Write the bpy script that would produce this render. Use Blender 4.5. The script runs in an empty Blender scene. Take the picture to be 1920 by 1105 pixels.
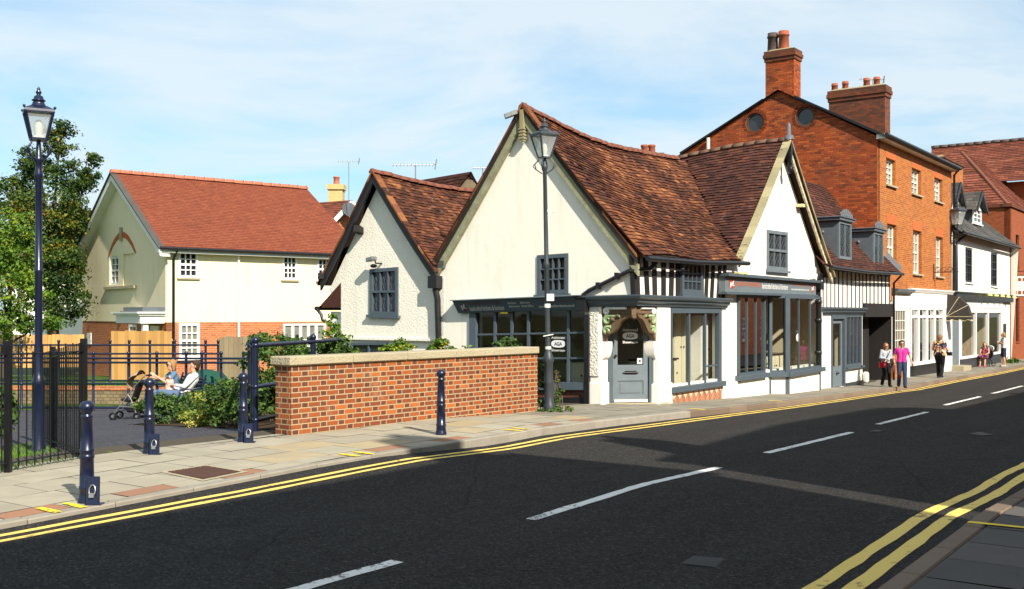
import bpy, bmesh, math, random
from mathutils import Vector, Matrix, noise
from mathutils.geometry import delaunay_2d_cdt
random.seed(7)
SC = bpy.context.scene
COL = SC.collection
# ------------------------------------------------------------------ camera, sky, sun, exposure
F, HOR, EYE = 1953.0, 588.0, 1.72
cam = bpy.data.cameras.new('camera'); camo = bpy.data.objects.new('camera', cam); COL.objects.link(camo)
camo.location = (0, 0, EYE); camo.rotation_euler = (math.radians(90), 0, 0)
cam.sensor_width = 36.0; cam.lens = 36.0 * F / 1920.0
cam.shift_y = (HOR - 552.5) / 1920.0
cam.clip_start = 0.1; cam.clip_end = 2000
SC.camera = camo
SUN_EL = math.radians(38.0)
SUN_AZ = math.atan2(0.515, -0.857)          # clockwise from +Y
world = bpy.data.worlds.new('World'); SC.world = world; world.use_nodes = True
def build_world():
    nt = world.node_tree; nt.nodes.clear(); N = nt.nodes.new; L = nt.links.new
    out = N('ShaderNodeOutputWorld'); bg = N('ShaderNodeBackground'); bg.inputs['Strength'].default_value = 0.061
    sky = N('ShaderNodeTexSky'); sky.sky_type = 'NISHITA'; sky.sun_disc = False
    sky.sun_elevation = SUN_EL; sky.sun_rotation = SUN_AZ; sky.air_density = 1.0; sky.dust_density = 1.2; sky.ozone_density = 1.6
    tc = N('ShaderNodeTexCoord'); sep = N('ShaderNodeSeparateXYZ'); L(tc.outputs['Generated'], sep.inputs[0])
    zz = N('ShaderNodeMath'); zz.operation = 'ADD'; zz.inputs[1].default_value = 0.16; L(sep.outputs['Z'], zz.inputs[0])
    zm = N('ShaderNodeMath'); zm.operation = 'MAXIMUM'; zm.inputs[1].default_value = 0.05; L(zz.outputs[0], zm.inputs[0])
    dx = N('ShaderNodeMath'); dx.operation = 'DIVIDE'; L(sep.outputs['X'], dx.inputs[0]); L(zm.outputs[0], dx.inputs[1])
    dy = N('ShaderNodeMath'); dy.operation = 'DIVIDE'; L(sep.outputs['Y'], dy.inputs[0]); L(zm.outputs[0], dy.inputs[1])
    cmb = N('ShaderNodeCombineXYZ'); L(dx.outputs[0], cmb.inputs[0]); L(dy.outputs[0], cmb.inputs[1])
    mp = N('ShaderNodeMapping'); mp.inputs['Rotation'].default_value = (0, 0, 0.35); mp.inputs['Scale'].default_value = (0.95, 1.0, 1)
    mp.inputs['Location'].default_value = (3.1, 1.7, 0); L(cmb.outputs[0], mp.inputs[0])
    n1 = N('ShaderNodeTexNoise'); n1.inputs['Scale'].default_value = 1.25; n1.inputs['Detail'].default_value = 9; n1.inputs['Roughness'].default_value = 0.58
    n1.inputs['Distortion'].default_value = 0.5; L(mp.outputs[0], n1.inputs['Vector'])
    r1 = N('ShaderNodeMapRange'); r1.inputs['From Min'].default_value = 0.36; r1.inputs['From Max'].default_value = 0.58
    r1.inputs['To Min'].default_value = 0.40; r1.inputs['To Max'].default_value = 0.88; L(n1.outputs['Fac'], r1.inputs['Value'])
    tint = N('ShaderNodeMix'); tint.data_type = 'RGBA'; tint.blend_type = 'MULTIPLY'; tint.inputs['Factor'].default_value = 1.0
    tint.inputs[7].default_value = (0.85, 1.55, 1.75, 1); L(sky.outputs[0], tint.inputs[6])
    mx = N('ShaderNodeMix'); mx.data_type = 'RGBA'; L(r1.outputs[0], mx.inputs['Factor']); L(tint.outputs[2], mx.inputs[6])
    mx.inputs[7].default_value = (8.0, 9.0, 9.6, 1)
    L(mx.outputs[2], bg.inputs['Color']); L(bg.outputs[0], out.inputs[0])
build_world()
sl = bpy.data.lights.new('sun', 'SUN'); sl.energy = 5.0; sl.angle = math.radians(0.53); sl.color = (1.0, 0.915, 0.80)
so = bpy.data.objects.new('sun', sl); COL.objects.link(so); so.location = (20, -24, 30)
so.rotation_euler = Vector((-0.515 * math.cos(SUN_EL), 0.857 * math.cos(SUN_EL), -math.sin(SUN_EL))).to_track_quat('-Z', 'Y').to_euler()
SC.view_settings.view_transform = 'Standard'; SC.view_settings.look = 'None'
SC.view_settings.exposure = 0.75; SC.view_settings.gamma = 1.0; SC.view_settings.use_curve_mapping = False
try:
    SC.cycles.max_bounces = 6; SC.cycles.transparent_max_bounces = 12; SC.cycles.use_denoising = True
    SC.cycles.caustics_reflective = False; SC.cycles.caustics_refractive = False
except Exception: pass

# ------------------------------------------------------------------ terrain and picture geometry
AX = math.radians(35.5); DD = (math.sin(AX), math.cos(AX)); NN = (-DD[1], DD[0])
KN = [(-60, 0), (13, 0), (24, .355), (36, .70), (50, .82), (75, .88), (220, 1.0)]
def drop(t):
    for (a, u), (b, v) in zip(KN, KN[1:]):
        if t <= b:
            f = max(0, (t - a) / (b - a)); return u + (v - u) * f
    return KN[-1][1]
def ts(x, y): return x * DD[0] + y * DD[1], x * NN[0] + y * NN[1]
def xy(t, s): return t * DD[0] + s * NN[0], t * DD[1] + s * NN[1]
def up(t): return .04 if t < 9.5 else .115 if t > 11.5 else .04 + (t - 9.5) / 2 * .075
def zpave(t): return -drop(t)
def zroad(t): return -drop(t) - up(t)
def zpark(x, y):
    t, s = ts(x, y)
    return -drop(t) * (1 if t > 13 else 0) - .07 * min(11.5, max(0, s - 11.15)) if t < 13 else min(-drop(t), -.07 * min(11.5, max(0, s - 11.15)))
def ground_at(px, py, zf):
    Y = EYE * F / (py - HOR)
    for i in range(60):
        X = (px - 960) / F * Y
        Y = .5 * Y + .5 * (EYE - zf(X, Y)) * F / (py - HOR)
    return (px - 960) / F * Y, Y
def gpave(px, py): return ground_at(px, py, lambda x, y: zpave(ts(x, y)[0]))
def groad(px, py): return ground_at(px, py, lambda x, y: zroad(ts(x, y)[0]))
def at(px, py, Y): return Vector(((px - 960) / F * Y, Y, EYE + (HOR - py) / F * Y))

class Plane:
    """an upright facade: origin, horizontal direction u, outward normal n"""
    def __init__(s, o, u, n):
        s.o = Vector((o[0], o[1])); s.u = Vector(u).normalized(); s.n = Vector(n).normalized()
    def a(s, px, off=0):
        k = (px - 960) / F; o = s.o + s.n * off
        return (o.x - k * o.y) / (k * s.u.y - s.u.x)
    def c(s, px, py, off=0):
        a = s.a(px, off); Y = s.o.y + s.n.y * off + s.u.y * a
        return a, EYE + (HOR - py) / F * Y
    def P(s, a, z, off=0):
        p = s.o + s.u * a + s.n * off
        return Vector((p.x, p.y, z))
    def q(s, x0, x1, tl, tr, br, bl, off=0):
        return [s.c(x0, tl, off), s.c(x1, tr, off), s.c(x1, br, off), s.c(x0, bl, off)]
def dirs(deg):
    r = math.radians(deg); d = (math.sin(r), math.cos(r)); return d, (math.cos(r), -math.sin(r))
def street_plane(o, deg):
    d, n = dirs(deg); return Plane(o, d, n)
def gable_plane(o, deg):
    d, n = dirs(deg); return Plane(o, (-n[0], -n[1]), (-d[0], -d[1]))
def bil(c, u, v):      # c = TL,TR,BR,BL; v from top
    return tuple((c[0][i] * (1 - u) + c[1][i] * u) * (1 - v) + (c[3][i] * (1 - u) + c[2][i] * u) * v for i in (0, 1))

# ------------------------------------------------------------------ objects
def tag(o, label=None, cat=None, group=None, kind=None):
    if label: o['label'] = label
    if cat: o['category'] = cat
    if group: o['group'] = group
    if kind: o['kind'] = kind
    return o
def thing(name, loc, label, cat, group=None):
    o = bpy.data.objects.new(name, None); COL.objects.link(o); o.location = loc; o.empty_display_size = .2
    return tag(o, label, cat, group)
def root_loc(o):
    v = Vector((0, 0, 0))
    while o is not None:
        v = v + Vector(o.location); o = o.parent
    return v
def copy_tree(o, parent=None):
    c = o.copy(); COL.objects.link(c); c.parent = parent
    for ch in list(o.children): copy_tree(ch, c)
    return c
class MB:
    def __init__(s): s.v = []; s.f = []; s.t = []; s.cur = 0.5; s.sm = []
    def add(s, vs, fs, smooth=False):
        b = len(s.v); s.v += [tuple(p) for p in vs]
        for f in fs:
            s.f.append(tuple(b + i for i in f)); s.t.append(s.cur); s.sm.append(smooth)
        return s
    def quad(s, *p): return s.add(p, [tuple(range(len(p)))])
    def hexa(s, p):  # 8 points: bottom ring 0-3, top ring 4-7
        return s.add(p, [(0, 3, 2, 1), (4, 5, 6, 7), (0, 1, 5, 4), (1, 2, 6, 5), (2, 3, 7, 6), (3, 0, 4, 7)])
    def box(s, x0, x1, y0, y1, z0, z1):
        return s.hexa([(x0, y0, z0), (x1, y0, z0), (x1, y1, z0), (x0, y1, z0), (x0, y0, z1), (x1, y0, z1), (x1, y1, z1), (x0, y1, z1)])
    def pq(s, pl, c, o0, o1):   # four (a,z) corners between two offsets
        return s.hexa([pl.P(*k, o0) for k in c] + [pl.P(*k, o1) for k in c])
    def pbox(s, pl, a0, a1, z0, z1, o0, o1):
        return s.pq(pl, [(a0, z1), (a1, z1), (a1, z0), (a0, z0)], o0, o1)
    def beam(s, p, q, w, h, upv=(0, 0, 1)):
        p, q = Vector(p), Vector(q); d = (q - p).normalized(); x = d.cross(Vector(upv))
        if x.length < 1e-4: x = Vector((1, 0, 0))
        x.normalize(); y = x.cross(d)
        r = [x * w / 2 + y * h / 2, x * -w / 2 + y * h / 2, x * -w / 2 - y * h / 2, x * w / 2 - y * h / 2]
        return s.hexa([p + k for k in r] + [q + k for k in r])
    def tube(s, pts, r, n=8, smooth=True, caps=True):
        pts = [Vector(p) for p in pts]; rr = r if isinstance(r, (list, tuple)) else [r] * len(pts)
        vs = []; ref = None
        for i, p in enumerate(pts):
            d = (pts[min(i + 1, len(pts) - 1)] - pts[max(i - 1, 0)])
            d = d.normalized() if d.length > 1e-9 else Vector((0, 0, 1))
            if ref is None: ref = Vector((1, 0, 0)) if abs(d.x) < .9 else Vector((0, 1, 0))
            x = (ref - d * ref.dot(d)).normalized(); ref = x; y = d.cross(x)
            for k in range(n):
                a = 2 * math.pi * k / n; vs.append(p + (x * math.cos(a) + y * math.sin(a)) * rr[i])
        fs = [(i * n + k, i * n + (k + 1) % n, (i + 1) * n + (k + 1) % n, (i + 1) * n + k) for i in range(len(pts) - 1) for k in range(n)]
        s.add(vs, fs, smooth)
        if caps:
            m = len(pts) - 1
            s.add(vs[:n], [tuple(range(n))]); s.add(vs[m * n:], [tuple(range(n))])
        return s
    def lathe(s, c, prof, n=16, smooth=True):  # prof: (r,z)
        c = Vector(c); vs = []
        for r, z in prof:
            for k in range(n):
                a = 2 * math.pi * (k + .5) / n; vs.append(c + Vector((r * math.cos(a), r * math.sin(a), z)))
        fs = [(i * n + k, i * n + (k + 1) % n, (i + 1) * n + (k + 1) % n, (i + 1) * n + k) for i in range(len(prof) - 1) for k in range(n)]
        s.add(vs, fs, smooth)
        m = len(prof) - 1
        s.add(vs[:n], [tuple(range(n))]); s.add(vs[m * n:], [tuple(range(n))]); return s
    def ball(s, c, r, n=10, m=6):
        r = r if isinstance(r, (tuple, list)) else (r, r, r); c = Vector(c)
        vs = [c + Vector((0, 0, -r[2]))]
        for i in range(1, m):
            b = math.pi * i / m - math.pi / 2
            for k in range(n):
                a = 2 * math.pi * k / n; vs.append(c + Vector((r[0] * math.cos(a) * math.cos(b), r[1] * math.sin(a) * math.cos(b), r[2] * math.sin(b))))
        vs.append(c + Vector((0, 0, r[2])))
        fs = [(0, 1 + (k + 1) % n, 1 + k) for k in range(n)]
        for i in range(m - 2):
            fs += [(1 + i * n + k, 1 + i * n + (k + 1) % n, 1 + (i + 1) * n + (k + 1) % n, 1 + (i + 1) * n + k) for k in range(n)]
        e = len(vs) - 1; b = 1 + (m - 2) * n
        fs += [(b + k, b + (k + 1) % n, e) for k in range(n)]
        return s.add(vs, fs, True)
    def build(s, name, mat, parent=None, uv=True, recalc=True, bevel=0):
        if name == 'pane' and len(s.v) == 8 and len(s.f) == 6: s.f, s.t, s.sm = s.f[1:2], s.t[1:2], s.sm[1:2]; s.v = s.v[4:8]; s.f = [(0, 1, 2, 3)]
        me = bpy.data.meshes.new(name); o = root_loc(parent) if parent else Vector((0, 0, 0))
        me.from_pydata([(p[0] - o.x, p[1] - o.y, p[2] - o.z) for p in s.v], [], s.f)
        if recalc or bevel:
            bm = bmesh.new(); bm.from_mesh(me)
            la = bm.faces.layers.float.new('tint')
            bm.faces.ensure_lookup_table()
            for f, t, sm in zip(bm.faces, s.t, s.sm): f[la] = t; f.smooth = sm
            bmesh.ops.recalc_face_normals(bm, faces=bm.faces)
            if bevel:
                es = [e for e in bm.edges if len(e.link_faces) == 2 and e.calc_face_angle(0) > .6]
                bmesh.ops.bevel(bm, geom=es, offset=bevel, segments=1, affect='EDGES', profile=.5)
            bm.to_mesh(me); bm.free()
        else:
            at_ = me.attributes.new('tint', 'FLOAT', 'FACE'); at_.data.foreach_set('value', s.t)
            me.polygons.foreach_set('use_smooth', s.sm)
        if uv: autouv(me, o)
        if mat: me.materials.append(mat)
        ob = bpy.data.objects.new(name, me); COL.objects.link(ob)
        if parent: ob.parent = parent
        return ob
def autouv(me, o):
    ul = me.uv_layers.new(name='UVMap').data; Z = Vector((0, 0, 1))
    for p in me.polygons:
        n = p.normal
        if abs(n.z) > .93: X, Yv = Vector((1, 0, 0)), Vector((0, 1, 0))
        else:
            X = Z.cross(n).normalized(); Yv = n.cross(X)
        for li in p.loop_indices:
            v = me.vertices[me.loops[li].vertex_index].co + o
            ul[li].uv = (v.dot(X), v.dot(Yv))
def structure(o): o['kind'] = 'structure'; return o
def wall_mesh(mb, pl, outline, holes=(), depth=.22, off=0):
    """a wall slab in plane pl with real openings"""
    pts = [Vector(p) for p in outline]; n = len(pts); ed = [(i, (i + 1) % n) for i in range(n)]
    for h in holes:
        b = len(pts); pts += [Vector(p) for p in h]; m = len(h); ed += [(b + i, b + (i + 1) % m) for i in range(m)]
    r = delaunay_2d_cdt(pts, ed, [], 1, 1e-5)
    def inside(p, poly):
        c = False; j = len(poly) - 1
        for i in range(len(poly)):
            a, b = poly[i], poly[j]
            if (a[1] > p[1]) != (b[1] > p[1]) and p[0] < (b[0] - a[0]) * (p[1] - a[1]) / (b[1] - a[1]) + a[0]: c = not c
            j = i
        return c
    fs = []
    for f in r[2]:
        c = sum((r[0][i] for i in f), Vector((0, 0))) / len(f)
        if inside(c, outline) and not any(inside(c, h) for h in holes): fs.append(tuple(f))
    mb.add([pl.P(p.x, p.y, off) for p in r[0]], fs)
    mb.add([pl.P(p.x, p.y, off - depth) for p in r[0]], [tuple(reversed(f)) for f in fs])
    for h in list(holes) + [outline]:
        for i in range(len(h)):
            a, b = h[i], h[(i + 1) % len(h)]
            mb.quad(pl.P(*a, off), pl.P(*b, off), pl.P(*b, off - depth), pl.P(*a, off - depth))
    return mb
def moulding(mb, path, prof, closed_ends=True):
    """path: list of (x,y,z) ; prof: list of (out,dz); outward is to the right of travel"""
    P = [Vector(p) for p in path]; vs = []
    for i, p in enumerate(P):
        ns = []
        for j in (i - 1, i):
            if 0 <= j < len(P) - 1:
                d = (P[j + 1] - P[j]); d.z = 0; d.normalize(); ns.append(Vector((d.y, -d.x, 0)))
        n = sum(ns, Vector()).normalized(); k = 1 / max(.3, n.dot(ns[0]))
        vs += [p + n * (o * k) + Vector((0, 0, z)) for o, z in prof]
    m = len(prof)
    fs = [(i * m + k, i * m + (k + 1) % m, (i + 1) * m + (k + 1) % m, (i + 1) * m + k) for i in range(len(P) - 1) for k in range(m)]
    mb.add(vs, fs); mb.add(vs[:m], [tuple(range(m))]); mb.add(vs[-m:], [tuple(range(m))])
    return mb
# ------------------------------------------------------------------ materials
class NT:
    def __init__(s, name):
        s.m = bpy.data.materials.new(name); s.m.use_nodes = True; s.nt = s.m.node_tree
        s.b = s.nt.nodes['Principled BSDF']
    def n(s, t, **kw):
        k = s.nt.nodes.new(t)
        for a, b in kw.items(): setattr(k, a, b)
        return k
    def l(s, a, b): s.nt.links.new(a, b)
    def math(s, op, a, b=None, c=None):
        k = s.n('ShaderNodeMath', operation=op)
        for i, x in enumerate((a, b, c)):
            if x is None: continue
            if isinstance(x, (int, float)): k.inputs[i].default_value = x
            else: s.l(x, k.inputs[i])
        return k.outputs[0]
    def noise(s, vec, scale, detail=4, rough=.55, dim='3D'):
        k = s.n('ShaderNodeTexNoise'); k.inputs['Scale'].default_value = scale; k.inputs['Detail'].default_value = detail
        k.inputs['Roughness'].default_value = rough; s.l(vec, k.inputs['Vector']); return k.outputs['Fac']
    def ramp(s, fac, stops, interp='LINEAR'):
        k = s.n('ShaderNodeValToRGB'); e = k.color_ramp; e.interpolation = interp
        while len(e.elements) < len(stops): e.elements.new(.5)
        for el, (p, c) in zip(e.elements, stops): el.position = p; el.color = (*c, 1) if len(c) == 3 else c
        s.l(fac, k.inputs[0]); return k.outputs[0]
    def mix(s, fac, a, b, mode='MIX'):
        k = s.n('ShaderNodeMix', data_type='RGBA', blend_type=mode)
        for i, x in ((0, fac), (6, a), (7, b)):
            if isinstance(x, (int, float)): k.inputs[i].default_value = x
            elif isinstance(x, (tuple, list)): k.inputs[i].default_value = (*x, 1)
            else: s.l(x, k.inputs[i])
        return k.outputs[2]
    def bump(s, h, strength=.3, dist=.01):
        k = s.n('ShaderNodeBump'); k.inputs['Strength'].default_value = strength; k.inputs['Distance'].default_value = dist
        s.l(h, k.inputs['Height']); s.l(k.outputs[0], s.b.inputs['Normal'])
    def uv(s): return s.n('ShaderNodeUVMap', uv_map='UVMap').outputs[0]
    def obj(s): return s.n('ShaderNodeTexCoord').outputs['Object']
    def tint(s): return s.n('ShaderNodeAttribute', attribute_name='tint').outputs['Fac']
    def done(s, col, rough=.7, spec=.3, metal=0):
        if isinstance(col, (tuple, list)): s.b.inputs['Base Color'].default_value = (*col, 1)
        else: s.l(col, s.b.inputs['Base Color'])
        if isinstance(rough, (int, float)): s.b.inputs['Roughness'].default_value = rough
        else: s.l(rough, s.b.inputs['Roughness'])
        s.b.inputs['Specular IOR Level'].default_value = spec; s.b.inputs['Metallic'].default_value = metal
        return s.m
def paint(name, col, rough=.4, var=.18, scale=6, bump=.08, spec=.4, metal=0):
    k = NT(name); v = k.obj(); a = k.noise(v, scale, 6); b = k.noise(v, scale * 14, 3)
    d = tuple(c * (1 - var) for c in col); e = tuple(min(1, c * (1 + var)) for c in col)
    c = k.mix(a, d, e); c = k.mix(k.ramp(b, [(.58, (0, 0, 0)), (.8, (.25, .25, .25))]), c, tuple(x * .6 for x in col))
    k.bump(k.math('ADD', a, b), bump, .01)
    return k.done(c, k.math('MULTIPLY_ADD', a, .25, rough - .12), spec, metal)
def plaster(name, col, rough_scale=0, amp=.004, stain=.12):
    k = NT(name); v = k.obj(); big = k.noise(v, .55, 5); mid = k.noise(v, 3.5, 5); fine = k.noise(v, 40, 3)
    c = k.mix(big, tuple(x * (1 - stain) for x in col), col)
    uvn = k.n('ShaderNodeMapping'); uvn.inputs['Scale'].default_value = (5, 5, .5); k.l(v, uvn.inputs[0])
    streak = k.noise(uvn.outputs[0], 1.3, 5)
    c = k.mix(k.ramp(streak, [(.52, (0, 0, 0)), (.85, (.32, .32, .32))]), c, (col[0] * .55, col[1] * .5, col[2] * .38))
    h = k.math('ADD', k.math('MULTIPLY', mid, .8), k.math('MULTIPLY', fine, .12))
    if rough_scale:
        vo = k.n('ShaderNodeTexVoronoi', feature='SMOOTH_F1'); vo.inputs['Scale'].default_value = rough_scale; vo.inputs['Smoothness'].default_value = .6
        w = k.n('ShaderNodeMix', data_type='VECTOR'); 
        k.l(v, vo.inputs['Vector'])
        h = k.math('ADD', h, k.math('ADD', k.math('MULTIPLY', vo.outputs['Distance'], -1.6), k.math('MULTIPLY', k.noise(v, rough_scale * 1.3, 5, .7), 1.6)))
    k.bump(h, 1.0, amp * 4)
    return k.done(c, .85, .15)
def brick(name, cols, mortar, bw=.225, bh=.075, flemish=None, mw=.010, dirt=.25, bump=.5, wear=False):
    """brickwork from uv in metres; flemish = (stretcher ramp, header ramp)"""
    k = NT(name); s = k.n('ShaderNodeSeparateXYZ'); k.l(k.uv(), s.inputs[0]); u, v = s.outputs[0], s.outputs[1]
    row = k.math('FLOOR', k.math('DIVIDE', v, bh)); par = k.math('FLOORED_MODULO', row, 2.0)
    fv = k.math('FRACT', k.math('DIVIDE', v, bh))
    if flemish:
        per = bw * 1.5 + mw
        uu = k.math('ADD', k.math('DIVIDE', u, per), k.math('MULTIPLY', par, .5)); cell = k.math('FLOOR', uu); fu = k.math('FRACT', uu)
        head = k.math('GREATER_THAN', fu, .66)
        x = k.math('SUBTRACT', fu, k.math('MULTIPLY', head, .66))
        wid = k.math('MULTIPLY_ADD', head, -.32, .66)
        dl = k.math('MULTIPLY', x, per); dr = k.math('MULTIPLY', k.math('SUBTRACT', wid, x), per)
        idv = k.math('MULTIPLY_ADD', cell, 2.0, head)
    else:
        uu = k.math('ADD', k.math('DIVIDE', u, bw), k.math('MULTIPLY', par, .5)); idv = k.math('FLOOR', uu); fu = k.math('FRACT', uu)
        dl = k.math('MULTIPLY', fu, bw); dr = k.math('MULTIPLY', k.math('SUBTRACT', 1.0, fu), bw)
    dv = k.math('MULTIPLY', k.math('MINIMUM', fv, k.math('SUBTRACT', 1.0, fv)), bh)
    wob = k.math('MULTIPLY_ADD', k.noise(k.uv(), 35, 3), .008, -.004)
    dist = k.math('ADD', k.math('MINIMUM', k.math('MINIMUM', dl, dr), dv), wob)
    msk = k.n('ShaderNodeMapRange'); msk.inputs['From Min'].default_value = mw * .35; msk.inputs['From Max'].default_value = mw * .75
    k.l(dist, msk.inputs['Value']); m = msk.outputs[0]
    cb = k.n('ShaderNodeCombineXYZ'); k.l(idv, cb.inputs[0]); k.l(row, cb.inputs[1])
    wn = k.n('ShaderNodeTexWhiteNoise', noise_dimensions='2D'); k.l(cb.outputs[0], wn.inputs[0])
    st = [(i / max(1, len(cols) - 1), c) for i, c in enumerate(cols)]
    bc = k.ramp(wn.outputs['Value'], st)
    if flemish:
        hc = k.ramp(wn.outputs['Value'], [(i / max(1, len(flemish) - 1), c) for i, c in enumerate(flemish)])
        bc = k.mix(head, bc, hc)
    n1 = k.noise(k.obj(), 22, 5); n2 = k.noise(k.obj(), .8, 5)
    bc = k.mix(k.math('MULTIPLY', n1, .45), bc, tuple(.5 * x for x in cols[0]))
    bc = k.mix(k.ramp(n2, [(.45, (0, 0, 0)), (.8, (dirt,) * 3)]), bc, (.06, .04, .03))
    mc = k.mix(n1, tuple(x * .75 for x in mortar), mortar)
    c = k.mix(m, mc, bc)
    if wear:
        w1 = k.noise(k.obj(), 1.7, 7, .7); w2 = k.noise(k.obj(), 4.5, 7, .75)
        c = k.mix(k.ramp(w1, [(.60, (0, 0, 0)), (.76, (.4, .4, .4))]), c, (.42, .32, .19)); c = k.mix(k.ramp(w2, [(.62, (0, 0, 0)), (.74, (.55, .55, .55))]), c, (.07, .055, .03))
    k.bump(k.math('ADD', m, k.math('MULTIPLY', n1, .5)), bump, .008)
    return k.done(c, .85, .2)
def tiles(name, stops, lich=(.33, .31, .24), lamt=.35):
    k = NT(name); t = k.tint(); v = k.obj(); n1 = k.noise(v, 1.1, 5); n2 = k.noise(v, 14, 4); n3 = k.noise(v, 5, 6, .7)
    f = k.math('ADD', k.math('MULTIPLY', t, .72), k.math('MULTIPLY', n1, .42)); f = k.math('SUBTRACT', f, .08)
    c = k.ramp(f, stops); c = k.mix(k.math('MULTIPLY', n2, .5), c, tuple(x * .45 for x in stops[1][1]))
    c = k.mix(k.ramp(n3, [(.6, (0, 0, 0)), (.72, (lamt,) * 3)]), c, lich)
    k.bump(n2, .4, .008)
    return k.done(c, .85, .2)
def timber(name, col, var=.35, rough=.75, scale=1.0, bump=.5, stretch=(12, 12, 1.2)):
    k = NT(name); mp = k.n('ShaderNodeMapping'); mp.inputs['Scale'].default_value = stretch; k.l(k.obj(), mp.inputs[0])
    g = k.noise(mp.outputs[0], 2.0 * scale, 7, .65); b = k.noise(k.obj(), 2.2, 4); t = k.tint()
    f = k.math('MULTIPLY_ADD', t, .4, k.math('MULTIPLY_ADD', g, .6, k.math('MULTIPLY', b, .3)))
    c = k.ramp(f, [(.25, tuple(x * (1 - var) for x in col)), (.6, col), (.95, tuple(min(1, x * (1 + var)) for x in col))])
    k.bump(g, bump, .006); return k.done(c, rough, .25)
def leafmat(name, stops):
    k = NT(name); c = k.ramp(k.tint(), stops)
    m = k.done(c, .55, .3)
    tr = k.n('ShaderNodeBsdfTranslucent'); k.l(c, tr.inputs[0]); mx = k.n('ShaderNodeMixShader'); mx.inputs[0].default_value = .28
    out = k.nt.nodes['Material Output']; k.l(k.b.outputs[0], mx.inputs[1]); k.l(tr.outputs[0], mx.inputs[2]); k.l(mx.outputs[0], out.inputs[0])
    return m
def glassmat(name, tintc=(.85, .9, .88), base=.04):
    k = NT(name); nt = k.nt; tr = k.n('ShaderNodeBsdfTransparent'); tr.inputs[0].default_value = (*tintc, 1)
    gl = k.n('ShaderNodeBsdfGlossy'); gl.inputs['Roughness'].default_value = .02
    fr = k.n('ShaderNodeFresnel'); fr.inputs[0].default_value = 1.28; mx = k.n('ShaderNodeMixShader')
    nz = k.noise(k.obj(), .9, 2); bp = k.n('ShaderNodeBump'); bp.inputs['Strength'].default_value = .12; bp.inputs['Distance'].default_value = .02
    k.l(nz, bp.inputs['Height']); k.l(bp.outputs[0], gl.inputs['Normal'])
    k.l(k.math('ADD', fr.outputs[0], base), mx.inputs[0]); k.l(tr.outputs[0], mx.inputs[1]); k.l(gl.outputs[0], mx.inputs[2])
    k.l(mx.outputs[0], nt.nodes['Material Output'].inputs[0]); return k.m
def darkglass(name, col=(.02, .025, .03)):
    k = NT(name); v = k.obj(); n = k.noise(v, 1.7, 2); c = k.mix(n, tuple(x * .5 for x in col), tuple(x * 1.8 for x in col))
    k.bump(n, .15, .02); return k.done(c, .06, .6)
M = {}
M['asphalt'] = None
def asphalt(name, col, patch=True):
    k = NT(name); v = k.obj(); vo = k.n('ShaderNodeTexVoronoi'); vo.inputs['Scale'].default_value = 60; k.l(v, vo.inputs['Vector'])
    mp = k.n('ShaderNodeMapping'); mp.inputs['Rotation'].default_value = (0, 0, math.radians(-54.5)); k.l(v, mp.inputs[0])
    m2 = k.n('ShaderNodeMapping'); m2.inputs['Scale'].default_value = (.10, 1.1, 1); k.l(mp.outputs[0], m2.inputs[0])
    tr = k.noise(m2.outputs[0], 1.6, 5); n1 = k.noise(v, .35, 6); n2 = k.noise(v, 2.2, 6, .65); n3 = k.noise(v, 110, 2); n4 = k.noise(v, 30, 4, .7)
    c = k.mix(tr, tuple(x * .58 for x in col), tuple(x * 1.6 for x in col)); c = k.mix(k.math('MULTIPLY', n1, .5), c, tuple(x * .8 for x in col))
    sp = k.n('ShaderNodeSeparateColor'); k.l(vo.outputs['Color'], sp.inputs[0])
    c = k.mix(k.ramp(sp.outputs[0], [(.66, (0, 0, 0)), (.98, (.55, .55, .55))]), c, tuple(min(1, x * 3.0) for x in col))
    c = k.mix(k.ramp(sp.outputs[1], [(.6, (0, 0, 0)), (.95, (.7, .7, .7))]), c, tuple(x * .25 for x in col))
    c = k.mix(k.ramp(n2, [(.56, (0, 0, 0)), (.72, (.45, .45, .45))]), c, tuple(x * .45 for x in col))
    ed = k.n('ShaderNodeTexVoronoi', feature='DISTANCE_TO_EDGE'); ed.inputs['Scale'].default_value = .22; w = k.n('ShaderNodeMix', data_type='RGBA'); w.inputs[0].default_value = .18; k.l(v, w.inputs[6])
    nz = k.n('ShaderNodeTexNoise'); nz.inputs['Scale'].default_value = 1.3; nz.inputs['Detail'].default_value = 6; k.l(v, nz.inputs['Vector']); k.l(nz.outputs['Color'], w.inputs[7]); k.l(w.outputs[2], ed.inputs['Vector'])
    c = k.mix(k.ramp(ed.outputs['Distance'], [(.0, (.4, .4, .4)), (.0016, (0, 0, 0))]), c, tuple(x * .2 for x in col))
    k.bump(k.math('ADD', vo.outputs['Distance'], k.math('MULTIPLY', n3, .6)), .8, .012)
    return k.done(c, .9, .07)
M['road'] = asphalt('asphalt', (.033, .031, .029))
M['path'] = asphalt('path_asphalt', (.060, .060, .070))
M['grass'] = leafmat('grass', [(0, (.05, .13, .015)), (.5, (.10, .22, .02)), (1, (.17, .28, .035))])
def soilm(name, a, b, sc=3):
    k = NT(name); n = k.noise(k.obj(), sc, 6, .7); k.bump(n, .8, .05); return k.done(k.mix(n, a, b), .95, .1)
M['lawn'] = soilm('lawn_base', (.03, .065, .012), (.08, .14, .022), 6)
M['earth'] = soilm('far_ground', (.05, .075, .025), (.12, .12, .06), .2)
M['soil'] = soilm('soil', (.03, .02, .012), (.09, .06, .035), 9)
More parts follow.
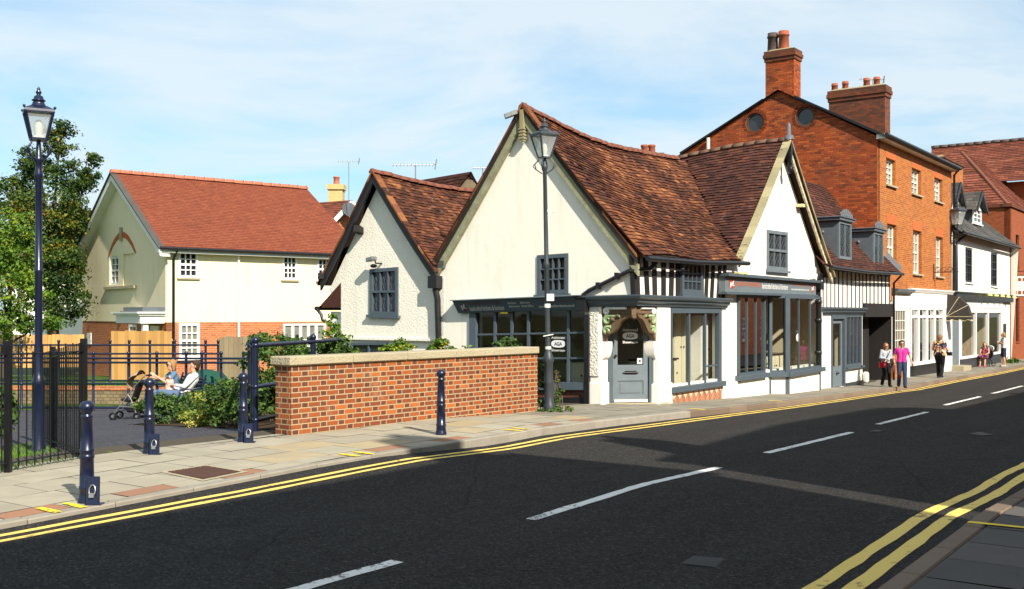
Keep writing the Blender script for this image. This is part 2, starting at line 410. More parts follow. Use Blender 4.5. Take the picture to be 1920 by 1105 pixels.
def slabs(name):
    k = NT(name); t = k.tint(); v = k.obj(); n1 = k.noise(v, 2.3, 6); n2 = k.noise(v, 60, 3)
    c = k.ramp(t, [(0, (.22, .20, .155)), (.22, (.28, .255, .20)), (.27, (.33, .30, .225)), (.5, (.40, .365, .275)), (.62, (.40, .315, .18)), (.74, (.42, .38, .29)), (.80, (.27, .12, .065)), (1, (.34, .16, .085))], 'LINEAR')
    c = k.mix(k.ramp(n1, [(.4, (0, 0, 0)), (.85, (.5, .5, .5))]), c, (.19, .165, .125)); c = k.mix(k.math('MULTIPLY', n2, .35), c, (.14, .125, .1))
    k.bump(n2, .35, .004); return k.done(c, .85, .2)
M['slab'] = slabs('paving_slab')
def kerbm(name):
    k = NT(name); n = k.noise(k.obj(), 5, 6, .7); k.bump(n, .5, .01)
    c = k.ramp(k.tint(), [(0, (.30, .275, .22)), (.5, (.38, .35, .29)), (.52, (.17, .115, .08)), (1, (.25, .18, .13))]); return k.done(k.mix(k.math('MULTIPLY', n, .7), c, (.13, .115, .09)), .9, .15)
M['kerbstone'] = kerbm('kerbstone')
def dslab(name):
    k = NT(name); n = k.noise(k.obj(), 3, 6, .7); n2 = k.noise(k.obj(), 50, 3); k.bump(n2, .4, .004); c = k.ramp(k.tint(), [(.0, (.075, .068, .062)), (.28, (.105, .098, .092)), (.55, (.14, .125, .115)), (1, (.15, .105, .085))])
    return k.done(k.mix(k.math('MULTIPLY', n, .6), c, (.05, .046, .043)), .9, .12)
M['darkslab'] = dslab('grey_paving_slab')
M['joint'] = soilm('paving_joint', (.05, .045, .035), (.12, .10, .075), 14)
def roadpaint(name, col, wear=.5):
    k = NT(name); v = k.obj(); n = k.noise(v, 11, 6, .8); n2 = k.noise(v, 1.4, 5)
    f = k.math('ADD', k.math('MULTIPLY', n, .75), k.math('MULTIPLY', n2, .35))
    c = k.mix(k.ramp(f, [(wear + .06, (0, 0, 0)), (wear + .10, (.9, .9, .9))]), col, (.05, .047, .043)); k.bump(n, .4, .006)
    return k.done(c, .7, .3)
M['yellow'] = roadpaint('yellow_paint', (.74, .53, .12), .565)
M['byellow'] = roadpaint('bright_yellow_paint', (.80, .57, .03), .56)
M['white_line'] = roadpaint('white_road_paint', (.70, .69, .64), .545)
M['cream'] = plaster('cream_render', (.80, .70, .47), 0, .0006, .06)
M['oldwhite'] = plaster('old_white_plaster', (.88, .835, .72), 0, .0022, .07)
M['roughcast'] = plaster('roughcast_plaster', (.86, .81, .69), 24, .0009, .10)
M['bright'] = plaster('bright_white_plaster', (.86, .83, .73), 0, .002, .04)
M['stone'] = plaster('coping_stone', (.47, .41, .275), 30, .0012, .45)
M['pilaster'] = plaster('painted_pilaster', (.84, .81, .72), 0, .001, .05)
M['carved'] = plaster('carved_pilaster', (.80, .77, .67), 24, .005, .06)
M['gbrick'] = brick('garden_wall_brick', [(.33, .083, .022), (.17, .048, .024), (.40, .11, .026), (.22, .058, .026), (.46, .14, .034)], (.47, .355, .20), flemish=[(.085, .04, .030), (.12, .05, .036), (.07, .034, .028)], mw=.0125, dirt=.3, wear=True)
M['hbrick'] = brick('house_brick', [(.42, .12, .04), (.50, .17, .055), (.34, .09, .035)], (.60, .40, .25), dirt=.05)
M['ebrick_side'] = brick('old_dark_red_brick', [(.42, .078, .019), (.27, .050, .017), (.54, .125, .028), (.12, .032, .015), (.45, .085, .020)], (.15, .07, .035), dirt=.6, mw=.010, bump=.9)
M['ebrick'] = brick('warm_orange_brick', [(.38, .105, .022), (.50, .165, .036), (.30, .075, .02), (.46, .14, .03)], (.50, .27, .11), dirt=.22, mw=.011)
M['modbrick'] = brick('modern_red_brick', [(.30, .075, .026), (.37, .10, .034), (.25, .058, .022)], (.22, .10, .06), dirt=.08)
M['chimbrick'] = brick('sooty_chimney_brick', [(.16, .045, .022), (.25, .065, .026), (.07, .035, .025), (.20, .05, .022)], (.10, .075, .05), dirt=.75)
M['ybrick'] = brick('yellow_brick', [(.60, .42, .16), (.68, .48, .20)], (.5, .42, .25), dirt=.1)
M['oldtile'] = tiles('old_clay_tile', [(0, (.022, .011, .008)), (.3, (.065, .024, .014)), (.52, (.125, .044, .023)), (.74, (.24, .088, .034)), (.9, (.40, .165, .06)), (1, (.46, .22, .09))])
M['darktile'] = tiles('dark_clay_tile', [(0, (.022, .013, .011)), (.35, (.060, .025, .019)), (.65, (.10, .036, .024)), (.9, (.16, .058, .03)), (1, (.27, .11, .055))], lamt=.25)
M['newtile'] = tiles('new_red_tile', [(0, (.17, .048, .027)), (.4, (.225, .062, .032)), (.7, (.26, .074, .037)), (1, (.30, .09, .045))], (.33, .11, .05), .2)
M['modtile'] = tiles('brown_red_tile', [(0, (.08, .028, .018)), (.4, (.17, .05, .028)), (.7, (.25, .075, .04)), (1, (.36, .13, .08))], (.25, .11, .07), .2)
M['slate'] = tiles('slate', [(0, (.035, .036, .036)), (.4, (.07, .07, .066)), (.7, (.105, .10, .088)), (1, (.15, .14, .115))], (.17, .16, .10), .3)
M['ridge'] = paint('ridge_tile_clay', (.165, .055, .030), .85, .5, 5)
M['darkridge'] = paint('mossy_ridge', (.12, .065, .04), .85, .4, 5)
M['newridge'] = paint('new_ridge_clay', (.40, .12, .065), .8, .15, 4)
M['ridgemortar'] = paint('ridge_mortar', (.38, .22, .12), .9, .2, 9)
M['undertile'] = paint('roof_underlay', (.03, .015, .01), .9)
M['slategrey'] = paint('slate_grey_paint', (.070, .094, .112), .42, .14, 5)
M['slatelight'] = paint('weathered_grey_paint', (.135, .165, .18), .5, .2, 5)
M['black'] = paint('black_paint', (.012, .012, .014), .35, .3, 6)
M['blacktimber'] = timber('black_timber', (.022, .019, .018), .5)
M['oldoak'] = timber('lichened_oak', (.27, .235, .13), .5)
M['paleoak'] = timber('pale_carved_oak', (.62, .52, .30), .4)
def carved(name):
    k = NT(name); v = k.obj(); n = k.noise(v, 5, 6, .7); vo = k.n('ShaderNodeTexVoronoi'); vo.inputs['Scale'].default_value = 11; k.l(v, vo.inputs['Vector'])
    c = k.ramp(n, [(.3, (.17, .15, .10)), (.45, (.27, .25, .165)), (.56, (.27, .28, .165)), (.68, (.38, .35, .25)), (.8, (.22, .19, .13))])
    k.bump(n, .9, .02); return k.done(c, .85, .1)
M['carvedlichen'] = carved('carved_lichened_oak')
M['carvedoak'] = timber('carved_bracket', (.13, .085, .05), .5, bump=1)
M['navy'] = paint('navy_paint', (.0055, .0095, .032), .30, .2, 5, .05, .5)
M['postgrey'] = paint('dark_grey_post', (.035, .042, .050), .4, .2, 5)
M['fblack'] = paint('railing_black', (.006, .006, .008), .35, .2, 5)
M['white'] = paint('white_gloss', (.80, .79, .75), .35, .05, 4, .03)
M['offwhite'] = paint('offwhite_paint', (.68, .66, .58), .5, .1, 4)
M['lead'] = paint('lead_sheet', (.10, .115, .13), .5, .25, 4, .1, .5)
M['steel'] = paint('dull_steel', (.35, .34, .32), .35, .2, 10, .05, .5, .8)
M['redpaint'] = paint('red_sign_paint', (.36, .055, .02), .5, .15)
M['darkred'] = paint('faded_red_sign_paint', (.125, .034, .026), .6, .15)
M['orange'] = paint('orange_lettering', (.52, .125, .03), .5, .1)
M['clay'] = paint('terracotta_pot', (.30, .075, .032), .75, .2, 6)
M['sooty'] = paint('sooty_pot', (.075, .05, .04), .8, .3, 6)
M['fencewood'] = timber('larch_fence', (.50, .27, .085), .3, stretch=(9, 9, .8))
M['greyfence'] = timber('weathered_fence', (.26, .20, .12), .3, stretch=(9, 9, .8))
M['glass'] = glassmat('shop_glass', (.90, .93, .91), .03)
def frosted(name):
    k = NT(name); tr = k.n('ShaderNodeBsdfTransparent'); tr.inputs[0].default_value = (.9, .94, .94, 1); mx = k.n('ShaderNodeMixShader'); mx.inputs[0].default_value = .42
    tl = k.n('ShaderNodeBsdfTranslucent'); tl.inputs[0].default_value = (.85, .88, .88, 1); m2 = k.n('ShaderNodeMixShader'); m2.inputs[0].default_value = .5
    k.done((.75, .78, .78), .25, .5); k.l(k.b.outputs[0], m2.inputs[1]); k.l(tl.outputs[0], m2.inputs[2]); k.l(tr.outputs[0], mx.inputs[1]); k.l(m2.outputs[0], mx.inputs[2]); k.l(mx.outputs[0], k.nt.nodes['Material Output'].inputs[0]); return k.m
M['lampglass'] = frosted('lamp_glass')
M['dglass'] = darkglass('dark_window_glass')
M['brownglass'] = darkglass('curtained_glass', (.07, .05, .025))
M['paleglass'] = darkglass('net_curtain_glass', (.16, .16, .13))
M['indark'] = plaster('dim_inside_wall', (.10, .07, .045), 0, .001)  # darkened copy of inside_wall; its colour stands in for a dim shop room
M['inwall'] = plaster('inside_wall', (.70, .60, .42), 0, .001)
M['infloor'] = timber('inside_floor', (.14, .085, .045), .3)
M['unit'] = paint('kitchen_unit_cream', (.62, .56, .40), .5, .06, 3)
M['worktop'] = paint('dark_worktop', (.02, .02, .022), .2, .2, 8)
M['blackhole'] = paint('unlit_interior', (.012, .010, .010), .9)
M['iron'] = paint('rusty_iron', (.10, .045, .028), .75, .35, 8, .3)
M['bark'] = timber('bark', (.085, .065, .045), .5, .9, 1.5, 1.0)
M['leaf'] = leafmat('sycamore_leaf', [(0, (.008, .025, .004)), (.45, (.029, .070, .010)), (.72, (.075, .125, .015)), (.9, (.20, .19, .02)), (1, (.34, .24, .02))])
M['leaf2'] = leafmat('light_green_leaf', [(0, (.03, .07, .008)), (.45, (.085, .17, .015)), (.75, (.18, .27, .02)), (1, (.40, .36, .03))])
M['hedge'] = leafmat('shrub_leaf', [(0, (.018, .040, .008)), (.5, (.055, .115, .018)), (.85, (.11, .19, .03)), (1, (.17, .25, .05))])
M['gold'] = leafmat('variegated_leaf', [(0, (.06, .10, .015)), (.4, (.18, .24, .03)), (.7, (.42, .40, .07)), (1, (.62, .55, .16))])
M['dryleaf'] = leafmat('dry_leaf', [(0, (.06, .05, .02)), (.5, (.16, .12, .04)), (1, (.12, .16, .03))])
M['stonewall'] = brick('rubble_garden_wall', [(.20, .15, .085), (.27, .21, .12), (.14, .11, .07)], (.10, .08, .05), bw=.18, bh=.09, dirt=.5, bump=1)
# ------------------------------------------------------------------ builders
def window(root, pl, c, mat, pane, cols=2, rows=2, fw=.05, bw=.018, recess=-.06, depth=.05, sill=None, sash=False, name='window', lead=None, sillmat=None):
    """c: four (a,z) corners TL TR BR BL. frame + bars one mesh, pane, sill and leading under it"""
    W = (abs(c[1][0] - c[0][0]) + abs(c[2][0] - c[3][0])) / 2; H = (abs(c[0][1] - c[3][1]) + abs(c[1][1] - c[2][1])) / 2
    mb = MB(); fu, fv = fw / W, fw / H
    def cell(u0, u1, v0, v1, o0, o1): mb.pq(pl, [bil(c, u0, v0), bil(c, u1, v0), bil(c, u1, v1), bil(c, u0, v1)], o0, o1)
    o0, o1 = recess, recess + depth
    cell(0, 1, 0, fv, o0, o1); cell(0, 1, 1 - fv, 1, o0, o1); cell(0, fu, fv, 1 - fv, o0, o1); cell(1 - fu, 1, fv, 1 - fv, o0, o1)
    bu, bv = bw / W / 2, bw / H / 2; e = .004
    for i in range(1, cols):
        u = fu + (1 - 2 * fu) * i / cols; cell(u - bu, u + bu, fv, 1 - fv, o0 + e, o1 - .012)
    for j in range(1, rows):
        v = fv + (1 - 2 * fv) * j / rows; k = 2.2 if (sash and j == rows // 2) else 1
        for i in range(cols):
            ua = fu + (1 - 2 * fu) * i / cols + (bu if i else 0); ub = fu + (1 - 2 * fu) * (i + 1) / cols - (bu if i < cols - 1 else 0)
            cell(ua, ub, v - bv * k, v + bv * k, o0 + e, o1 - (.004 if k > 1 else .012))
    f = mb.build(name, mat, root)
    p = MB(); p.pq(pl, [bil(c, fu * .5, fv * .5), bil(c, 1 - fu * .5, fv * .5), bil(c, 1 - fu * .5, 1 - fv * .5), bil(c, fu * .5, 1 - fv * .5)], o0 + .012, o0 + .018)
    p.build('pane', pane, f)
    if lead:
        lb = MB(); n1, n2 = lead
        for i in range(cols):
            for j in range(2):
                ua, ub = fu + (1 - 2 * fu) * (i + .06) / cols, fu + (1 - 2 * fu) * (i + .94) / cols
                va, vb = (fv, .5) if j == 0 else (.5, 1 - fv)
                def seg(x0, y0, x1, y1):
                    q = [pl.P(*bil(c, ua + (ub - ua) * x, va + (vb - va) * y), o0 + .022) for x, y in ((x0, y0), (x1, y1))]
                    lb.beam(q[0], q[1], .008, .006, (pl.n.x, pl.n.y, 0))
                n = n1 + n2
                for k in range(1, n):
                    s = k / n * 2       # diagonals x/1*... in the unit cell
                    x0, y0 = max(0, s - 1), min(1, s); x1, y1 = min(1, s), max(0, s - 1)
                    seg(x0, y0, x1, y1); seg(1 - x0, y0, 1 - x1, y1)
        lb.build('leading', M['lead'], f)
    if sill:
        a0, z0 = bil(c, 0, 1); a1, z1 = bil(c, 1, 1); ex = .06 if a1 > a0 else -.06
        s = MB(); s.pq(pl, [(a0 - ex, z0 - .003), (a1 + ex, z1 - .003), (a1 + ex, z1 - .07), (a0 - ex, z0 - .07)], -.05, sill); s.build('sill', sillmat or mat, f)
    return f

def tile_slope(mb, S, Lu, Lv, gauge=.10, width=.165, lift=.022, keep=None, jit=1.0, rnd=None, clump=1.0):
    R = rnd or random; nv = max(1, int(Lv / gauge)); nu = max(1, int(Lu / width))
    for j in range(nv):
        v0 = j / nv; v1 = min(1.0, (j + 1.25) / nv); off = .5 * (j % 2)
        for i in range(-1, nu + 1):
            u0 = (i + off) / nu; u1 = (i + off + .965) / nu
            u0, u1 = max(0, u0), min(1, u1)
            if u1 - u0 < .15 / nu: continue
            pm = S((u0 + u1) / 2, v0)
            if keep and not keep(pm): continue
            dv = R.uniform(-.12, .12) / nv * jit
            a, b, c, d = S(u0, v0 + dv), S(u1, v0 + dv + R.uniform(-.03, .03) / nv * jit), S(u1, v1), S(u0, v1)
            n = (b - a).cross(d - a)
            if n.length < 1e-9: continue
            n.normalize()
            if n.z < 0: n = -n
            l = lift + R.uniform(-.006, .010) * jit; l2 = l + R.uniform(-.005, .005) * jit
            a2, b2 = a + n * l, b + n * l2; c2, d2 = c + n * .004, d + n * .004
            mb.cur = min(1, max(0, R.gauss(.5, .22) + clump * .35 * noise.noise(pm * .9)))
            mb.add([a2, b2, c2, d2, a + n * .0, b + n * .0], [(0, 1, 2, 3), (4, 5, 1, 0), (4, 0, 3), (5, 2, 1)])
    return mb
def lerp3(a, b, f): return a + (b - a) * f
def ridge_tiles(pts, r=.11, seg=.32, mat=None, parent=None, name='ridge_tiles', mort=True):
    mb = MB(); mo = MB(); pts = [Vector(p) for p in pts]
    for p, q in zip(pts, pts[1:]):
        L = (q - p).length; n = max(1, round(L / seg)); d = (q - p) / n; x = d.cross(Vector((0, 0, 1))).normalized()
        for i in range(n):
            mb.cur = random.random(); a = p + d * i; b = p + d * (i + .94); ja = random.uniform(-.012, .012); jb = random.uniform(-.012, .012)
            ring = []
            for e, jz in ((a, ja), (b, jb)):
                for k in range(7):
                    t = math.pi * (k / 6); ring.append(e + x * (r * math.cos(t)) + Vector((0, 0, r * math.sin(t) - .03 + jz)))
            mb.add(ring, [(k, k + 1, 8 + k, 7 + k) for k in range(6)] + [tuple(range(7)), tuple(range(7, 14))], True)
            if mort:
                mr = [e + x * ((r + .012) * math.cos(math.pi * k / 6)) + Vector((0, 0, (r + .012) * math.sin(math.pi * k / 6) - .03)) for e in (b - d * .03, b + d * .08) for k in range(7)]
                mo.add(mr, [(k, k + 1, 8 + k, 7 + k) for k in range(6)])
    o = mb.build(name, mat, parent)
    if mort: mo.build('mortar', M['ridgemortar'], o)
    return o

def text_verts(body, shear=0.0, bold=0.0, spacing=1.0):
    cu = bpy.data.curves.new('lettering', 'FONT'); cu.body = body; cu.shear = shear; cu.offset = bold; cu.space_character = spacing; cu.resolution_u = 3
    ob = bpy.data.objects.new('lettering', cu); COL.objects.link(ob)
    dg = bpy.context.evaluated_depsgraph_get(); me = bpy.data.meshes.new_from_object(ob.evaluated_get(dg))
    v = [tuple(k.co) for k in me.vertices]; f = [tuple(p.vertices) for p in me.polygons]
    bpy.data.objects.remove(ob); bpy.data.curves.remove(cu); bpy.data.meshes.remove(me)
    return v, f
def lettering(parent, pl, c, body, mat, off, shear=0, bold=0, name='lettering'):
    """fit a line of text into four (a,z) corners TL TR BR BL as the viewer reads them"""
    v, f = text_verts(body, shear, bold)
    x0, x1 = min(p[0] for p in v), max(p[0] for p in v); y0, y1 = min(p[1] for p in v), max(p[1] for p in v)
    mb = MB(); mb.add([pl.P(*bil(c, (p[0] - x0) / (x1 - x0), (y1 - p[1]) / (y1 - y0)), off) for p in v], f)
    return mb.build(name, mat, parent, uv=False)

def leaf_cloud(mb, blobs, n, size, rnd, flat=.55, hollow=.35, tintf=None):
    """leaf-sized faces spread through ellipsoid volumes; blobs: (center, (rx,ry,rz), weight)"""
    tw = sum(b[2] for b in blobs)
    for c, r, w in blobs:
        c = Vector(c); m = int(n * w / tw)
        # clumps inside the blob
        k = max(3, m // 42); cl = []
        for i in range(k):
            while 1:
                d = Vector((rnd.uniform(-1, 1), rnd.uniform(-1, 1), rnd.uniform(-1, 1)))
                if hollow < d.length < 1: break
            cl.append((Vector((d.x * r[0], d.y * r[1], d.z * r[2])), rnd.gauss(0, .16)))
        cr = .24 * min(r) + size * .7
        for i in range(m):
            q, tb = cl[i % k]
            g = Vector((rnd.gauss(0, 1), rnd.gauss(0, 1), rnd.gauss(0, .6))) * cr * .55
            p = c + q + g; s = size * rnd.uniform(.6, 1.25)
            nrm = (g.normalized() * .6 + Vector((rnd.uniform(-1, 1), rnd.uniform(-1, 1), rnd.uniform(-.1, 1.3)))).normalized()
            x = nrm.cross(Vector((rnd.uniform(-1, 1), rnd.uniform(-1, 1), rnd.uniform(-1, 1)))).normalized(); y = nrm.cross(x)
            t = .48 + tb + rnd.gauss(0, .13)
            if tintf: t += tintf(p)
            mb.cur = min(1, max(0, t))
            mb.add([p - x * s * .5, p + y * s * .32 + nrm * s * .06, p + x * s * .5 - nrm * s * .1, p - y * s * .32 + nrm * s * .06], [(0, 1, 2, 3)])
    return mb
def shrub(name, base, blobs, n, size, mat, label, cat, group=None, seed=1, stems=6, stemr=.012):
    rnd = random.Random(seed); b = Vector(base); t = thing(name, b, label, cat, group)
    mb = MB(); leaf_cloud(mb, [(b + Vector(c), r, w) for c, r, w in blobs], n, size, rnd, hollow=.2)
    mb.build('foliage', mat, t, uv=False, recalc=False)
    st = MB()
    for i in range(stems):
        c, r, w = blobs[i % len(blobs)]; e = b + Vector(c) + Vector((rnd.uniform(-.5, .5) * r[0], rnd.uniform(-.5, .5) * r[1], r[2] * .3))
        s = b + Vector((c[0] * .7 + rnd.uniform(-.1, .1), c[1] * .7 + rnd.uniform(-.1, .1), -.03)); st.tube([s, lerp3(s, e, .5) + Vector((rnd.uniform(-.05, .05), 0, .03)), e], [stemr, stemr * .7, stemr * .35], 5)
    st.build('stem', M['bark'], t, uv=False)
    return t
def tree(base, trunk_r, height, blobs, n, size, mat, label, seed, tintf=None, name='tree', group=None):
    rnd = random.Random(seed); b = Vector(base); t = thing(name, b, label, 'tree', group)
    tr = MB(); top = b + Vector((rnd.uniform(-.3, .3), 0, height * .8))
    pts = [b + (top - b) * f + Vector((rnd.uniform(-.1, .1), rnd.uniform(-.1, .1), 0)) * (f > 0) for f in (0, .15, .4, .7, 1)]
    tr.tube(pts, [trunk_r * 1.25, trunk_r, trunk_r * .8, trunk_r * .5, trunk_r * .15], 8)
    for c, r, w in blobs:
        e = b + Vector(c); f = min(.85, max(.25, (e.z - b.z) / height * .72)); s = b + (top - b) * f
        mid = lerp3(s, e, .55) + Vector((0, 0, -.15)); tr.tube([s, mid, e], [trunk_r * .34, trunk_r * .22, .02], 6)
        for k in range(3):
            e2 = e + Vector((rnd.uniform(-.8, .8) * r[0], rnd.uniform(-.8, .8) * r[1], rnd.uniform(-.2, .8) * r[2])); tr.tube([lerp3(mid, e, .5), e2], [trunk_r * .1, .01], 5)
    tr.build('trunk', M['bark'], t, uv=False)
    mb = MB(); leaf_cloud(mb, [(b + Vector(c), r, w) for c, r, w in blobs], n, size, rnd, tintf=tintf)
    mb.build('crown', mat, t, uv=False, recalc=False)
    return t

# ---- people: one continuous remeshed body, clothes as children
def capsule(mb, p, q, r0, r1, n=10):
    p, q = Vector(p), Vector(q); d = q - p
    if d.length < 1e-5: return mb.ball(p, r0, 10, 8)
    dn = d.normalized(); pts = []; rr = []
    for k in range(4):
        a = math.pi / 2 * k / 4; pts.append(p - dn * r0 * math.cos(a)); rr.append(max(.0015, r0 * math.sin(a)))
    pts.append(p); rr.append(r0); pts.append(q); rr.append(r1)
    for k in range(1, 5):
        a = math.pi / 2 * k / 4; pts.append(q + dn * r1 * math.sin(a)); rr.append(max(.0015, r1 * math.cos(a)))
    return mb.tube(pts, rr, n)
def remesh(mb, name, mat, parent, voxel=.012, smooth=3):
    me = bpy.data.meshes.new(name); me.from_pydata(mb.v, [], mb.f)
    ob = bpy.data.objects.new(name, me); COL.objects.link(ob)
    m = ob.modifiers.new('r', 'REMESH'); m.mode = 'VOXEL'; m.voxel_size = voxel
    s = ob.modifiers.new('s', 'SMOOTH'); s.iterations = smooth; s.factor = .5
    dg = bpy.context.evaluated_depsgraph_get(); m2 = bpy.data.meshes.new_from_object(ob.evaluated_get(dg))
    ob.modifiers.clear(); ob.data = m2; bpy.data.meshes.remove(me)
    m2.name = name; m2.polygons.foreach_set('use_smooth', [True] * len(m2.polygons)); m2.materials.clear(); m2.materials.append(mat)
    ob.parent = parent; return ob
SKIN = paint('skin', (.56, .30, .19), .55, .1, 12, .03)
SKIN2 = paint('skin_pale', (.62, .36, .24), .55, .1, 12, .03)
def cloth(name, col, pattern=None):
    k = NT(name); v = k.obj(); n = k.noise(v, 7, 4); c = k.mix(n, tuple(x * .75 for x in col), col)
    if pattern:
        vo = k.n('ShaderNodeTexVoronoi'); vo.inputs['Scale'].default_value = 13; k.l(v, vo.inputs['Vector'])
        s = k.n('ShaderNodeSeparateColor'); k.l(vo.outputs['Color'], s.inputs[0])
        c = k.ramp(s.outputs[0], [(i / len(pattern), p) for i, p in enumerate(pattern)], 'CONSTANT')
    k.bump(n, .5, .02); return k.done(c, .8, .15)
BASE = dict(pelvis=(0, 0, .92), waist=(0, .01, 1.06), chest=(0, 0, 1.26), neck=(0, -.01, 1.42), head=(0, .02, 1.54),
            shL=(-.165, 0, 1.365), elL=(-.215, -.03, 1.09), wrL=(-.21, .06, .86), shR=(.165, 0, 1.365), elR=(.215, -.03, 1.09), wrR=(.21, .06, .86),
            hiL=(-.085, 0, .89), knL=(-.095, .03, .49), anL=(-.10, -.02, .085), hiR=(.085, 0, .89), knR=(.095, .03, .49), anR=(.10, -.02, .085))
def hand(mb, el, wr, side, curl=.5, fwd=None):
    el, wr = Vector(el), Vector(wr); d = (wr - el).normalized(); f = Vector(fwd) if fwd else Vector((0, 1, 0))
    a = (f - d * f.dot(d))
    a = a.normalized() if a.length > .05 else Vector((1, 0, 0))       # thumb side
    pn = d.cross(a) * side                                            # palm normal
    palm = wr + d * .075
    for k in (-1, -.3, .3, 1): capsule(mb, wr + d * .012 + a * .012 * k, palm + a * .027 * k, .016, .0125, 6)
    for i, (k, L) in enumerate(((1, .062), (.33, .072), (-.33, .067), (-1, .052))):
        p = palm + a * .027 * k; q = p + d * L * .5 + pn * .012 * curl; r = q + (d * (1 - curl * .8) + pn * curl).normalized() * L * .5
        capsule(mb, p, q, .0095, .0088, 6); capsule(mb, q, r, .0088, .0075, 6)
    p = wr + d * .025 + a * .02; q = p + (d * .6 + a * .75).normalized() * .038; capsule(mb, p, q, .0115, .010, 6); capsule(mb, q, q + (d * .9 + a * .1 + pn * .3).normalized() * .03, .0095, .008, 6)
def person(loc, yaw, h, label, pose=None, top=None, topmat=None, sleeve='short', legs='trousers', legmat=None, shoemat=None, hair=None, hairlen='short',
           skin=None, glasses=False, group=None, look=0.0, voxel=.011, stout=1.0, foot=True, skirtlen=None, body_only_upper=False):
    skin = skin or SKIN; J = {k: Vector(v) for k, v in BASE.items()}
    for k, v in (pose or {}).items(): J[k] = Vector(v)
    s = h / 1.66; loc = Vector(loc); r = thing('person', loc, label, 'person', group)
    ca, sa = math.cos(yaw), math.sin(yaw)
    def T(mb):
        mb.v = [(s * (x * ca - y * sa), s * (x * sa + y * ca), s * z) for x, y, z in mb.v]; return mb
    j = J; st = stout; up_ = (j['neck'] - j['pelvis']).normalized(); X = (j['shR'] - j['shL']).normalized()
    def torso(mb, e):
        w = .075 * st
        for sx in (-1, 1):
            o = X * sx
            capsule(mb, j['pelvis'] + o * w, j['waist'] + o * w * .8, .095 * st + e, .085 * st + e); capsule(mb, j['waist'] + o * w * .8, j['chest'] + o * w, .085 * st + e, .10 * st + e)
            capsule(mb, j['chest'] + o * w, j['sh' + 'LR'[sx > 0]] - o * .03 - up_ * .02, .095 * st + e, .062 + e)
    b = MB(); torso(b, 0)
    hd = j['head']; fw = Vector((-math.sin(look), math.cos(look), 0)); sd = Vector((math.cos(look), math.sin(look), 0))
    capsule(b, j['neck'] - up_ * .06, hd - up_ * .05, .052, .05)
    capsule(b, hd + Vector((0, 0, .035)) - fw * .015, hd + Vector((0, 0, .025)) + fw * .015, .082, .078); capsule(b, hd + fw * .03, hd + Vector((0, 0, -.068)) + fw * .045, .062, .04)
    capsule(b, hd + fw * .098 + Vector((0, 0, .02)), hd + fw * .112 + Vector((0, 0, -.02)), .010, .014)
    for sx in (-1, 1):
        capsule(b, hd + sd * sx * .083 + Vector((0, 0, .015)), hd + sd * sx * .083 + Vector((0, 0, -.02)), .016, .011)
        k = 'LR'[sx > 0]
        capsule(b, j['sh' + k], j['el' + k], .050 * st, .038); capsule(b, j['el' + k], j['wr' + k], .038, .026); hand(b, j['el' + k], j['wr' + k], sx)
        capsule(b, j['hi' + k], j['kn' + k], .088 * st, .056); capsule(b, j['kn' + k], lerp3(j['kn' + k], j['an' + k], .35), .054, .056); capsule(b, lerp3(j['kn' + k], j['an' + k], .35), j['an' + k], .056, .036)
        ft = j.get('toe' + k) or j['an' + k] + Vector((.02 * sx, .15, -.045)); capsule(b, j['an' + k] + Vector((0, -.02, -.04)), ft, .038, .028)
    remesh(T(b), 'body', skin, r, voxel, 2)
    if topmat:
        c = MB(); torso(c, .014); 
        for k in 'LR':
            e = j['sh' + k] + (j['el' + k] - j['sh' + k]) * (.55 if sleeve == 'short' else 1)
            if sleeve != 'none': capsule(c, j['sh' + k], e, .062 * st, .055 if sleeve == 'short' else .050)
            if sleeve == 'long': capsule(c, j['el' + k], lerp3(j['el' + k], j['wr' + k], .92), .050, .038)
        remesh(T(c), 'top', topmat, r, voxel, 3)
    if legmat:
        c = MB()
        if legs in ('skirt', 'dress'):
            L = skirtlen or .5
            for f0, f1 in ((0, L),):
                for sx in (-1, 0, 1):
                    kn = lerp3(j['knL'], j['knR'], (sx + 1) / 2); hp = j['pelvis'] + X * sx * .06
                    q = hp + (kn - hp) * 1.15; capsule(c, hp, q, .11 * st, .12)
        else:
            for sx in (-1, 1):
                k = 'LR'[sx > 0]; capsule(c, j['pelvis'] + X * sx * .07, j['hi' + k], .108 * st, .106 * st)
                e = j['kn' + k]; capsule(c, j['hi' + k], e if legs == 'trousers' else lerp3(j['hi' + k], e, .85), .102 * st, .075 if legs == 'trousers' else .088)
                if legs == 'trousers': capsule(c, e, j['an' + k] + Vector((0, -.005, -.02)), .073, .064)
        remesh(T(c), 'skirt' if legs in ('skirt', 'dress') else legs, legmat, r, voxel, 3)
    if foot and shoemat:
        for sx in (-1, 1):
            k = 'LR'[sx > 0]; c = MB(); ft = j.get('toe' + k) or j['an' + k] + Vector((.02 * sx, .15, -.045)); capsule(c, j['an' + k] + Vector((0, -.03, -.042)), ft + Vector((0, .012, 0)), .044, .036); remesh(T(c), 'shoe', shoemat, r, .014, 2)
    if hair:
        c = MB(); capsule(c, hd + Vector((0, 0, .055)) - fw * .03, hd + Vector((0, 0, .045)) - fw * .015, .092, .092)
        capsule(c, hd - fw * .055 + Vector((0, 0, .03)), hd - fw * .05 + Vector((0, 0, -.05)), .075, .06)
        for sx in (-1, 1): capsule(c, hd + sd * sx * .062 + Vector((0, 0, .05)) - fw * .01, hd + sd * sx * .068 - fw * .035 + Vector((0, 0, -.03)), .04, .032)
        if hairlen == 'bob':
            for sx in (-1, 1): capsule(c, hd + sd * sx * .07 - fw * .02, hd + sd * sx * .075 - fw * .03 + Vector((0, 0, -.10)), .045, .035)
        if hairlen == 'tail': capsule(c, hd - fw * .10 + Vector((0, 0, .03)), hd - fw * .13 + Vector((0, 0, -.12)), .04, .02)
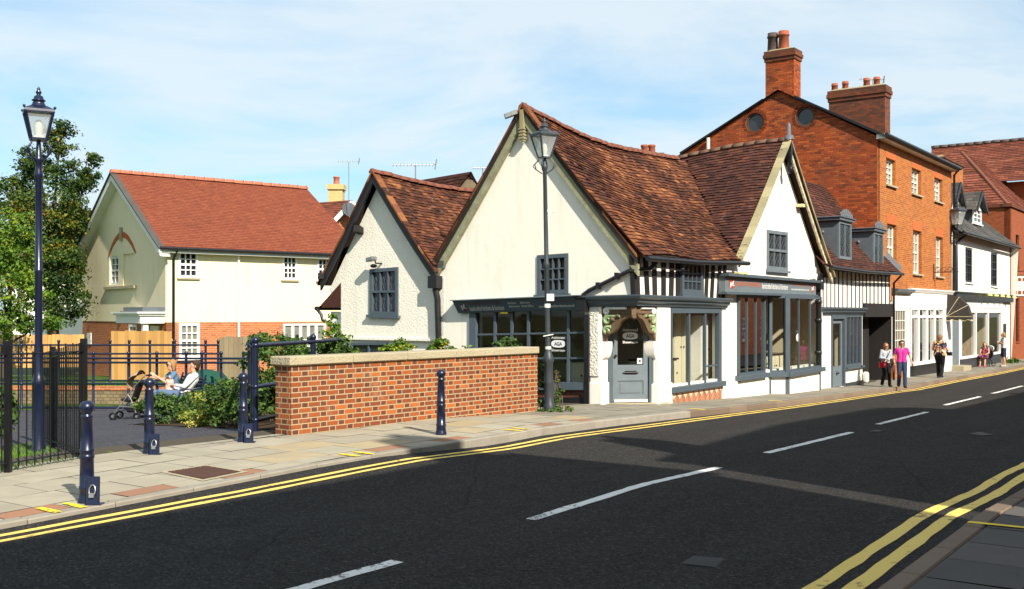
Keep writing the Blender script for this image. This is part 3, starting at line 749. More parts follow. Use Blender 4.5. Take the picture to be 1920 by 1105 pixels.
        remesh(T(c), 'hair', hair, r, .012, 2)
    c = MB()
    if glasses:
        for sx in (-1, 1): c.ball(hd + fw * .092 + sd * sx * .034 + Vector((0, 0, .018)), (.030, .022, .022), 8, 6)
        c.beam(hd + fw * .098 - sd * .03 + Vector((0, 0, .025)), hd + fw * .098 + sd * .03 + Vector((0, 0, .025)), .008, .008)
        T(c).build_local('sunglasses', M['fblack'], r)
    else:
        for sx in (-1, 1): c.ball(hd + fw * .088 + sd * sx * .033 + Vector((0, 0, .018)), (.012, .010, .007), 8, 6)
        T(c).build_local('eyes', M['fblack'], r)
    c = MB(); c.ball(hd + fw * .086 + Vector((0, 0, -.055)), (.024, .010, .007), 8, 6); T(c).build_local('mouth', M['redpaint'], r)
    r['_T'] = 1; del r['_T']
    return r, T
def build_local(s, name, mat, parent):
    o = root_loc(parent); s.v = [(p[0] + o.x, p[1] + o.y, p[2] + o.z) for p in s.v]; return s.build(name, mat, parent, uv=False)
MB.build_local = build_local
cloth_ = cloth
# ------------------------------------------------------------------ setting: ground, road, pavements, markings
def sheet(name, mat, t0, t1, s0, s1, zf, nt=60, ns=6, kind='structure'):
    mb = MB(); vs = []
    for i in range(nt + 1):
        t = t0 + (t1 - t0) * i / nt
        a = s0(t) if callable(s0) else s0; b = s1(t) if callable(s1) else s1
        for j in range(ns + 1):
            s = a + (b - a) * j / ns; x, y = xy(t, s); vs.append((x, y, zf(x, y, t)))
    mb.add(vs, [(i * (ns + 1) + j, (i + 1) * (ns + 1) + j, (i + 1) * (ns + 1) + j + 1, i * (ns + 1) + j + 1) for i in range(nt) for j in range(ns)], True)
    return tag(mb.build(name, mat, uv=False), kind=kind)
def interp(pts):
    def f(t):
        if t <= pts[0][0]: return pts[0][1]
        for (a, u), (b, v) in zip(pts, pts[1:]):
            if t <= b: return u + (v - u) * (t - a) / (b - a)
        return pts[-1][1]
    return f
def sm(pts):   # smooth a px polyline in (t,s)
    r = [ts(*groad(*p)) for p in pts]; r.sort()
    return r
kerbL = interp([(-40, 8.15), (4.5, 8.32), (8.8, 8.74), (12, 8.66), (15.6, 8.86), (21.3, 8.88), (27, 9.05), (33, 9.32), (42, 9.42), (53, 9.30), (160, 9.0)])
sheet('road', M['road'], -40, 170, 1.87, kerbL, lambda x, y, t: zroad(t), 1680, 3)
def gz(x, y): t, s = ts(x, y); return -drop(max(-50, min(170, t))) - 1.6
mb = MB(); R = 900; k = 28; vs = []
for i in range(k + 1):
    for j in range(k + 1):
        x = R * (2 * i / k - 1) ** 3; y = R * (2 * j / k - 1) ** 3; vs.append((x, y, gz(x, y)))
mb.add(vs, [(i * (k + 1) + j, (i + 1) * (k + 1) + j, (i + 1) * (k + 1) + j + 1, i * (k + 1) + j + 1) for i in range(k) for j in range(k)], True)
structure(mb.build('ground', M['earth'], uv=False))
BACKL = interp([(-40, 11.0), (6, 11.02), (7.1, 11.28), (10, 11.12), (10.1, 11.02), (15.5, 10.95), (17.2, 11.3), (18.9, 11.2), (19.1, 10.5), (31, 10.7), (38, 10.85), (39, 11.1), (48.7, 10.95), (62, 10.9), (160, 10.6)])
sheet('pavement_bed', M['joint'], -40, 160, lambda t: kerbL(t) + .1, lambda t: BACKL(t) + .9, lambda x, y, t: zpave(t) - .010, 800, 3)
sheet('pavement_bed', M['joint'], -40, 160, -3.7, 1.75, lambda x, y, t: zroad(t) + .088, 800, 3)
rnd = random.Random(11)
def slab_rows(name, t0, t1, sA, sB, zf, mat='slab'):
    """paving slabs, each its own face with a joint round it"""
    mb = MB(); g = .006 if mat == 'slab' else .011
    rows = [.30] + [.62] * 9; base = 0
    for r, w in enumerate(rows):
        t = t0 + rnd.uniform(0, .5)
        odd = 0
        while t < t1:
            L = (.62 if rnd.random() < .7 else .92) if r else .62
            if t > 14: L *= .8
            odd += 1; sa = [sA(u) + base for u in (t + g, t + L - g)]; sb = [min(sA(u) + base + w - 2 * g, sB(u)) for u in (t + g, t + L - g)]
            if min(sb[0] - sa[0], sb[1] - sa[1]) > .05:
                q = rnd.random()
                if r == 0 and t < 15: mb.cur = rnd.uniform(.86, 1) if (odd % 2 and rnd.random() < .8) else rnd.uniform(.3, .6)
                else: mb.cur = q * .24 if t > 15 else (.27 + q * .28 if q < .8 else rnd.uniform(.57, .66))
                p = []
                for u, s in ((t + g, sa[0]), (t + L - g, sa[1]), (t + L - g, sb[1]), (t + g, sb[0])):
                    x, y = xy(u, s); p.append((x, y, zf(u) + rnd.uniform(-.0025, .0025)))
                mb.add(p, [(0, 1, 2, 3)])
            t += L
        base += w
    return structure(mb.build(name, M[mat], uv=False, recalc=False))
slab_rows('pavement', -8, 75, lambda t: kerbL(t) + .15, lambda t: BACKL(t) + .25, zpave)
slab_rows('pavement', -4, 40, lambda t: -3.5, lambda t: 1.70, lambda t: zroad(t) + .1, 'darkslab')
def kerb(name, t0, t1, sA, side, ztop, wid=.145):
    mb = MB(); t = t0
    while t < t1:
        L = rnd.uniform(.86, .95); p = []; mb.cur = rnd.uniform(0, .5) if t < 18 and side > 0 else rnd.uniform(.52, 1); j = rnd.uniform(-.004, .004)
        for z in (0, 1):
            for u, o in ((t + .004, 0), (t + L - .004, 0), (t + L - .004, wid), (t + .004, wid)):
                x, y = xy(u, sA(u) + side * o); p.append((x, y, (ztop(u) + .004 + j) if z else zroad(u) - .12))
        mb.hexa(p); t += L
    return structure(mb.build(name, M['kerbstone'], uv=False, bevel=.012))
kerb('kerb', -8, 75, kerbL, 1, zpave); kerb('kerb', -4, 40, lambda t: 1.865, -1, lambda t: zroad(t) + .1)
def ribbon(name, mat, pts, w, zf, step=.3, wob=.009):
    """a painted line on the road along (t,s) points"""
    f = interp(pts); t0, t1 = pts[0][0], pts[-1][0]; n = max(2, int((t1 - t0) / step)); mb = MB(); vs = []
    for i in range(n + 1):
        t = t0 + (t1 - t0) * i / n; s = f(t)
        for e in (-w / 2, w / 2):
            x, y = xy(t, s + e + rnd.uniform(-wob, wob)); vs.append((x, y, zf(t) + .004))
    mb.add(vs, [(2 * i, 2 * i + 2, 2 * i + 3, 2 * i + 1) for i in range(n)])
    return structure(mb.build(name, mat, uv=False))
yl = [(-10, 7.78), (4.2, 7.88), (6.8, 7.97), (8.6, 8.1), (10.6, 8.16), (14, 8.28), (20, 8.50), (27, 8.74), (33, 9.02), (42, 9.15), (60, 9.0), (90, 8.9)]
ribbon('road_marking', M['yellow'], yl, .085, zroad); ribbon('road_marking', M['yellow'], [(t, s + .20) for t, s in yl], .085, zroad)
yr = [(-4, 2.26), (6.7, 2.30), (9.8, 2.36), (14, 2.32), (60, 2.3)]
ribbon('road_marking', M['yellow'], yr, .11, zroad); ribbon('road_marking', M['yellow'], [(t, s - .21) for t, s in yr], .11, zroad)
for a, b in (((550, 1105), (745, 1053)), ((995, 975), (1348, 877)), ((1437, 850), (1597, 811)), ((1646, 796), (1738, 773)), ((1772, 760), (1838, 744)), ((1860, 738), (1917, 724)), ((1937, 720), (1985, 709))):
    p, q = ts(*groad(*a)), ts(*groad(*b))
    if a[0] == 550: p = (q[0] - 4.2, p[1] + .02)
    ribbon('road_marking', M['white_line'], [p, q], .115, zroad, .15, .008)
def patch(name, mat, px, zf, lift=.006, kind='structure'):
    mb = MB(); p = []
    for k in px:
        x, y = ground_at(k[0], k[1], lambda X, Y: zf(ts(X, Y)[0])); p.append((x, y, zf(ts(x, y)[0]) + lift))
    mb.add(p, [tuple(range(len(p)))]); return tag(mb.build(name, mat, uv=False), kind=kind)
def kerb_bars(px, offs, w=.075, L=.34, right=False):
    t0, s0 = ts(*(groad if right else gpave)(*px))
    for d in offs:
        mb = MB(); n = 5; vs = []
        for i in range(n + 1):
            for e in (0, 1):
                t = t0 + d + w * e + rnd.uniform(-.006, .006) + .02 * i / n; s = (kerbL(t) + .012 + L * i / n) if not right else (1.852 - L * i / n)
                x, y = xy(t, s); vs.append((x, y, (zroad(t) + .1 if right else zpave(t)) + .0105))
        mb.add(vs, [(2 * i, 2 * i + 1, 2 * i + 3, 2 * i + 2) for i in range(n)]); structure(mb.build('kerb_marking', M['byellow'], uv=False))
kerb_bars((112, 966), (0, .26)); kerb_bars((672, 858), (0, .24)); kerb_bars((930, 806), (0, .22)); kerb_bars((1316, 769), (0,), .12); kerb_bars((1448, 753), (0,), .14); kerb_bars((1710, 726), (0,), .16); kerb_bars((1806, 1005), (0,), .07, .42, True)
# park behind the pavement: lawn, path, terrace
def zp2(x, y):
    return zpark(x, y)
sheet('lawn', M['lawn'], -45, 17.5, lambda t: BACKL(t) + .02 if t < 10 else 11.35, 60, lambda x, y, t: zpark(x, y) - .012, 60, 60)
def poly_sheet(name, mat, pts, zf, lift, step=.8):
    mb = MB(); n = 10; vs = []
    (a, b, c, d) = pts
    for i in range(n + 1):
        for j in range(n + 1):
            u, v = i / n, j / n
            x, y = [((a[q] * (1 - u) + b[q] * u) * (1 - v) + (d[q] * (1 - u) + c[q] * u) * v) for q in (0, 1)]
            vs.append((x, y, zf(x, y) + lift))
    mb.add(vs, [(i * (n + 1) + j, (i + 1) * (n + 1) + j, (i + 1) * (n + 1) + j + 1, i * (n + 1) + j + 1) for i in range(n) for j in range(n)], True)
    return structure(mb.build(name, mat, uv=False))
poly_sheet('path', M['path'], [xy(7.15, 11.33), xy(10.5, 11.1), xy(17.9, 24.9), xy(10.5, 27.5)], zpark, .006)
poly_sheet('flower_bed', M['soil'], [xy(10.9, 12.2), xy(16.4, 11.6), xy(18.3, 18.0), xy(12.35, 18.0)], zpark, .018)
# the edging stones in front of the low wall and the terrace behind it
# ------------------------------------------------------------------ planes of the street front
C0 = (2.56, 21.53)
PBS = street_plane(C0, 34.5); PBG = gable_plane(C0, 34.5)
_e = gpave(1709, 706); PE = street_plane(_e, 36.1)
e0 = PE.a(1645); EC = PE.P(e0, 0); PEG = gable_plane((EC.x, EC.y), 36.1)
def poly(root, name, pl, c, o0, o1, mat, bevel=0): return MB().pq(pl, c, o0, o1).build(name, mat, root, bevel=bevel)
def roofpts(pl, pts): return [pl.P(*p) for p in pts]

# ================= corner shop (big gable, timber framed street side, corner door)
GB = Vector((*PBG.P(2.5, 0).xy, zpave(19)))
B = thing('corner_shop', GB, 'old white corner shop with big plaster gable, black studs and arched corner door', 'building', 'buildings along the street')
zbB = -.75
apx = PBG.c(985, 195)
eR, eL = PBG.c(1190, 470), PBG.c(830, 482)
bw_win = PBG.q(885, 1101, 585, 580, 718, 716)           # shop window on the gable side
gw = PBG.q(1008, 1066, 479, 475, 550, 553)
doorL = PBG.c(1131, 600)[0]
# gable wall upper + lower
outl = [(0.02, 2.02), (0.02, eR[1]), (apx[0], apx[1] - .22), (eL[0] + .25, eL[1] - .2), (eL[0] + .25, zbB), (1.12, zbB), (1.12, 2.02)]
wb = wall_mesh(MB(), PBG, outl, [gw[::-1], [(PBG.a(1096), bw_win[1][1]), (PBG.a(893), bw_win[0][1]), (PBG.a(893), bw_win[3][1]), (PBG.a(1096), bw_win[2][1])]], .24)
w = wb.build('gable_wall', M['oldwhite'], B)
window(B, PBG, [gw[0], gw[1], gw[2], gw[3]], M['slategrey'], M['brownglass'], 4, 3, .085, .028, -.10, .13, sill=.08)
# street side, upper storey
outl = [(0.02, 2.05), (4.75, 2.0), (4.95, 3.1), (0.02, 3.02)]
tw = PBS.q(1275, 1314, 489, 491, 553, 550)
MB().pq(PBS, [(0.02, 3.02), (4.95, 3.1), (4.75, 2.0), (0.02, 2.05)], -.25, -.02).build('street_wall', M['bright'], B)
for x0, x1, lean in ((1189, 1198, 2), (1209, 1216, 2), (1224, 1231, 1), (1241, 1248, 0), (1256, 1263, -1), (1268, 1274, 0), (1314.5, 1319, 0), (1323, 1328, -1.5), (1334, 1339, -2), (1346.5, 1351, -2.5), (1356, 1360.5, -2)):
    st = MB(); st.cur = random.random(); y0 = 478 + (x0 - 1190) * .05
    q = [PBS.c(x0 - lean, y0), PBS.c(x1 - lean, y0), PBS.c(x1 + lean, 560), PBS.c(x0 + lean, 560)]; st.pq(PBS, q, -.10, .012); st.build('stud', M['blacktimber'], B)
window(B, PBS, tw, M['slategrey'], M['dglass'], 4, 3, .10, .03, .0, .06, sill=.10)
mb = MB(); mb.pbox(PBS, -.05, 4.9, 2.92, 3.08, -.1, .06); mb.build('wall_plate', M['blacktimber'], B)
# cornice round the corner
cor = MB(); zc = PBS.c(1192, 572)[1] - .02
pth = [PBG.P(PBG.a(1100), zc - .02, .0), PBS.P(0, zc, 0), PBS.P(PBS.a(1360), zc - .03, 0)]
moulding(cor, pth, [(-.2, 0), (.05, 0), (.07, .05), (.12, .08), (.13, .13), (.19, .16), (.21, .21), (.21, .235), (-.2, .235)])
cor.build('cornice', M['slategrey'], B)
# pilasters left and right of the corner door
pz = zpave(19.5) - .15
def pilaster(pl, a0, a1, z0, z1, dep, carve):
    mb = MB(); mb.pbox(pl, a0, a1, z0, z1, -dep, .02); o = mb.build('pilaster', M['pilaster'], B, bevel=.012)
    m2 = MB(); m2.pbox(pl, a0 - .03, a1 + .03, z0, z0 + .62, -dep - .02, .055); m2.build('pilaster_base', M['pilaster'], o, bevel=.015)
    if carve: m3 = MB(); m3.pbox(pl, a0 + .05, a1 - .03, z0 + .75, z1 - .05, -.02, .045); m3.build('carved_panel', M['carved'], o, bevel=.01)
    return o
la0, la1 = PBG.a(1128), PBG.a(1104)
pL = pilaster(PBG, la0, la1, pz, zc, .36, True)
ra0, ra1 = PBS.a(1232), PBS.a(1256)
pR = pilaster(PBS, ra0, ra1, pz - .05, zc, .34, False)
for pl, a0, a1, par in ((PBG, la0 - .12, la0, pL), (PBS, ra0 - .11, ra0, pR)):   # scrolled corbel brackets under the arch
    mb = MB(); z0, z1 = PBG.c(1130, 674)[1], PBG.c(1130, 641)[1]; n = 9
    prof = [(a0, z1)] + [(a0 + (a1 - a0) * (.05 + .95 * (k / n) ** 1.5), z1 - (z1 - z0) * (.35 + .65 * math.sin(k / n * math.pi / 2))) for k in range(n + 1)] + [(a1, z1)]
    v0 = [pl.P(*p, -.26) for p in prof]; v1 = [pl.P(*p, -.02) for p in prof]; m = len(prof)
    mb.add(v0 + v1, [tuple(range(m)), tuple(range(m, 2 * m))] + [(i, (i + 1) % m, m + (i + 1) % m, m + i) for i in range(m)]); mb.build('corbel', M['pilaster'], par)
# carved arch brackets meeting in a pendant
def arch(pl, aIn, aOut, mirror):
    zt = zc - .01; zb = PBG.c(1130, 640)[1]; n = 16; pts = []
    for k in range(n + 1):
        f = k / n; a = aOut + (aIn - aOut) * f
        z = zb + (zt - .04 - zb) * (f * .93) + .035 * math.sin(f * math.pi * 4.0)
        pts.append((a + (aIn - aOut) * .09 * (1 if k == 0 else 0), z))
    pts = [(aOut, zt), (aOut, zb - .02)] + pts[1:] + [(aIn, zt)]
    mb = MB(); m = len(pts); v0 = [pl.P(*p, -.16) for p in pts]; v1 = [pl.P(*p, -.03) for p in pts]
    mb.add(v0 + v1, [tuple(range(m)), tuple(range(m, 2 * m))] + [(i, (i + 1) % m, m + (i + 1) % m, m + i) for i in range(m)])
    o = mb.build('arch_bracket', M['carvedoak'], B)
    # carved scrolls: white spirals on top, green tendrils below
    def curl(f0, g0, f1, mat, r, nm, turns=1.4):
        def Q(f, z): return pl.P(aOut + (aIn - aOut) * f, z, -.02)
        m2 = MB(); pa = [Q(f0 + (f1 - f0) * k / 6, g0) for k in range(7)]
        cx, cz = f0, g0 - r; L = abs(aIn - aOut)
        pa = [Q(cx + math.sin(th) * rr / L * (-1), cz + math.cos(th) * rr) for th, rr in [(turns * 2 * math.pi * (1 - k / 18), r * (.3 + .7 * k / 18)) for k in range(19)]] + pa[1:]
        m2.tube(pa, [.016 + .018 * min(1, k / 12) for k in range(len(pa))], 6); m2.build(nm, mat, o)
    curl(.15, zt - .035, .78, M['white'], .065, 'scroll'); curl(.17, zt - .20, .58, GREENP, .085, 'scroll'); curl(.15, zt - .43, .28, GREENP, .075, 'scroll')
    m2 = MB()
    for f, z, w in ((.33, zt - .27, .07), (.5, zt - .19, .06), (.2, zt - .55, .06), (.68, zt - .13, .05)):
        q = pl.P(aOut + (aIn - aOut) * f, z, -.028); m2.ball(q, (w, w, w * .8), 8, 5)
    m2.build('carved_boss', M['carvedoak'], o)
    m3 = MB(); m3.pbox(pl, *sorted((aOut + (aIn - aOut) * .04, aIn - (aIn - aOut) * .08)), zt - .15, zt - .12, -.03, -.008); m3.build('carved_band', M['carvedoak'], o)
GREENP = paint('green_scroll_paint', (.30, .42, .20), .6, .25, 12)
arch(PBG, .06, la0, 0); arch(PBS, .06, ra0, 1)
mb = MB(); c = PBS.P(0.02, 0, -.06); mb.box(c.x - .05, c.x + .05, c.y - .05, c.y + .05, zc - .20, zc - .004); mb.lathe((c.x, c.y, zc - .28), [(.02, 0), (.055, .03), (.06, .06), (.04, .085)], 10); mb.build('pendant', M['carvedoak'], B)
# corner door, set diagonally
dl, dr = at(1144, 758, 22.25), at(1220, 757, 22.42)
dv = (dr - dl); dv.z = 0; PD_ = Plane((dl.x, dl.y), (dv.x, dv.y), (dv.y, -dv.x)); Wd = dv.length
dz0 = zpave(19.6) + .03; dz1 = dz0 + 2.02
fr = MB(); fr.pbox(PD_, -.06, .05, dz0 - .2, dz1 + .7, -.1, .05); fr.pbox(PD_, Wd - .05, Wd + .12, dz0 - .2, dz1 + .7, -.1, .05); fr.pbox(PD_, .05, Wd - .05, dz1, dz1 + .06, -.1, .05)
fr.build('door_frame', M['slategrey'], B)
MB().pbox(PD_, -.3, Wd + .4, dz0 - .3, dz0 - .012, -.3, .12).build('doorstep', M['stone'], B)
d = MB(); x0, x1 = .055, Wd - .055; zg = dz0 + .80
d.pbox(PD_, x0, x0 + .11, dz0, dz1, -.05, 0); d.pbox(PD_, x1 - .11, x1, dz0, dz1, -.05, 0); d.pbox(PD_, x0 + .11, x1 - .11, dz1 - .1, dz1, -.05, 0)
d.pbox(PD_, x0 + .11, x1 - .11, dz0, dz0 + .16, -.05, 0); d.pbox(PD_, x0 + .11, x1 - .11, dz0 + .46, zg, -.05, 0); d.pbox(PD_, x0 + .11, x1 - .11, dz0 + .16, dz0 + .46, -.05, -.02)
d.pbox(PD_, x0 + .17, x1 - .17, dz0 + .20, dz0 + .42, -.021, -.008)
D_ = d.build('door', M['slatelight'], B)
MB().pbox(PD_, x0 + .10, x1 - .10, zg, dz1 - .1, -.03, -.022).build('pane', M['glass'], D_)
lp = MB(); lp.pbox(PD_, Wd / 2 - .13, Wd / 2 + .13, dz0 + .60, dz0 + .67, -.002, .012); lp.tube([PD_.P(Wd / 2 - .17, dz0 + .635, .02), PD_.P(Wd / 2 + .17, dz0 + .635, .02)], .015, 6); lp.build('letter_plate', M['black'], D_)
hb = MB(); hb.ball(PD_.P(x0 + .06, dz0 + 1.0, .04), .03); hb.build('handle', M['black'], D_)
wsl = MB(); wsl.pbox(PD_, x0 + .02, x1 - .02, dz0 + .005, dz0 + .06, 0, .035); wsl.build('weatherboard', M['offwhite'], D_)
def aga(root, pl, cx, cz, w, off):
    """white oval with AGA between two lines of lettering"""
    mb = MB(); n = 28; q = [pl.P(cx + w * .43 * math.copysign(abs(math.cos(2 * math.pi * k / n)) ** .7, math.cos(2 * math.pi * k / n)), cz + w * .19 * math.copysign(abs(math.sin(2 * math.pi * k / n)) ** .8, math.sin(2 * math.pi * k / n)), off) for k in range(n)]
    mb.add(q, [tuple(range(n))]); o = mb.build('logo_oval', M['white'], root, uv=False)
    sg = 1 if pl.u.x > 0 else -1
    def row(x0, x1, z1, z0): return [(cx + sg * x0 * w, cz + z1 * w), (cx + sg * x1 * w, cz + z1 * w), (cx + sg * x1 * w, cz + z0 * w), (cx + sg * x0 * w, cz + z0 * w)]
    lettering(o, pl, row(-.24, .24, .10, -.10), 'AGA', M['slategrey'], off + .003, 0, .03)
    lettering(root, pl, row(-.42, .42, .40, .25), 'Authorised', M['white'], off, 0, .01)
    lettering(root, pl, row(-.42, .42, -.26, -.40), 'Showroom', M['white'], off, 0, .01)
aga(D_, PD_, Wd / 2, dz0 + 1.42, .40, -.018)
mb = MB(); mb.pbox(PD_, x1 - .24, x1 - .13, zg + .02, zg + .14, -.0215, -.0185); st_ = mb.build('sticker', M['white'], D_)
mb = MB(); n = 12; mb.add([PD_.P(x1 - .185 + .03 * math.cos(k * 2 * math.pi / n), zg + .08 + .03 * math.sin(k * 2 * math.pi / n), -.017) for k in range(n)], [tuple(range(n))]); mb.build('sticker_disc', M['slategrey'], st_, uv=False)
# shop window, street side
sw = PBS.q(1257, 1352, 577, 582, 714, 722)
sw = [(sw[0][0], zc - .02), (sw[1][0], zc - .05), (sw[2][0], sw[2][1]), (sw[3][0], sw[3][1])]
zs = sw[2][1]; herr = [(ra1 + .02, zs - .06), (sw[1][0], zs - .10), (sw[1][0], -1.0), (ra1 + .02, -1.0)]
lw = MB(); wall_mesh(lw, PBS, [(ra1 - .05, -1.0), (4.62, -1.0), (4.62, zc + .1), (ra1 - .05, zc + .1)], [[(sw[0][0] + .08, sw[0][1] - .05), (sw[1][0] - .05, sw[1][1] - .05), (sw[2][0] - .05, zs + .05), (sw[3][0] + .08, zs + .05)]], .18, -.03)
lw.build('shopfront_wall', M['pilaster'], B)
swf = MB()
def cellS(x0, x1, z0, z1, o0, o1): swf.pbox(PBS, x0, x1, z0, z1, o0, o1)
A0, A1, Z0, Z1 = sw[0][0], sw[1][0], zs, sw[0][1]
cellS(A0, A0 + .07, Z0, Z1, -.09, .02); cellS(A1 - .16, A1, Z0, Z1, -.09, .02); cellS(A0 + .07, A1 - .16, Z1 - .13, Z1, -.09, .02)
for f in (.36, .68): x = A0 + (A1 - A0) * f; cellS(x - .035, x + .035, Z0, Z1 - .13, -.07, .0)
x = A0 + (A1 - A0) * .68; cellS(x + .035, A1 - .16, Z0 + .36, Z0 + .40, -.06, -.02)
f = swf.build('shop_window', M['slategrey'], B); MB().pbox(PBS, A0 + .03, A1 - .05, Z0, Z1 - .05, -.055, -.047).build('pane', M['glass'], f)
MB().pq(PBS, [(A0 - .06, Z0), (A1 + .10, Z0), (A1 + .10, Z0 - .13), (A0 - .06, Z0 - .13)], -.05, .10).build('sill', M['slategrey'], f, bevel=.01)
# herringbone brick panel as real bricks
M['pointing'] = paint('pale_pointing', (.66, .53, .37), .9, .15, 9); hb = MB(); HBRK = NT('herringbone_brick'); HBRK = HBRK.done(HBRK.mix(HBRK.noise(HBRK.obj(), 18, 5), HBRK.ramp(HBRK.tint(), [(0, (.20, .06, .035)), (.5, (.34, .11, .055)), (1, (.46, .18, .09))]), (.42, .22, .13)), .85, .2)
MB().pbox(PBS, ra1 + .01, A1 - .005, -1.0, Z0 - .14, -.02, .012).build('panel_mortar', M['pointing'], B)
x0, x1, z0, z1 = ra1 + .01, A1 - .005, zpave(21.5) - .06, Z0 - .14; bl, bh_ = .20, .062; col = 0; x = x0
while x < x1 - .02:
    cw = .145; up_ = col % 2; z = z0 - .2
    while z < z1 + .2:
        xa, xb = x, min(x + cw, x1); sl_ = .125 if up_ else -.125; f = (xb - xa) / cw
        q = [(xa + .004, z), (xb - .004, z + sl_ * f), (xb - .004, z + sl_ * f + bh_), (xa + .004, z + bh_)]
        q = [(a, min(z1, max(z0 - .1, zz))) for a, zz in q]
        if max(p[1] for p in q) - min(p[1] for p in q) > .03 and z > z0 - .15 and q[0][1] < z1 - .02 and q[1][1] < z1 - .02:
            hb.cur = random.random(); hb.pq(PBS, [q[3], q[2], q[1], q[0]], .0, .02 + random.uniform(0, .004))
        z += bh_ + .026
    x += cw; col += 1
hb.build('herringbone_panel', HBRK, B)
# shop window, gable side
gA0, gA1 = PBG.a(1098), PBG.a(882); q = lambda px, py: PBG.c(px, py)
f = MB(); Z1a, Z1b = q(1096, 580)[1], q(885, 585)[1]; zb0 = q(1050, 717)[1]
def gcell(x0, x1, y0, y1, o0=-.08, o1=.0):   # px rectangle
    f.pq(PBG, [q(x0, y0), q(x1, y0), q(x1, y1), q(x0, y1)], o0, o1)
gcell(882, 894, 584, 735, -.1, .05)
for x in (927.5, 959, 990, 1027, 1065): gcell(x - 2.2, x + 2.2, 575, 722)
for y0, y1 in ((628, 624), (673, 672)):
    f.pq(PBG, [q(894, y0 - 2.0), q(1100, y1 - 2.0), q(1100, y1 + 1.4), q(894, y0 + 1.4)], -.07, -.006)
fo = f.build('shop_window', M['slategrey'], B); MB().pq(PBG, [q(888, 580), q(1102, 576), q(1102, 722), q(888, 722)], -.05, -.042).build('pane', M['glass'], fo)
MB().pq(PBG, [q(884, 717), q(1100, 717), q(1100, 731), q(884, 731)], -.06, .09).build('sill', M['slategrey'], fo)
MB().pq(PBG, [q(884, 731.5), q(1100, 731.5), q(1100, 800), q(884, 800)], -.2, .02).build('stall_riser', M['chimbrick'], B)
MB().pq(PBG, [q(884, 745), q(1100, 745), q(1100, 800), q(884, 800)], -.1, .03).build('plinth', M['black'], B)
MB().pq(PBG, [q(1099, 590), q(1108, 590), q(1108, 775), q(1099, 775)], -.2, .10).build('corner_post', M['black'], B)
aga(fo, PBG, q(1045, 645)[0], q(1045, 645)[1], .42, -.036)
# roof: street slope with a sagging ridge, far slope, barge boards
RZ = interp([(0, 6.27), (.7, 6.17), (1.46, 6.07), (2.69, 5.95), (4.02, 5.91), (6.4, 6.0), (8.2, 6.1), (12, 6.12)])
ru = PBS.u; rn = PBS.n; A_ = PBG.P(apx[0], 0); OV = .16
def ridgeB(b): p = A_.xy + ru * b; return Vector((p.x, p.y, RZ(b)))
def eaveB(b): p = Vector(C0) + ru * b + rn * .26; return Vector((p.x, p.y, 2.90 + .02 * b + .03 * math.sin(b * 1.7)))
LB = 9.4
def SB(u, v):
    b = -OV + (LB + OV) * u; p = lerp3(eaveB(b), ridgeB(max(0, b)), v)
    if b < 0: p.xy = lerp3(eaveB(b), ridgeB(0), v).xy + (ru * b * v)
    p.z -= .16 * math.sin(math.pi * v) * (.35 + .65 * math.sin(min(1, max(0, b) / 8) * math.pi)) - .03 * noise.noise(p * .8)
    return p
# shop C's roof plane for the valley
cap = PBS.c(1462, 262); ceL = PBS.c(1370, 487); ceR = PBS.c(1545, 517)
def ridgeC(m):
    p = PBS.P(cap[0], 0, .30 - m); return Vector((p.x, p.y, cap[1] - .02 - .062 * min(m, 5) + .05 * math.sin(m * 1.1)))
def eaveCL(m):
    p = PBS.P(ceL[0] - .05, 0, .30 - m); return Vector((p.x, p.y, ceL[1] - .02))
def eaveCR(m):
    p = PBS.P(ceR[0] + .1, 0, .30 - m); return Vector((p.x, p.y, ceR[1] - .02))
LC = 7.5
def SC_(eave):
    def S(u, v):
        p = lerp3(eave(LC * u), ridgeC(LC * u), v); p.z -= .10 * math.sin(math.pi * v) - .03 * noise.noise(p * .9); return p
    return S
def hB(p):   # height of roof B's street slope over a plan point
    d = p.xy - Vector(C0); b = d.dot(ru); w = .26 - d.dot(rn); W = .26 + apx[0]
    f = w / W; return SB(min(1, max(0, (b + OV) / (LB + OV))), min(1, f)).z if f <= 1 else -9
def hC(p):
    d = p.xy - Vector(C0); b = d.dot(ru); m = .30 - d.dot(rn)
    if m < 0: return -9
    f = (b - ceL[0] + .05) / (cap[0] - ceL[0] + .05)
    if f > 1: return 20
    return SC_(eaveCL)(min(1, m / LC), min(1, f)).z if 0 < f <= 1 else -9
def grid_surface(S, nu, nv, dz=-.02, keep=None):
    mb = MB(); vs = [S(i / nu, j / nv) + Vector((0, 0, dz)) for i in range(nu + 1) for j in range(nv + 1)]
    fs = [(i * (nv + 1) + j, (i + 1) * (nv + 1) + j, (i + 1) * (nv + 1) + j + 1, i * (nv + 1) + j + 1) for i in range(nu) for j in range(nv)]
    if keep: fs = [f for f in fs if keep(sum((vs[i] for i in f), Vector()) / 4)]
    return mb.add(vs, fs)
kb = lambda p: hC(p) < p.z + .03
rB = grid_surface(SB, 40, 20, -.03, lambda p: hC(p) < p.z + .25).build('roof', M['undertile'], B)
tile_slope(MB(), SB, LB, 4.35, .112, .18, .032, kb, 1.2, random.Random(3), 1.2).build('tiling', M['oldtile'], rB, uv=False)
def SB2(u, v):
    b = -OV + (LB + OV) * u; e = PBG.P(eL[0] + .18, eL[1] - .05); p = lerp3(Vector((e.x + ru.x * b, e.y + ru.y * b, e.z)), ridgeB(max(0, b)) + Vector((*(ru * min(0, b)), 0)), v); return p
grid_surface(SB2, 20, 8, -.02).build('tiling', M['oldtile'], rB, uv=False)
ridge_tiles([ridgeB(b) + Vector((0, 0, .02)) for b in [-.12] + [x * .55 for x in range(1, 15)]], .115, .33, M['ridge'], rB, mort=False)
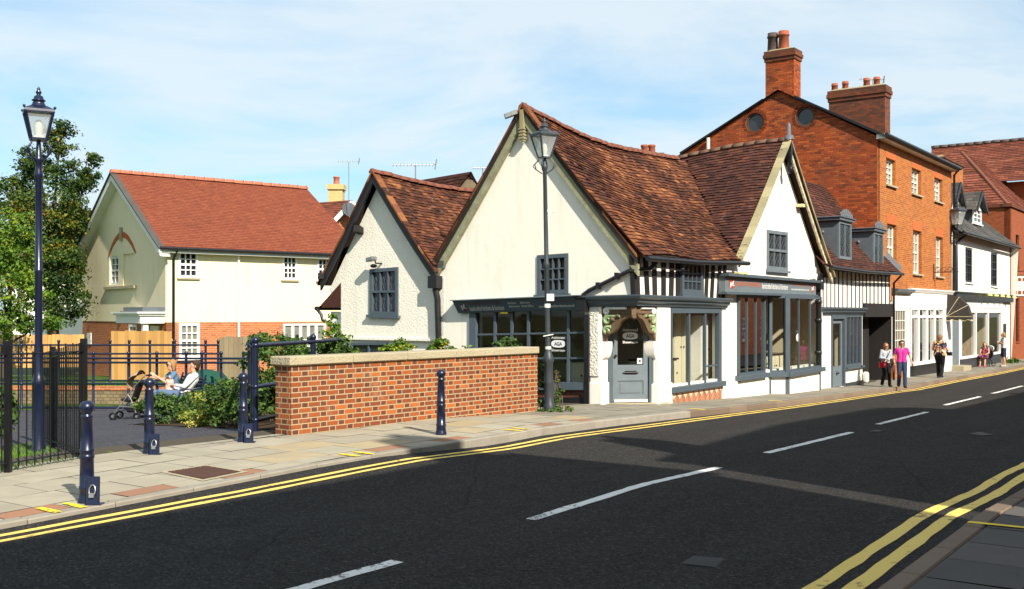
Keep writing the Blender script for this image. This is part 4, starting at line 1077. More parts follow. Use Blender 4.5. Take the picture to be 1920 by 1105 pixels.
def verge(pl, pa, pe, side, o0, o1, w0, mat, name, root, dz=0.0, n=6):
    mb = MB(); pts = [(pa[0] + (pe[0] - pa[0]) * k / n, pa[1] + (pe[1] - pa[1]) * k / n - .05 * math.sin(math.pi * k / n)) for k in range(n + 1)]
    for p, r in zip(pts, pts[1:]):
        mb.cur = random.random(); mb.pq(pl, [(p[0], p[1] + dz), (r[0], r[1] + dz), (r[0], r[1] + dz - w0), (p[0], p[1] + dz - w0)], o0, o1)
    return mb.build(name, mat, root)
ap = (apx[0], apx[1] - .02); lo = (eL[0] + .15, eL[1] - .12); ro = (eR[0] - .12, eR[1] - .12)
verge(PBG, ap, (lo[0], lo[1]), 1, .02, .13, .13, M['blacktimber'], 'barge_board', B, -.02); verge(PBG, ap, ro, 1, .02, .13, .13, M['blacktimber'], 'barge_board', B, -.02)
verge(PBG, (ap[0], ap[1] - .0), lo, 1, .01, .10, .27, M['carvedlichen'], 'carved_board', B, -.14); verge(PBG, (ap[0], ap[1] - .0), ro, 1, .01, .10, .27, M['carvedlichen'], 'carved_board', B, -.14)
verge(PBG, (ap[0], ap[1] + .04), (lo[0], lo[1] + .04), 1, -.05, .14, .07, M['oldtile'], 'verge_tiles', B, .0, 14); verge(PBG, (ap[0], ap[1] + .04), (ro[0], ro[1] + .04), 1, -.05, .14, .07, M['oldtile'], 'verge_tiles', B, .0, 14)
mb = MB(); mb.pbox(PBG, apx[0] - .05, apx[0] + .05, apx[1] - .85, apx[1] - .15, .06, .16)
for k in range(4): mb.pbox(PBG, apx[0] - .07, apx[0] + .07, apx[1] - .80 + k * .07, apx[1] - .77 + k * .07, .05, .175)
mb.build('apex_pendant', M['oldoak'], B)
# gutters and pipes
gt = MB(); gt.tube([eaveB(-.1) + Vector((.05, -.03, -.05)), eaveB(2.4) + Vector((.05, -.03, -.06)), eaveB(5.35) + Vector((.05, -.03, -.06))], .055, 8); gt.build('gutter', M['black'], B)
dp = MB(); dp.tube([PBS.P(.55, 2.80, .20), PBS.P(.42, 2.66, .12), PBG.P(-.05, 2.62, .07), PBG.P(.12, 2.60, .08), PBG.P(*q(1108, 545), .08), PBG.P(*q(1098, 553), .10), PBG.P(*q(1097, 566), .12)], .045, 8)
dp.build('downpipe', M['black'], B)
mb = MB(); c = q(1097, 562); mb.pbox(PBG, c[0] - .12, c[0] + .12, c[1] - .25, c[1] + .02, .0, .2); mb.pbox(PBG, c[0] - .15, c[0] + .15, c[1] + .02, c[1] + .06, .0, .23); mb.build('rainwater_head', M['black'], B, bevel=.01)
for px, py in ((1125, 537), (1160, 519)):
    c = q(px, py); MB().pbox(PBG, c[0] - .03, c[0] + .03, c[1] - .06, c[1] + .08, .0, .14).build('pipe_clip', M['black'], B)
# sign board on the gable, tilted forward
sgn = MB(); sc = [q(859, 565), q(1092, 555.5), q(1092, 581), q(864, 587.5)]
sgn.hexa([PBG.P(*sc[0], 0), PBG.P(*sc[1], 0), PBG.P(*sc[2], 0), PBG.P(*sc[3], 0), PBG.P(*sc[0], .22), PBG.P(*sc[1], .22), PBG.P(*sc[2], .10), PBG.P(*sc[3], .10)])
SG = sgn.build('sign_board', M['slategrey'], B)
mb = MB(); mb.hexa([PBG.P(sc[0][0] + .04, sc[0][1] + .035, .0), PBG.P(sc[1][0] - .04, sc[1][1] + .035, 0), PBG.P(sc[1][0] - .04, sc[1][1] + .002, 0), PBG.P(sc[0][0] + .04, sc[0][1] + .002, 0), PBG.P(sc[0][0] + .04, sc[0][1] + .02, .27), PBG.P(sc[1][0] - .04, sc[1][1] + .02, .27), PBG.P(sc[1][0] - .04, sc[1][1] + .002, .27), PBG.P(sc[0][0] + .04, sc[0][1] + .002, .27)]); mb.build('sign_capping', M['slatelight'], SG)
def on_sign(x0, x1, v0, v1):
    """corners across the sign face by fraction, as a tilted plane"""
    return (x0, x1, v0, v1)
def sign_text(parent, corners3, fx, body, mat, shear=0, bold=0, lift=.006, name='lettering'):
    """corners3: TL TR BR BL 3D of the sign face; fx=(u0,u1,v0,v1)"""
    v, f = text_verts(body, shear, bold); xs = [p[0] for p in v]; ys = [p[1] for p in v]; x0, x1, y0, y1 = min(xs), max(xs), min(ys), max(ys)
    TL, TR, BR, BL = corners3; n = (BL - TL).cross(TR - TL).normalized()
    if n.y > 0: n = -n
    mb = MB(); pts = []
    for p in v:
        u = fx[0] + (fx[1] - fx[0]) * (p[0] - x0) / (x1 - x0); w = fx[2] + (fx[3] - fx[2]) * (y1 - p[1]) / (y1 - y0)
        pts.append(lerp3(lerp3(TL, TR, u), lerp3(BL, BR, u), w) + n * lift)
    mb.add(pts, f); return mb.build(name, mat, parent, uv=False)
def sign_disc(parent, corners3, u, w, ru_, rw, mat, lift=.004, name='logo_disc'):
    TL, TR, BR, BL = corners3; n = (BL - TL).cross(TR - TL).normalized()
    if n.y > 0: n = -n
    mb = MB(); pts = []
    for k in range(24):
        a = 2 * math.pi * k / 24; uu, ww = u + ru_ * math.cos(a), w + rw * math.sin(a); pts.append(lerp3(lerp3(TL, TR, uu), lerp3(BL, BR, uu), ww) + n * lift)
    mb.add(pts, [tuple(range(24))]); return mb.build(name, mat, parent, uv=False)
f3 = [PBG.P(*sc[0], .22), PBG.P(*sc[1], .22), PBG.P(*sc[2], .10), PBG.P(*sc[3], .10)]
sign_disc(SG, f3, .075, .60, .020, .25, M['darkred']); sign_text(SG, f3, (.052, .094, .28, .78), 'pf.', M['offwhite'], 0, .01)
sign_text(SG, f3, (.125, .395, .16, .38), 'PLANET FURNITURE', M['darkred'])
sign_text(SG, f3, (.118, .41, .46, .84), 'handcrafted kitchens & furniture', M['offwhite'], .35)
sign_text(SG, f3, (.455, .52, .24, .40), 'Kitchens', M['offwhite']); sign_text(SG, f3, (.455, .54, .50, .66), 'Bathrooms', M['offwhite'])
sign_text(SG, f3, (.555, .63, .24, .40), 'Bedrooms', M['offwhite']); sign_text(SG, f3, (.555, .65, .50, .68), 'Home Office', M['offwhite'])
sign_text(SG, f3, (.72, .97, .22, .42), 't: 01632 960123', M['darkred']); sign_text(SG, f3, (.69, .97, .56, .82), 'www.planetfurniture.co.uk', M['offwhite'], 0, .008)
mb = MB(); c0, c1 = q(948, 583), q(956, 586); mb.pbox(PBG, c1[0], q(942, 585)[0], c0[1] - .065, c0[1] - .03, .05, .09); mb.build('yellow_tag', M['byellow'], SG)
# rooms behind the glass
def room(root, pl, a0, a1, z0, z1, dep, off=-.3, left=True, wm='inwall'):
    mb = MB(); P = pl.P
    mb.quad(P(a0, z0, -dep), P(a1, z0, -dep), P(a1, z1, -dep), P(a0, z1, -dep)); (mb.quad(P(a0, z0, off), P(a0, z0, -dep), P(a0, z1, -dep), P(a0, z1, off)) if left else 0); mb.quad(P(a1, z0, off), P(a1, z0, -dep), P(a1, z1, -dep), P(a1, z1, off))
    mb.build('inside_wall', M[wm], root)
    MB().quad(P(a0, z0, off), P(a1, z0, off), P(a1, z0, -dep), P(a0, z0, -dep)).build('inside_floor', M['infloor'], root)
    MB().quad(P(a0, z1, off), P(a1, z1, off), P(a1, z1, -dep), P(a0, z1, -dep)).build('inside_ceiling', M['offwhite' if wm == 'inwall' else wm], root)
room(B, PBS, .26, 4.55, zpave(20) - .05, zc + .05, 4.9, -.34, False)
# inner timber partition so that the rear of the showroom is dark, and the back shell
sh_ = MB(); P = PBS.P
sh_.quad(P(4.5, -1, -5.2), P(0.1, -1, -5.2), P(0.1, 3, -5.2), P(4.5, 3, -5.2)); sh_.build('rear_wall', M['oldwhite'], B)
# ================= timber sign light etc on gable
t = thing('floodlight', PBG.P(*q(970, 222), .2), 'grey floodlight on a bracket at the apex of the big gable', 'floodlight')
mb = MB(); c = q(970, 222); p = PBG.P(*c, .22); mb.beam(p + Vector((-.16, .0, .0)), p + Vector((.12, 0, .10)), .16, .10); mb.build('lamp_housing', M['steel'], t, bevel=.01)
mb = MB(); mb.tube([p + Vector((.1, .05, .02)), PBG.P(c[0] - .2, c[1] + .05, .12)], .02, 6); mb.build('bracket', M['black'], t)
_k = NT('pale_carved_board'); _n = _k.noise(_k.obj(), 9, 6, .7); _k.bump(_n, 1, .03)
M['palecarved'] = _k.done(_k.ramp(_n, [(.3, (.24, .16, .08)), (.46, (.50, .43, .29)), (.6, (.62, .57, .43)), (.75, (.30, .21, .11))]), .8, .15)
# ================= gabled furniture shop (C)
GC = Vector((*PBS.P(8, 0).xy, zpave(26)))
C = thing('gabled_shop', GC, 'white gabled furniture shop with grey projecting bay windows under a grey sign', 'building', 'buildings along the street')
qc = PBS.c
aL, aR = 4.5, qc(1536, 600)[0]
uw = PBS.q(1437, 1475, 431, 436, 510, 505); uw[2] = (uw[2][0], uw[3][1])
bayL = [qc(1381, 547), qc(1431, 550), qc(1431, 697), qc(1381, 706)]
z_sillL = (bayL[2][1] + bayL[3][1]) / 2
zT = qc(1400, 548)[1]
bx0, bx1, bx2 = qc(1381, 600)[0], qc(1431, 600)[0], qc(1528, 600)[0]
outl = [(aL, -1.2), (aR + .3, -1.2), (aR + .3, 2.9), (ceR[0] - .35, ceR[1] + .1), (cap[0], cap[1] - .18), (ceL[0] + .25, ceL[1] + .15), (4.75, 2.9), (aL, 2.0)]
wall_mesh(MB(), PBS, outl, [uw[::-1], [(bx0 + .05, zT), (bx2 + .1, zT), (bx2 + .1, z_sillL + .05), (bx0 + .05, z_sillL + .05)]], .22, 0).build('gable_wall', M['bright'], C)
window(C, PBS, uw, M['slatelight'], M['dglass'], 3, 2, .09, .03, -.03, .07, sill=.10, sash=True, lead=(2, 2))
# roofs
kcl = lambda p: hB(p) < p.z + .02
SL = SC_(eaveCL); SR = SC_(eaveCR)
rC = grid_surface(SL, 24, 16, -.03, lambda p: hB(p) < p.z + .25).build('roof', M['undertile'], C)
Lsl = (ridgeC(0) - eaveCL(0)).length
tile_slope(MB(), SL, LC, Lsl, .112, .18, .030, kcl, 1.1, random.Random(5), 1.0).build('tiling', M['darktile'], rC, uv=False)
tile_slope(MB(), SR, LC, (ridgeC(0) - eaveCR(0)).length, .14, .25, .024, None, 1.0, random.Random(6), 1.0).build('tiling', M['darktile'], rC, uv=False)
grid_surface(SR, 12, 8, -.03).build('tiling', M['undertile'], rC, uv=False)
ridge_tiles([ridgeC(m) + Vector((0, 0, .0)) for m in (0, 1, 2, 3, 4, 5, 6, 7)], .11, .33, M['darkridge'], rC, mort=False)
apc = (cap[0], cap[1] - .05); cl = (ceL[0] - .02, ceL[1] - .02); cr = (ceR[0] + .06, ceR[1] - .05)
for e in (cl, cr):
    verge(PBS, apc, e, 1, .20, .25, .15, M['palecarved'], 'barge_board', C, -.03, 8)
    verge(PBS, (apc[0], apc[1] + .06), (e[0], e[1] + .06), 1, .12, .33, .07, M['oldoak'], 'verge_tiles', C, 0, 12)
mb = MB(); mb.pbox(PBS, cap[0] - .05, cap[0] + .05, cap[1] - .70, cap[1] - .1, .24, .34); mb.lathe(PBS.P(cap[0], cap[1] - .95, .29), [(.02, 0), (.09, .06), (.10, .14), (.05, .24), (.07, .27)], 10); mb.build('apex_pendant', M['black'], C)
mb = MB(); p = PBS.P(cap[0] + .02, cap[1], .25); mb.lathe(p + Vector((0, 0, -.02)), [(.16, 0), (.13, .10), (.06, .13), (.055, .40), (.01, .47)], 4); mb.build('finial', M['lead'], C)
mb = MB(); a, z = qc(1492, 385); mb.pbox(PBS, a - .02, a + .22, z - .05, z + .03, .02, .2); mb.build('purlin_end', M['paleoak'], C)
# sign
sc2 = [qc(1361, 518, .2), qc(1531, 531, .2), qc(1531, 553, .2), qc(1361, 547, .2)]
mb = MB(); mb.pq(PBS, sc2, .0, .18); SG2 = mb.build('sign_board', M['slatelight'], C)
mb = MB(); mb.pq(PBS, [(sc2[0][0] - .06, sc2[0][1] + .075), (sc2[1][0] + .06, sc2[1][1] + .075), (sc2[1][0] + .06, sc2[1][1] + .003), (sc2[0][0] - .06, sc2[0][1] + .003)], .0, .30)
mb.pq(PBS, [(sc2[3][0] - .03, sc2[3][1] - .003), (sc2[2][0] + .03, sc2[2][1] - .003), (sc2[2][0] + .03, sc2[2][1] - .06), (sc2[3][0] - .03, sc2[3][1] - .06)], .0, .24); mb.build('sign_capping', M['slategrey'], SG2)
g3 = [PBS.P(*k, .18) for k in sc2]
def disc(u, w, ru_, rw):
    o = sign_disc(SG2, g3, u, w, ru_, rw, M['redpaint']); sign_text(o, g3, (u - ru_ * .62, u + ru_ * .75, w - rw * .55, w + rw * .75), 'pf.', M['white'], 0, .03, .009)
disc(.062, .46, .028, .34); disc(.955, .47, .024, .34)
sign_text(SG2, g3, (.105, .34, .30, .60), 'PLANET FURNITURE', M['orange'], 0, .012)
sign_text(SG2, g3, (.355, .645, .28, .70), 'handcrafted kitchens & furniture', M['white'], .35, .01)
sign_text(SG2, g3, (.685, .885, .18, .36), 't: 01632 960123', M['orange']); sign_text(SG2, g3, (.685, .91, .55, .74), 'www.planetfurniture.co.uk', M['white'], 0, .015)
# bays: a square-fronted one on the left, a canted one on the right
def bay_frame(P0, P1, z0, z1, cols, name, parent, tr=None, fw=.07):
    """glazed panel between two plan points"""
    u = (Vector(P1) - Vector(P0)); pl = Plane(P0, u, (u.y, -u.x)); W = u.length; mb = MB()
    mb.pbox(pl, 0, fw, z0, z1, -.07, .02); mb.pbox(pl, W - fw, W, z0, z1, -.07, .02); mb.pbox(pl, fw, W - fw, z1 - .08, z1, -.07, .02); mb.pbox(pl, fw, W - fw, z0, z0 + .05, -.07, .02)
    for i in range(1, cols):
        x = W * i / cols; mb.pbox(pl, x - .022, x + .022, z0 + .05, z1 - .08, -.055, .0)
    o = mb.build(name, M['slategrey'], parent); MB().pbox(pl, fw * .6, W - fw * .6, z0 + .03, z1 - .04, -.04, -.032).build('pane', M['glass'], o)
    MB().pbox(pl, -.10, W + .10, z0 - .13, z0 - .002, -.10, .11).build('sill', M['slategrey'], o, bevel=.008); return o
def XYp(a, o): p = PBS.P(a, 0, o); return (p.x, p.y)
zt2 = sc2[3][1] - .05
bay_frame(XYp(bx0, .05), XYp(bx1, .05), z_sillL, zt2, 3, 'bay_window', C)
mb = MB(); mb.pbox(PBS, bx0 - .45, bx1 + .0, -1.2, z_sillL - .132, -.1, .06); mb.build('bay_wall', M['bright'], C, bevel=.02)
zR = qc(1500, 690)[1] - .02
k0, k1, k2, k3 = XYp(bx1 + .02, .03), XYp(qc(1437, 600)[0] + .25, -.02), XYp(qc(1476.5, 600, .32)[0], .32), XYp(bx2 + .02, .18)
bay_frame(k2, k3, zR, zt2 + .02, 3, 'bay_window', C); bay_frame(k1, k2, zR, zt2 + .02, 1, 'bay_window', C, fw=.09)
mb = MB()
for a_, b_ in ((k1, k2), (k2, k3)):
    u = Vector(b_) - Vector(a_); pl = Plane(a_, u, (u.y, -u.x)); mb.pbox(pl, .05, u.length - .05, -1.2, zR - .132, -.12, .0)
mb.build('bay_wall', M['bright'], C)
mb = MB(); 
for k in (k1, k2): mb.box(k[0] - .05, k[0] + .05, k[1] - .05, k[1] + .05, -1.2, zR - .131)
mb.build('bay_post', M['slategrey'], C)
mb = MB(); k = Vector(k2); mb.box(k.x - .06, k.x + .06, k.y - .06, k.y + .06, zR, zt2); mb.build('bay_corner_post', M['slategrey'], C)
room(C, PBS, bx0 - .5, bx2 + .35, zpave(27) + .02, zt2 + .1, 3.6, -.1)
mb = MB(); n = 14; cx, cz = qc(1498, 633, .2); pl = Plane(k2, Vector(k3) - Vector(k2), ((Vector(k3) - Vector(k2)).y, -(Vector(k3) - Vector(k2)).x)); ca_, cz_ = pl.c(1498, 633, 0)
mb.add([pl.P(ca_ + .17 * math.cos(2 * math.pi * k / n), cz_ + .11 * math.sin(2 * math.pi * k / n), -.028) for k in range(n)], [tuple(range(n))]); o = mb.build('window_sticker', M['white'], C, uv=False)
mb = MB(); mb.pbox(pl, ca_ - .16, ca_ + .16, cz_ + .14, cz_ + .19, -.031, -.027); mb.build('sticker_strip', M['slategrey'], o)
# rainwater pipe between C and D
mb = MB(); a = qc(1535, 600, .15)[0]; mb.tube([PBS.P(a, 2.9, .2), PBS.P(a, 2.55, .14), PBS.P(a, zpave(31), .14)], .075, 10)
for z in (2.0, 1.45, .5): mb.lathe(PBS.P(a, z, .14), [(.085, 0), (.105, .02), (.105, .10), (.085, .12)], 10)
mb.pbox(PBS, a - .16, a + .16, 2.42, 2.66, .04, .26); mb.build('downpipe', M['black'], C)
mb = MB(); mb.tube([PBS.P(4.55, 2.60, .10), PBS.P(5.15, 2.70, .34)], .012, 5); mb.tube([PBS.P(4.75, 2.70, .0), PBS.P(5.15, 2.72, .36)], .012, 5); mb.build('sign_bracket', M['byellow'], C)
t = thing('burglar_alarm', PBS.P(*qc(1523, 515), .0), 'white burglar alarm box on the gabled shop beside the black downpipe', 'alarm')
mb = MB(); a, z = qc(1522, 515); mb.pbox(PBS, a - .17, a + .17, z - .16, z + .22, 0, .09); mb.build('alarm_case', M['white'], t, bevel=.03)
mb = MB(); mb.pbox(PBS, a - .06, a + .10, z - .25, z - .165, .01, .08); mb.build('siren_mouth', M['black'], t)
# rear chimney behind the ridge
mb = MB(); p = at(1216, 285, 33.5); mb.box(p.x - .45, p.x + .45, p.y - .35, p.y + .35, 2.5, p.z - .08); ch = mb.build('chimney', M['chimbrick'], C)
for px in (1208.5, 1222): mb = MB(); c = at(px, 290, 33.4); mb.lathe(c, [(.12, 0), (.105, .22), (.125, .24), (.125, .30), (.10, .31)], 10); mb.build('chimney_pot', M['clay'], ch)

# ================= timber framed cottage with dormers (D)
PD = Plane(PBS.P(0, 0, -.10).xy, PBS.u, PBS.n); qd = PD.c
GD = Vector((*PD.P(15, 0).xy, zpave(34)))
D = thing('timber_framed_cottage', GD, 'low black and white timber framed cottage with two lead dormers and dark carriage passage', 'building', 'buildings along the street')
d0 = aR + .02; dP = qd(1617, 600)[0]; d1 = qd(1669, 600)[0]
zc2 = qd(1580, 583)[1]
dw = PD.q(1586, 1615, 600, 601, 680, 683); dd = PD.q(1559, 1583, 602, 602, 727, 727)
door = [(dd[0][0], zc2 - .10), (dd[1][0], zc2 - .10), (dd[1][0], -.62), (dd[0][0], -.62)]
win = [(dw[0][0], zc2 - .10), (dw[1][0], zc2 - .10), (dw[1][0], qd(1600, 687)[1]), (dw[0][0], qd(1600, 687)[1])]
zE = qd(1600, 505)[1] + .05
wall_mesh(MB(), PD, [(d0, -1.4), (dP, -1.4), (dP, zE), (d0, zE)], [[door[3], door[2], door[1], door[0]], [win[3], win[2], win[1], win[0]]], .2).build('front_wall', M['bright'], D)
zps = qd(1640, 572)[1]
MB().pbox(PD, dP, d1, zps + .05, zE, -.2, 0).build('passage_wall', M['bright'], D)
mb = MB(); pa_ = [dP - 0, d1]; mb.pbox(PD, dP, d1, zps - .42, zps + .05, -.25, .10); mb.build('passage_beam', M['blacktimber'], D)
mb = MB(); P = PD.P
mb.quad(P(dP, -1.4, -.2), P(dP, -1.4, -5), P(dP, zps, -5), P(dP, zps, -.2)); mb.quad(P(d1, -1.4, 0), P(d1, -1.4, -5), P(d1, zps, -5), P(d1, zps, 0)); mb.quad(P(dP, zps, -.2), P(d1, zps, -.2), P(d1, zps, -5), P(dP, zps, -5)); mb.quad(P(dP, -1.4, -5), P(d1, -1.4, -5), P(d1, zps, -5), P(dP, zps, -5)); mb.build('passage_lining', M['blacktimber'], D)
gd_ = MB(); n = 9
for i in range(n): gd_.cur = random.random(); gd_.pbox(PD, dP + .05 + (d1 - dP) * .62 * i / n, dP + .05 + (d1 - dP) * .62 * (i + .96) / n, zpave(36) + .03, zps - .42, -.45, -.40)
gd_.build('passage_door', M['blacktimber'], D)
st = MB(); xs = [1537, 1543, 1550, 1557.5, 1565, 1572, 1580, 1588, 1596, 1604, 1611, 1617.5]
st.v = []
for x in xs: st = MB(); st.cur = random.random(); st.pq(PD, [qd(x - .7, 498), qd(x + .7, 498), qd(x + .8, 583), qd(x - .8, 583)], -.05, .012); st.build('stud', M['blacktimber'], D)
for x in (1624, 1631, 1638.5, 1646, 1653, 1660, 1667): st = MB(); st.cur = random.random(); st.pq(PD, [(qd(x - .9, 520)[0], zE), (qd(x + .9, 520)[0], zE), (qd(x + .9, 520)[0], zps), (qd(x - .9, 520)[0], zps)], -.05, .012); st.build('stud', M['blacktimber'], D)
MB().pbox(PD, d0, d1, zE - .16, zE, -.06, .02).build('wall_plate', M['blacktimber'], D)
co = MB(); moulding(co, [PD.P(d0, zc2 - .12, 0), PD.P(dP + .03, zc2 - .12, 0)], [(-.1, 0), (.05, 0), (.06, .05), (.11, .07), (.13, .14), (.18, .17), (.19, .23), (-.1, .23)]); co.build('cornice', M['slategrey'], D)
fr = MB(); fr.pbox(PD, door[0][0] - .06, door[0][0] + .06, -1, zc2 - .13, -.12, .03); fr.pbox(PD, door[1][0] - .06, door[1][0] + .06, -1, zc2 - .13, -.12, .03); fr.pbox(PD, door[0][0] + .06, door[1][0] - .06, zc2 - .26, zc2 - .13, -.12, .03); fr.build('door_frame', M['slategrey'], D)
m_ = MB(); x0, x1 = door[0][0] + .07, door[1][0] - .07; zg = qd(1570, 687)[1]; zb = -.60; m_.pbox(PD, x0, x1, zb, zg, -.10, -.05); m_.pbox(PD, x0, x0 + .12, zg, zc2 - .27, -.10, -.05); m_.pbox(PD, x1 - .12, x1, zg, zc2 - .27, -.10, -.05); m_.pbox(PD, x0 + .12, x1 - .12, zc2 - .4, zc2 - .27, -.10, -.05)
dr_ = m_.build('door', M['slatelight'], D); MB().pbox(PD, x0 + .1, x1 - .1, zg, zc2 - .38, -.08, -.072).build('pane', M['glass'], dr_); MB().ball(PD.P((x0 + x1) / 2, zg - .22, -.05), (.10, .06, .05)).build('letter_plate', M['black'], dr_)
wi = [(win[0][0] - .02, zc2 - .13), (win[1][0] + .02, zc2 - .13), (win[2][0] + .02, win[2][1]), (win[3][0] - .02, win[3][1])]
window(D, PD, wi, M['slategrey'], M['glass'], 4, 1, .08, .05, -.05, .07, sill=.10)
mb = MB(); mb.pbox(PD, door[1][0] + .1, dP + .02, -1.4, zpave(36) + .17, -.1, .04); mb.build('plinth', M['postgrey'], D)
mb = MB(); mb.pbox(PD, dP - .12, dP + .12, -.62, -.25, .03, .2); mb.build('corner_guard', M['offwhite'], D, bevel=.05)
room(D, PD, d0 + .3, dP - .15, -.62, zc2 - .1, 3.2, -.22)
# roof
rg = PEG.c(1547, 351); rgw = PEG.P(*rg)
_rel = rgw.xy - PD.o; depthR = -_rel.dot(PD.n)
zEv = qd(1600, 503, .3)[1]
def SD(u, v):
    a = d0 - .5 + (d1 + .02 - d0 + .5) * u; e = PD.P(a, zEv - .02 * u, .38); r = PD.P(a, rg[1] + .0, -depthR); p = lerp3(e, r, v); p.z -= .16 * math.sin(math.pi * min(1, v * 1.2)) + .05 * math.sin(u * 5) * (1 - v); return p
rD = grid_surface(SD, 16, 12, -.03).build('roof', M['undertile'], D)
hgt = (SD(0, 1) - SD(0, 0)).length
tile_slope(MB(), SD, d1 - d0 + .5, hgt, .11, .175, .024, None, 1.1, random.Random(8)).build('tiling', M['darktile'], rD, uv=False)
mb = MB()
for k in range(14):
    p, r = SD(1, k / 14), SD(1, (k + 1) / 14); mb.quad(p + Vector((0, 0, .05)), r + Vector((0, 0, .05)), r + Vector((.05, .04, .22)), p + Vector((.05, .04, .22))); mb.quad(p + Vector((-.12, -.09, .035)), r + Vector((-.12, -.09, .035)), r + Vector((0, 0, .05)), p + Vector((0, 0, .05)))
mb.build('flashing', M['lead'], rD, uv=False)
gt = MB(); gt.tube([SD(u, 0) + Vector((.06, -.04, -.05)) for u in (.06, .5, 1)], .055, 8); gt.tube([SD(1, 0) + Vector((.02, -.02, -.08)), PD.P(d1 + .05, zE - .4, .12), PD.P(d1 + .05, zpave(38), .12)], .04, 8); gt.build('gutter', M['black'], D)
def dormer(x0, x1, yt, yb, ytop):
    fo = .10; c = [qd(x0, yt, fo), qd(x1, yt, fo), qd(x1, yb, fo), qd(x0, yb, fo)]
    a0, a1 = c[0][0], c[1][0]; zt_, zb_ = (c[0][1] + c[1][1]) / 2, c[3][1] - .05; pl = Plane(PD.P(0, 0, fo).xy, PD.u, PD.n)
    dep = 2.1; b = MB(); P = pl.P
    for a in (a0, a1): b.hexa([P(a, zb_ - .3, -.02), P(a + .04 * (1 if a == a0 else -1), zb_ - .3, -.02), P(a + .04 * (1 if a == a0 else -1), zb_ - .2, -dep), P(a, zb_ - .2, -dep), P(a, zt_, -.02), P(a + .04 * (1 if a == a0 else -1), zt_, -.02), P(a + .04 * (1 if a == a0 else -1), zt_, -dep), P(a, zt_, -dep)])
    o = b.build('dormer', M['lead'], D)
    tp = MB(); tp.pbox(pl, a0 - .12, a1 + .12, zt_, zt_ + .09, -dep, .10); tp.pbox(pl, a0 - .16, a1 + .16, zt_ + .09, zt_ + .13, -dep, .14); tp.build('dormer_roof', M['lead'], o, bevel=.01)
    window(o, pl, [(a0, zt_), (a1, zt_), (a1, zb_), (a0, zb_)], M['slatelight'], M['dglass'], 2, 1, .09, .05, -.03, .06, name='dormer_window', lead=(2, 3))
    cr_ = MB(); W = a1 - a0; n = 7
    for k in range(n):
        a = a0 + W * (k + .5) / n; h = .10 + .15 * math.sin(math.pi * (k + .5) / n); pts = [P(a + .07 * math.cos(t), zt_ + .13 + h * .5 + h * .5 * math.sin(t), .06) for t in [2 * math.pi * i / 10 for i in range(11)]]; cr_.tube(pts, .018, 5, caps=False); cr_.beam(P(a, zt_ + .13, .06), P(a, zt_ + .13 + h * 1.1, .06), .03, .03)
    cr_.build('cresting', M['lead'], o)
    MB().ball(P(a0 - .01, zt_ - .35, -.5), (.06, .06, .06), 8, 5).build('roundel', M['lead'], o)
dormer(1572, 1595, 416, 482, 390); dormer(1637, 1655, 436, 498, 412)

# ================= tall three storey brick house (E)
GE = Vector((*PE.P(2, 0).xy, zpave(44)))
E = thing('brick_house', GE, 'tall three storey orange brick house with a dark red gable end and white shopfront', 'building', 'buildings along the street')
qe = PE.c; eA0 = e0; eA1 = qe(1784, 500)[0]; zEe = qe(1645, 256)[1]
wins = []
for x0, x1, tl, tr, br, bl in ((1661.5, 1679, 295, 301, 350, 345), (1709.5, 1727, 314, 320, 366, 362), (1752, 1767, 332, 337, 380, 376), (1663.5, 1681, 419, 423, 507, 505), (1712, 1728, 431, 434, 515, 513), (1755, 1768, 443, 446, 520, 518)):
    a0, z1 = qe(x0, tl); a1, _ = qe(x1, tr); _, z0 = qe(x0, bl); wins.append([(a0, z1), (a1, z1), (a1, z0), (a0, z0)])
zfa = qe(1700, 545)[1]
shopw = [qe(1707, 577), qe(1768, 577), qe(1768, 680), qe(1707, 681)]; sw0, sw1 = shopw[0][0], shopw[1][0]; sz1, sz0 = shopw[0][1], qe(1720, 682)[1]
aX = qe(1674, 600)[0]
wall_mesh(MB(), PE, [(eA0, 2.2), (aX, 2.2), (aX, -1.5), (eA1, -1.5), (eA1, zEe), (eA0, zEe)], [w[::-1] for w in wins] + [[(sw0, sz0), (sw1, sz0), (sw1, sz1), (sw0, sz1)]], .3).build('front_wall', M['ebrick'], E)
for w in wins:
    H = w[0][1] - w[3][1]
    window(E, PE, [(w[0][0], w[0][1]), (w[1][0], w[1][1]), (w[2][0], w[2][1]), (w[3][0], w[3][1])], M['offwhite'], M['paleglass'], 3, 4, .09, .03, -.20, .07, sill=.09, sash=True, sillmat=M['stone'])
LINT = paint('rubbed_brick_lintel', (.44, .115, .03), .85, .2, 9)
for w in wins: MB().pq(PE, [(w[0][0] - .12, w[0][1] + .36), (w[1][0] + .12, w[1][1] + .36), (w[1][0], w[1][1] + .002), (w[0][0], w[0][1] + .002)], -.1, .006).build('lintel', LINT, E)
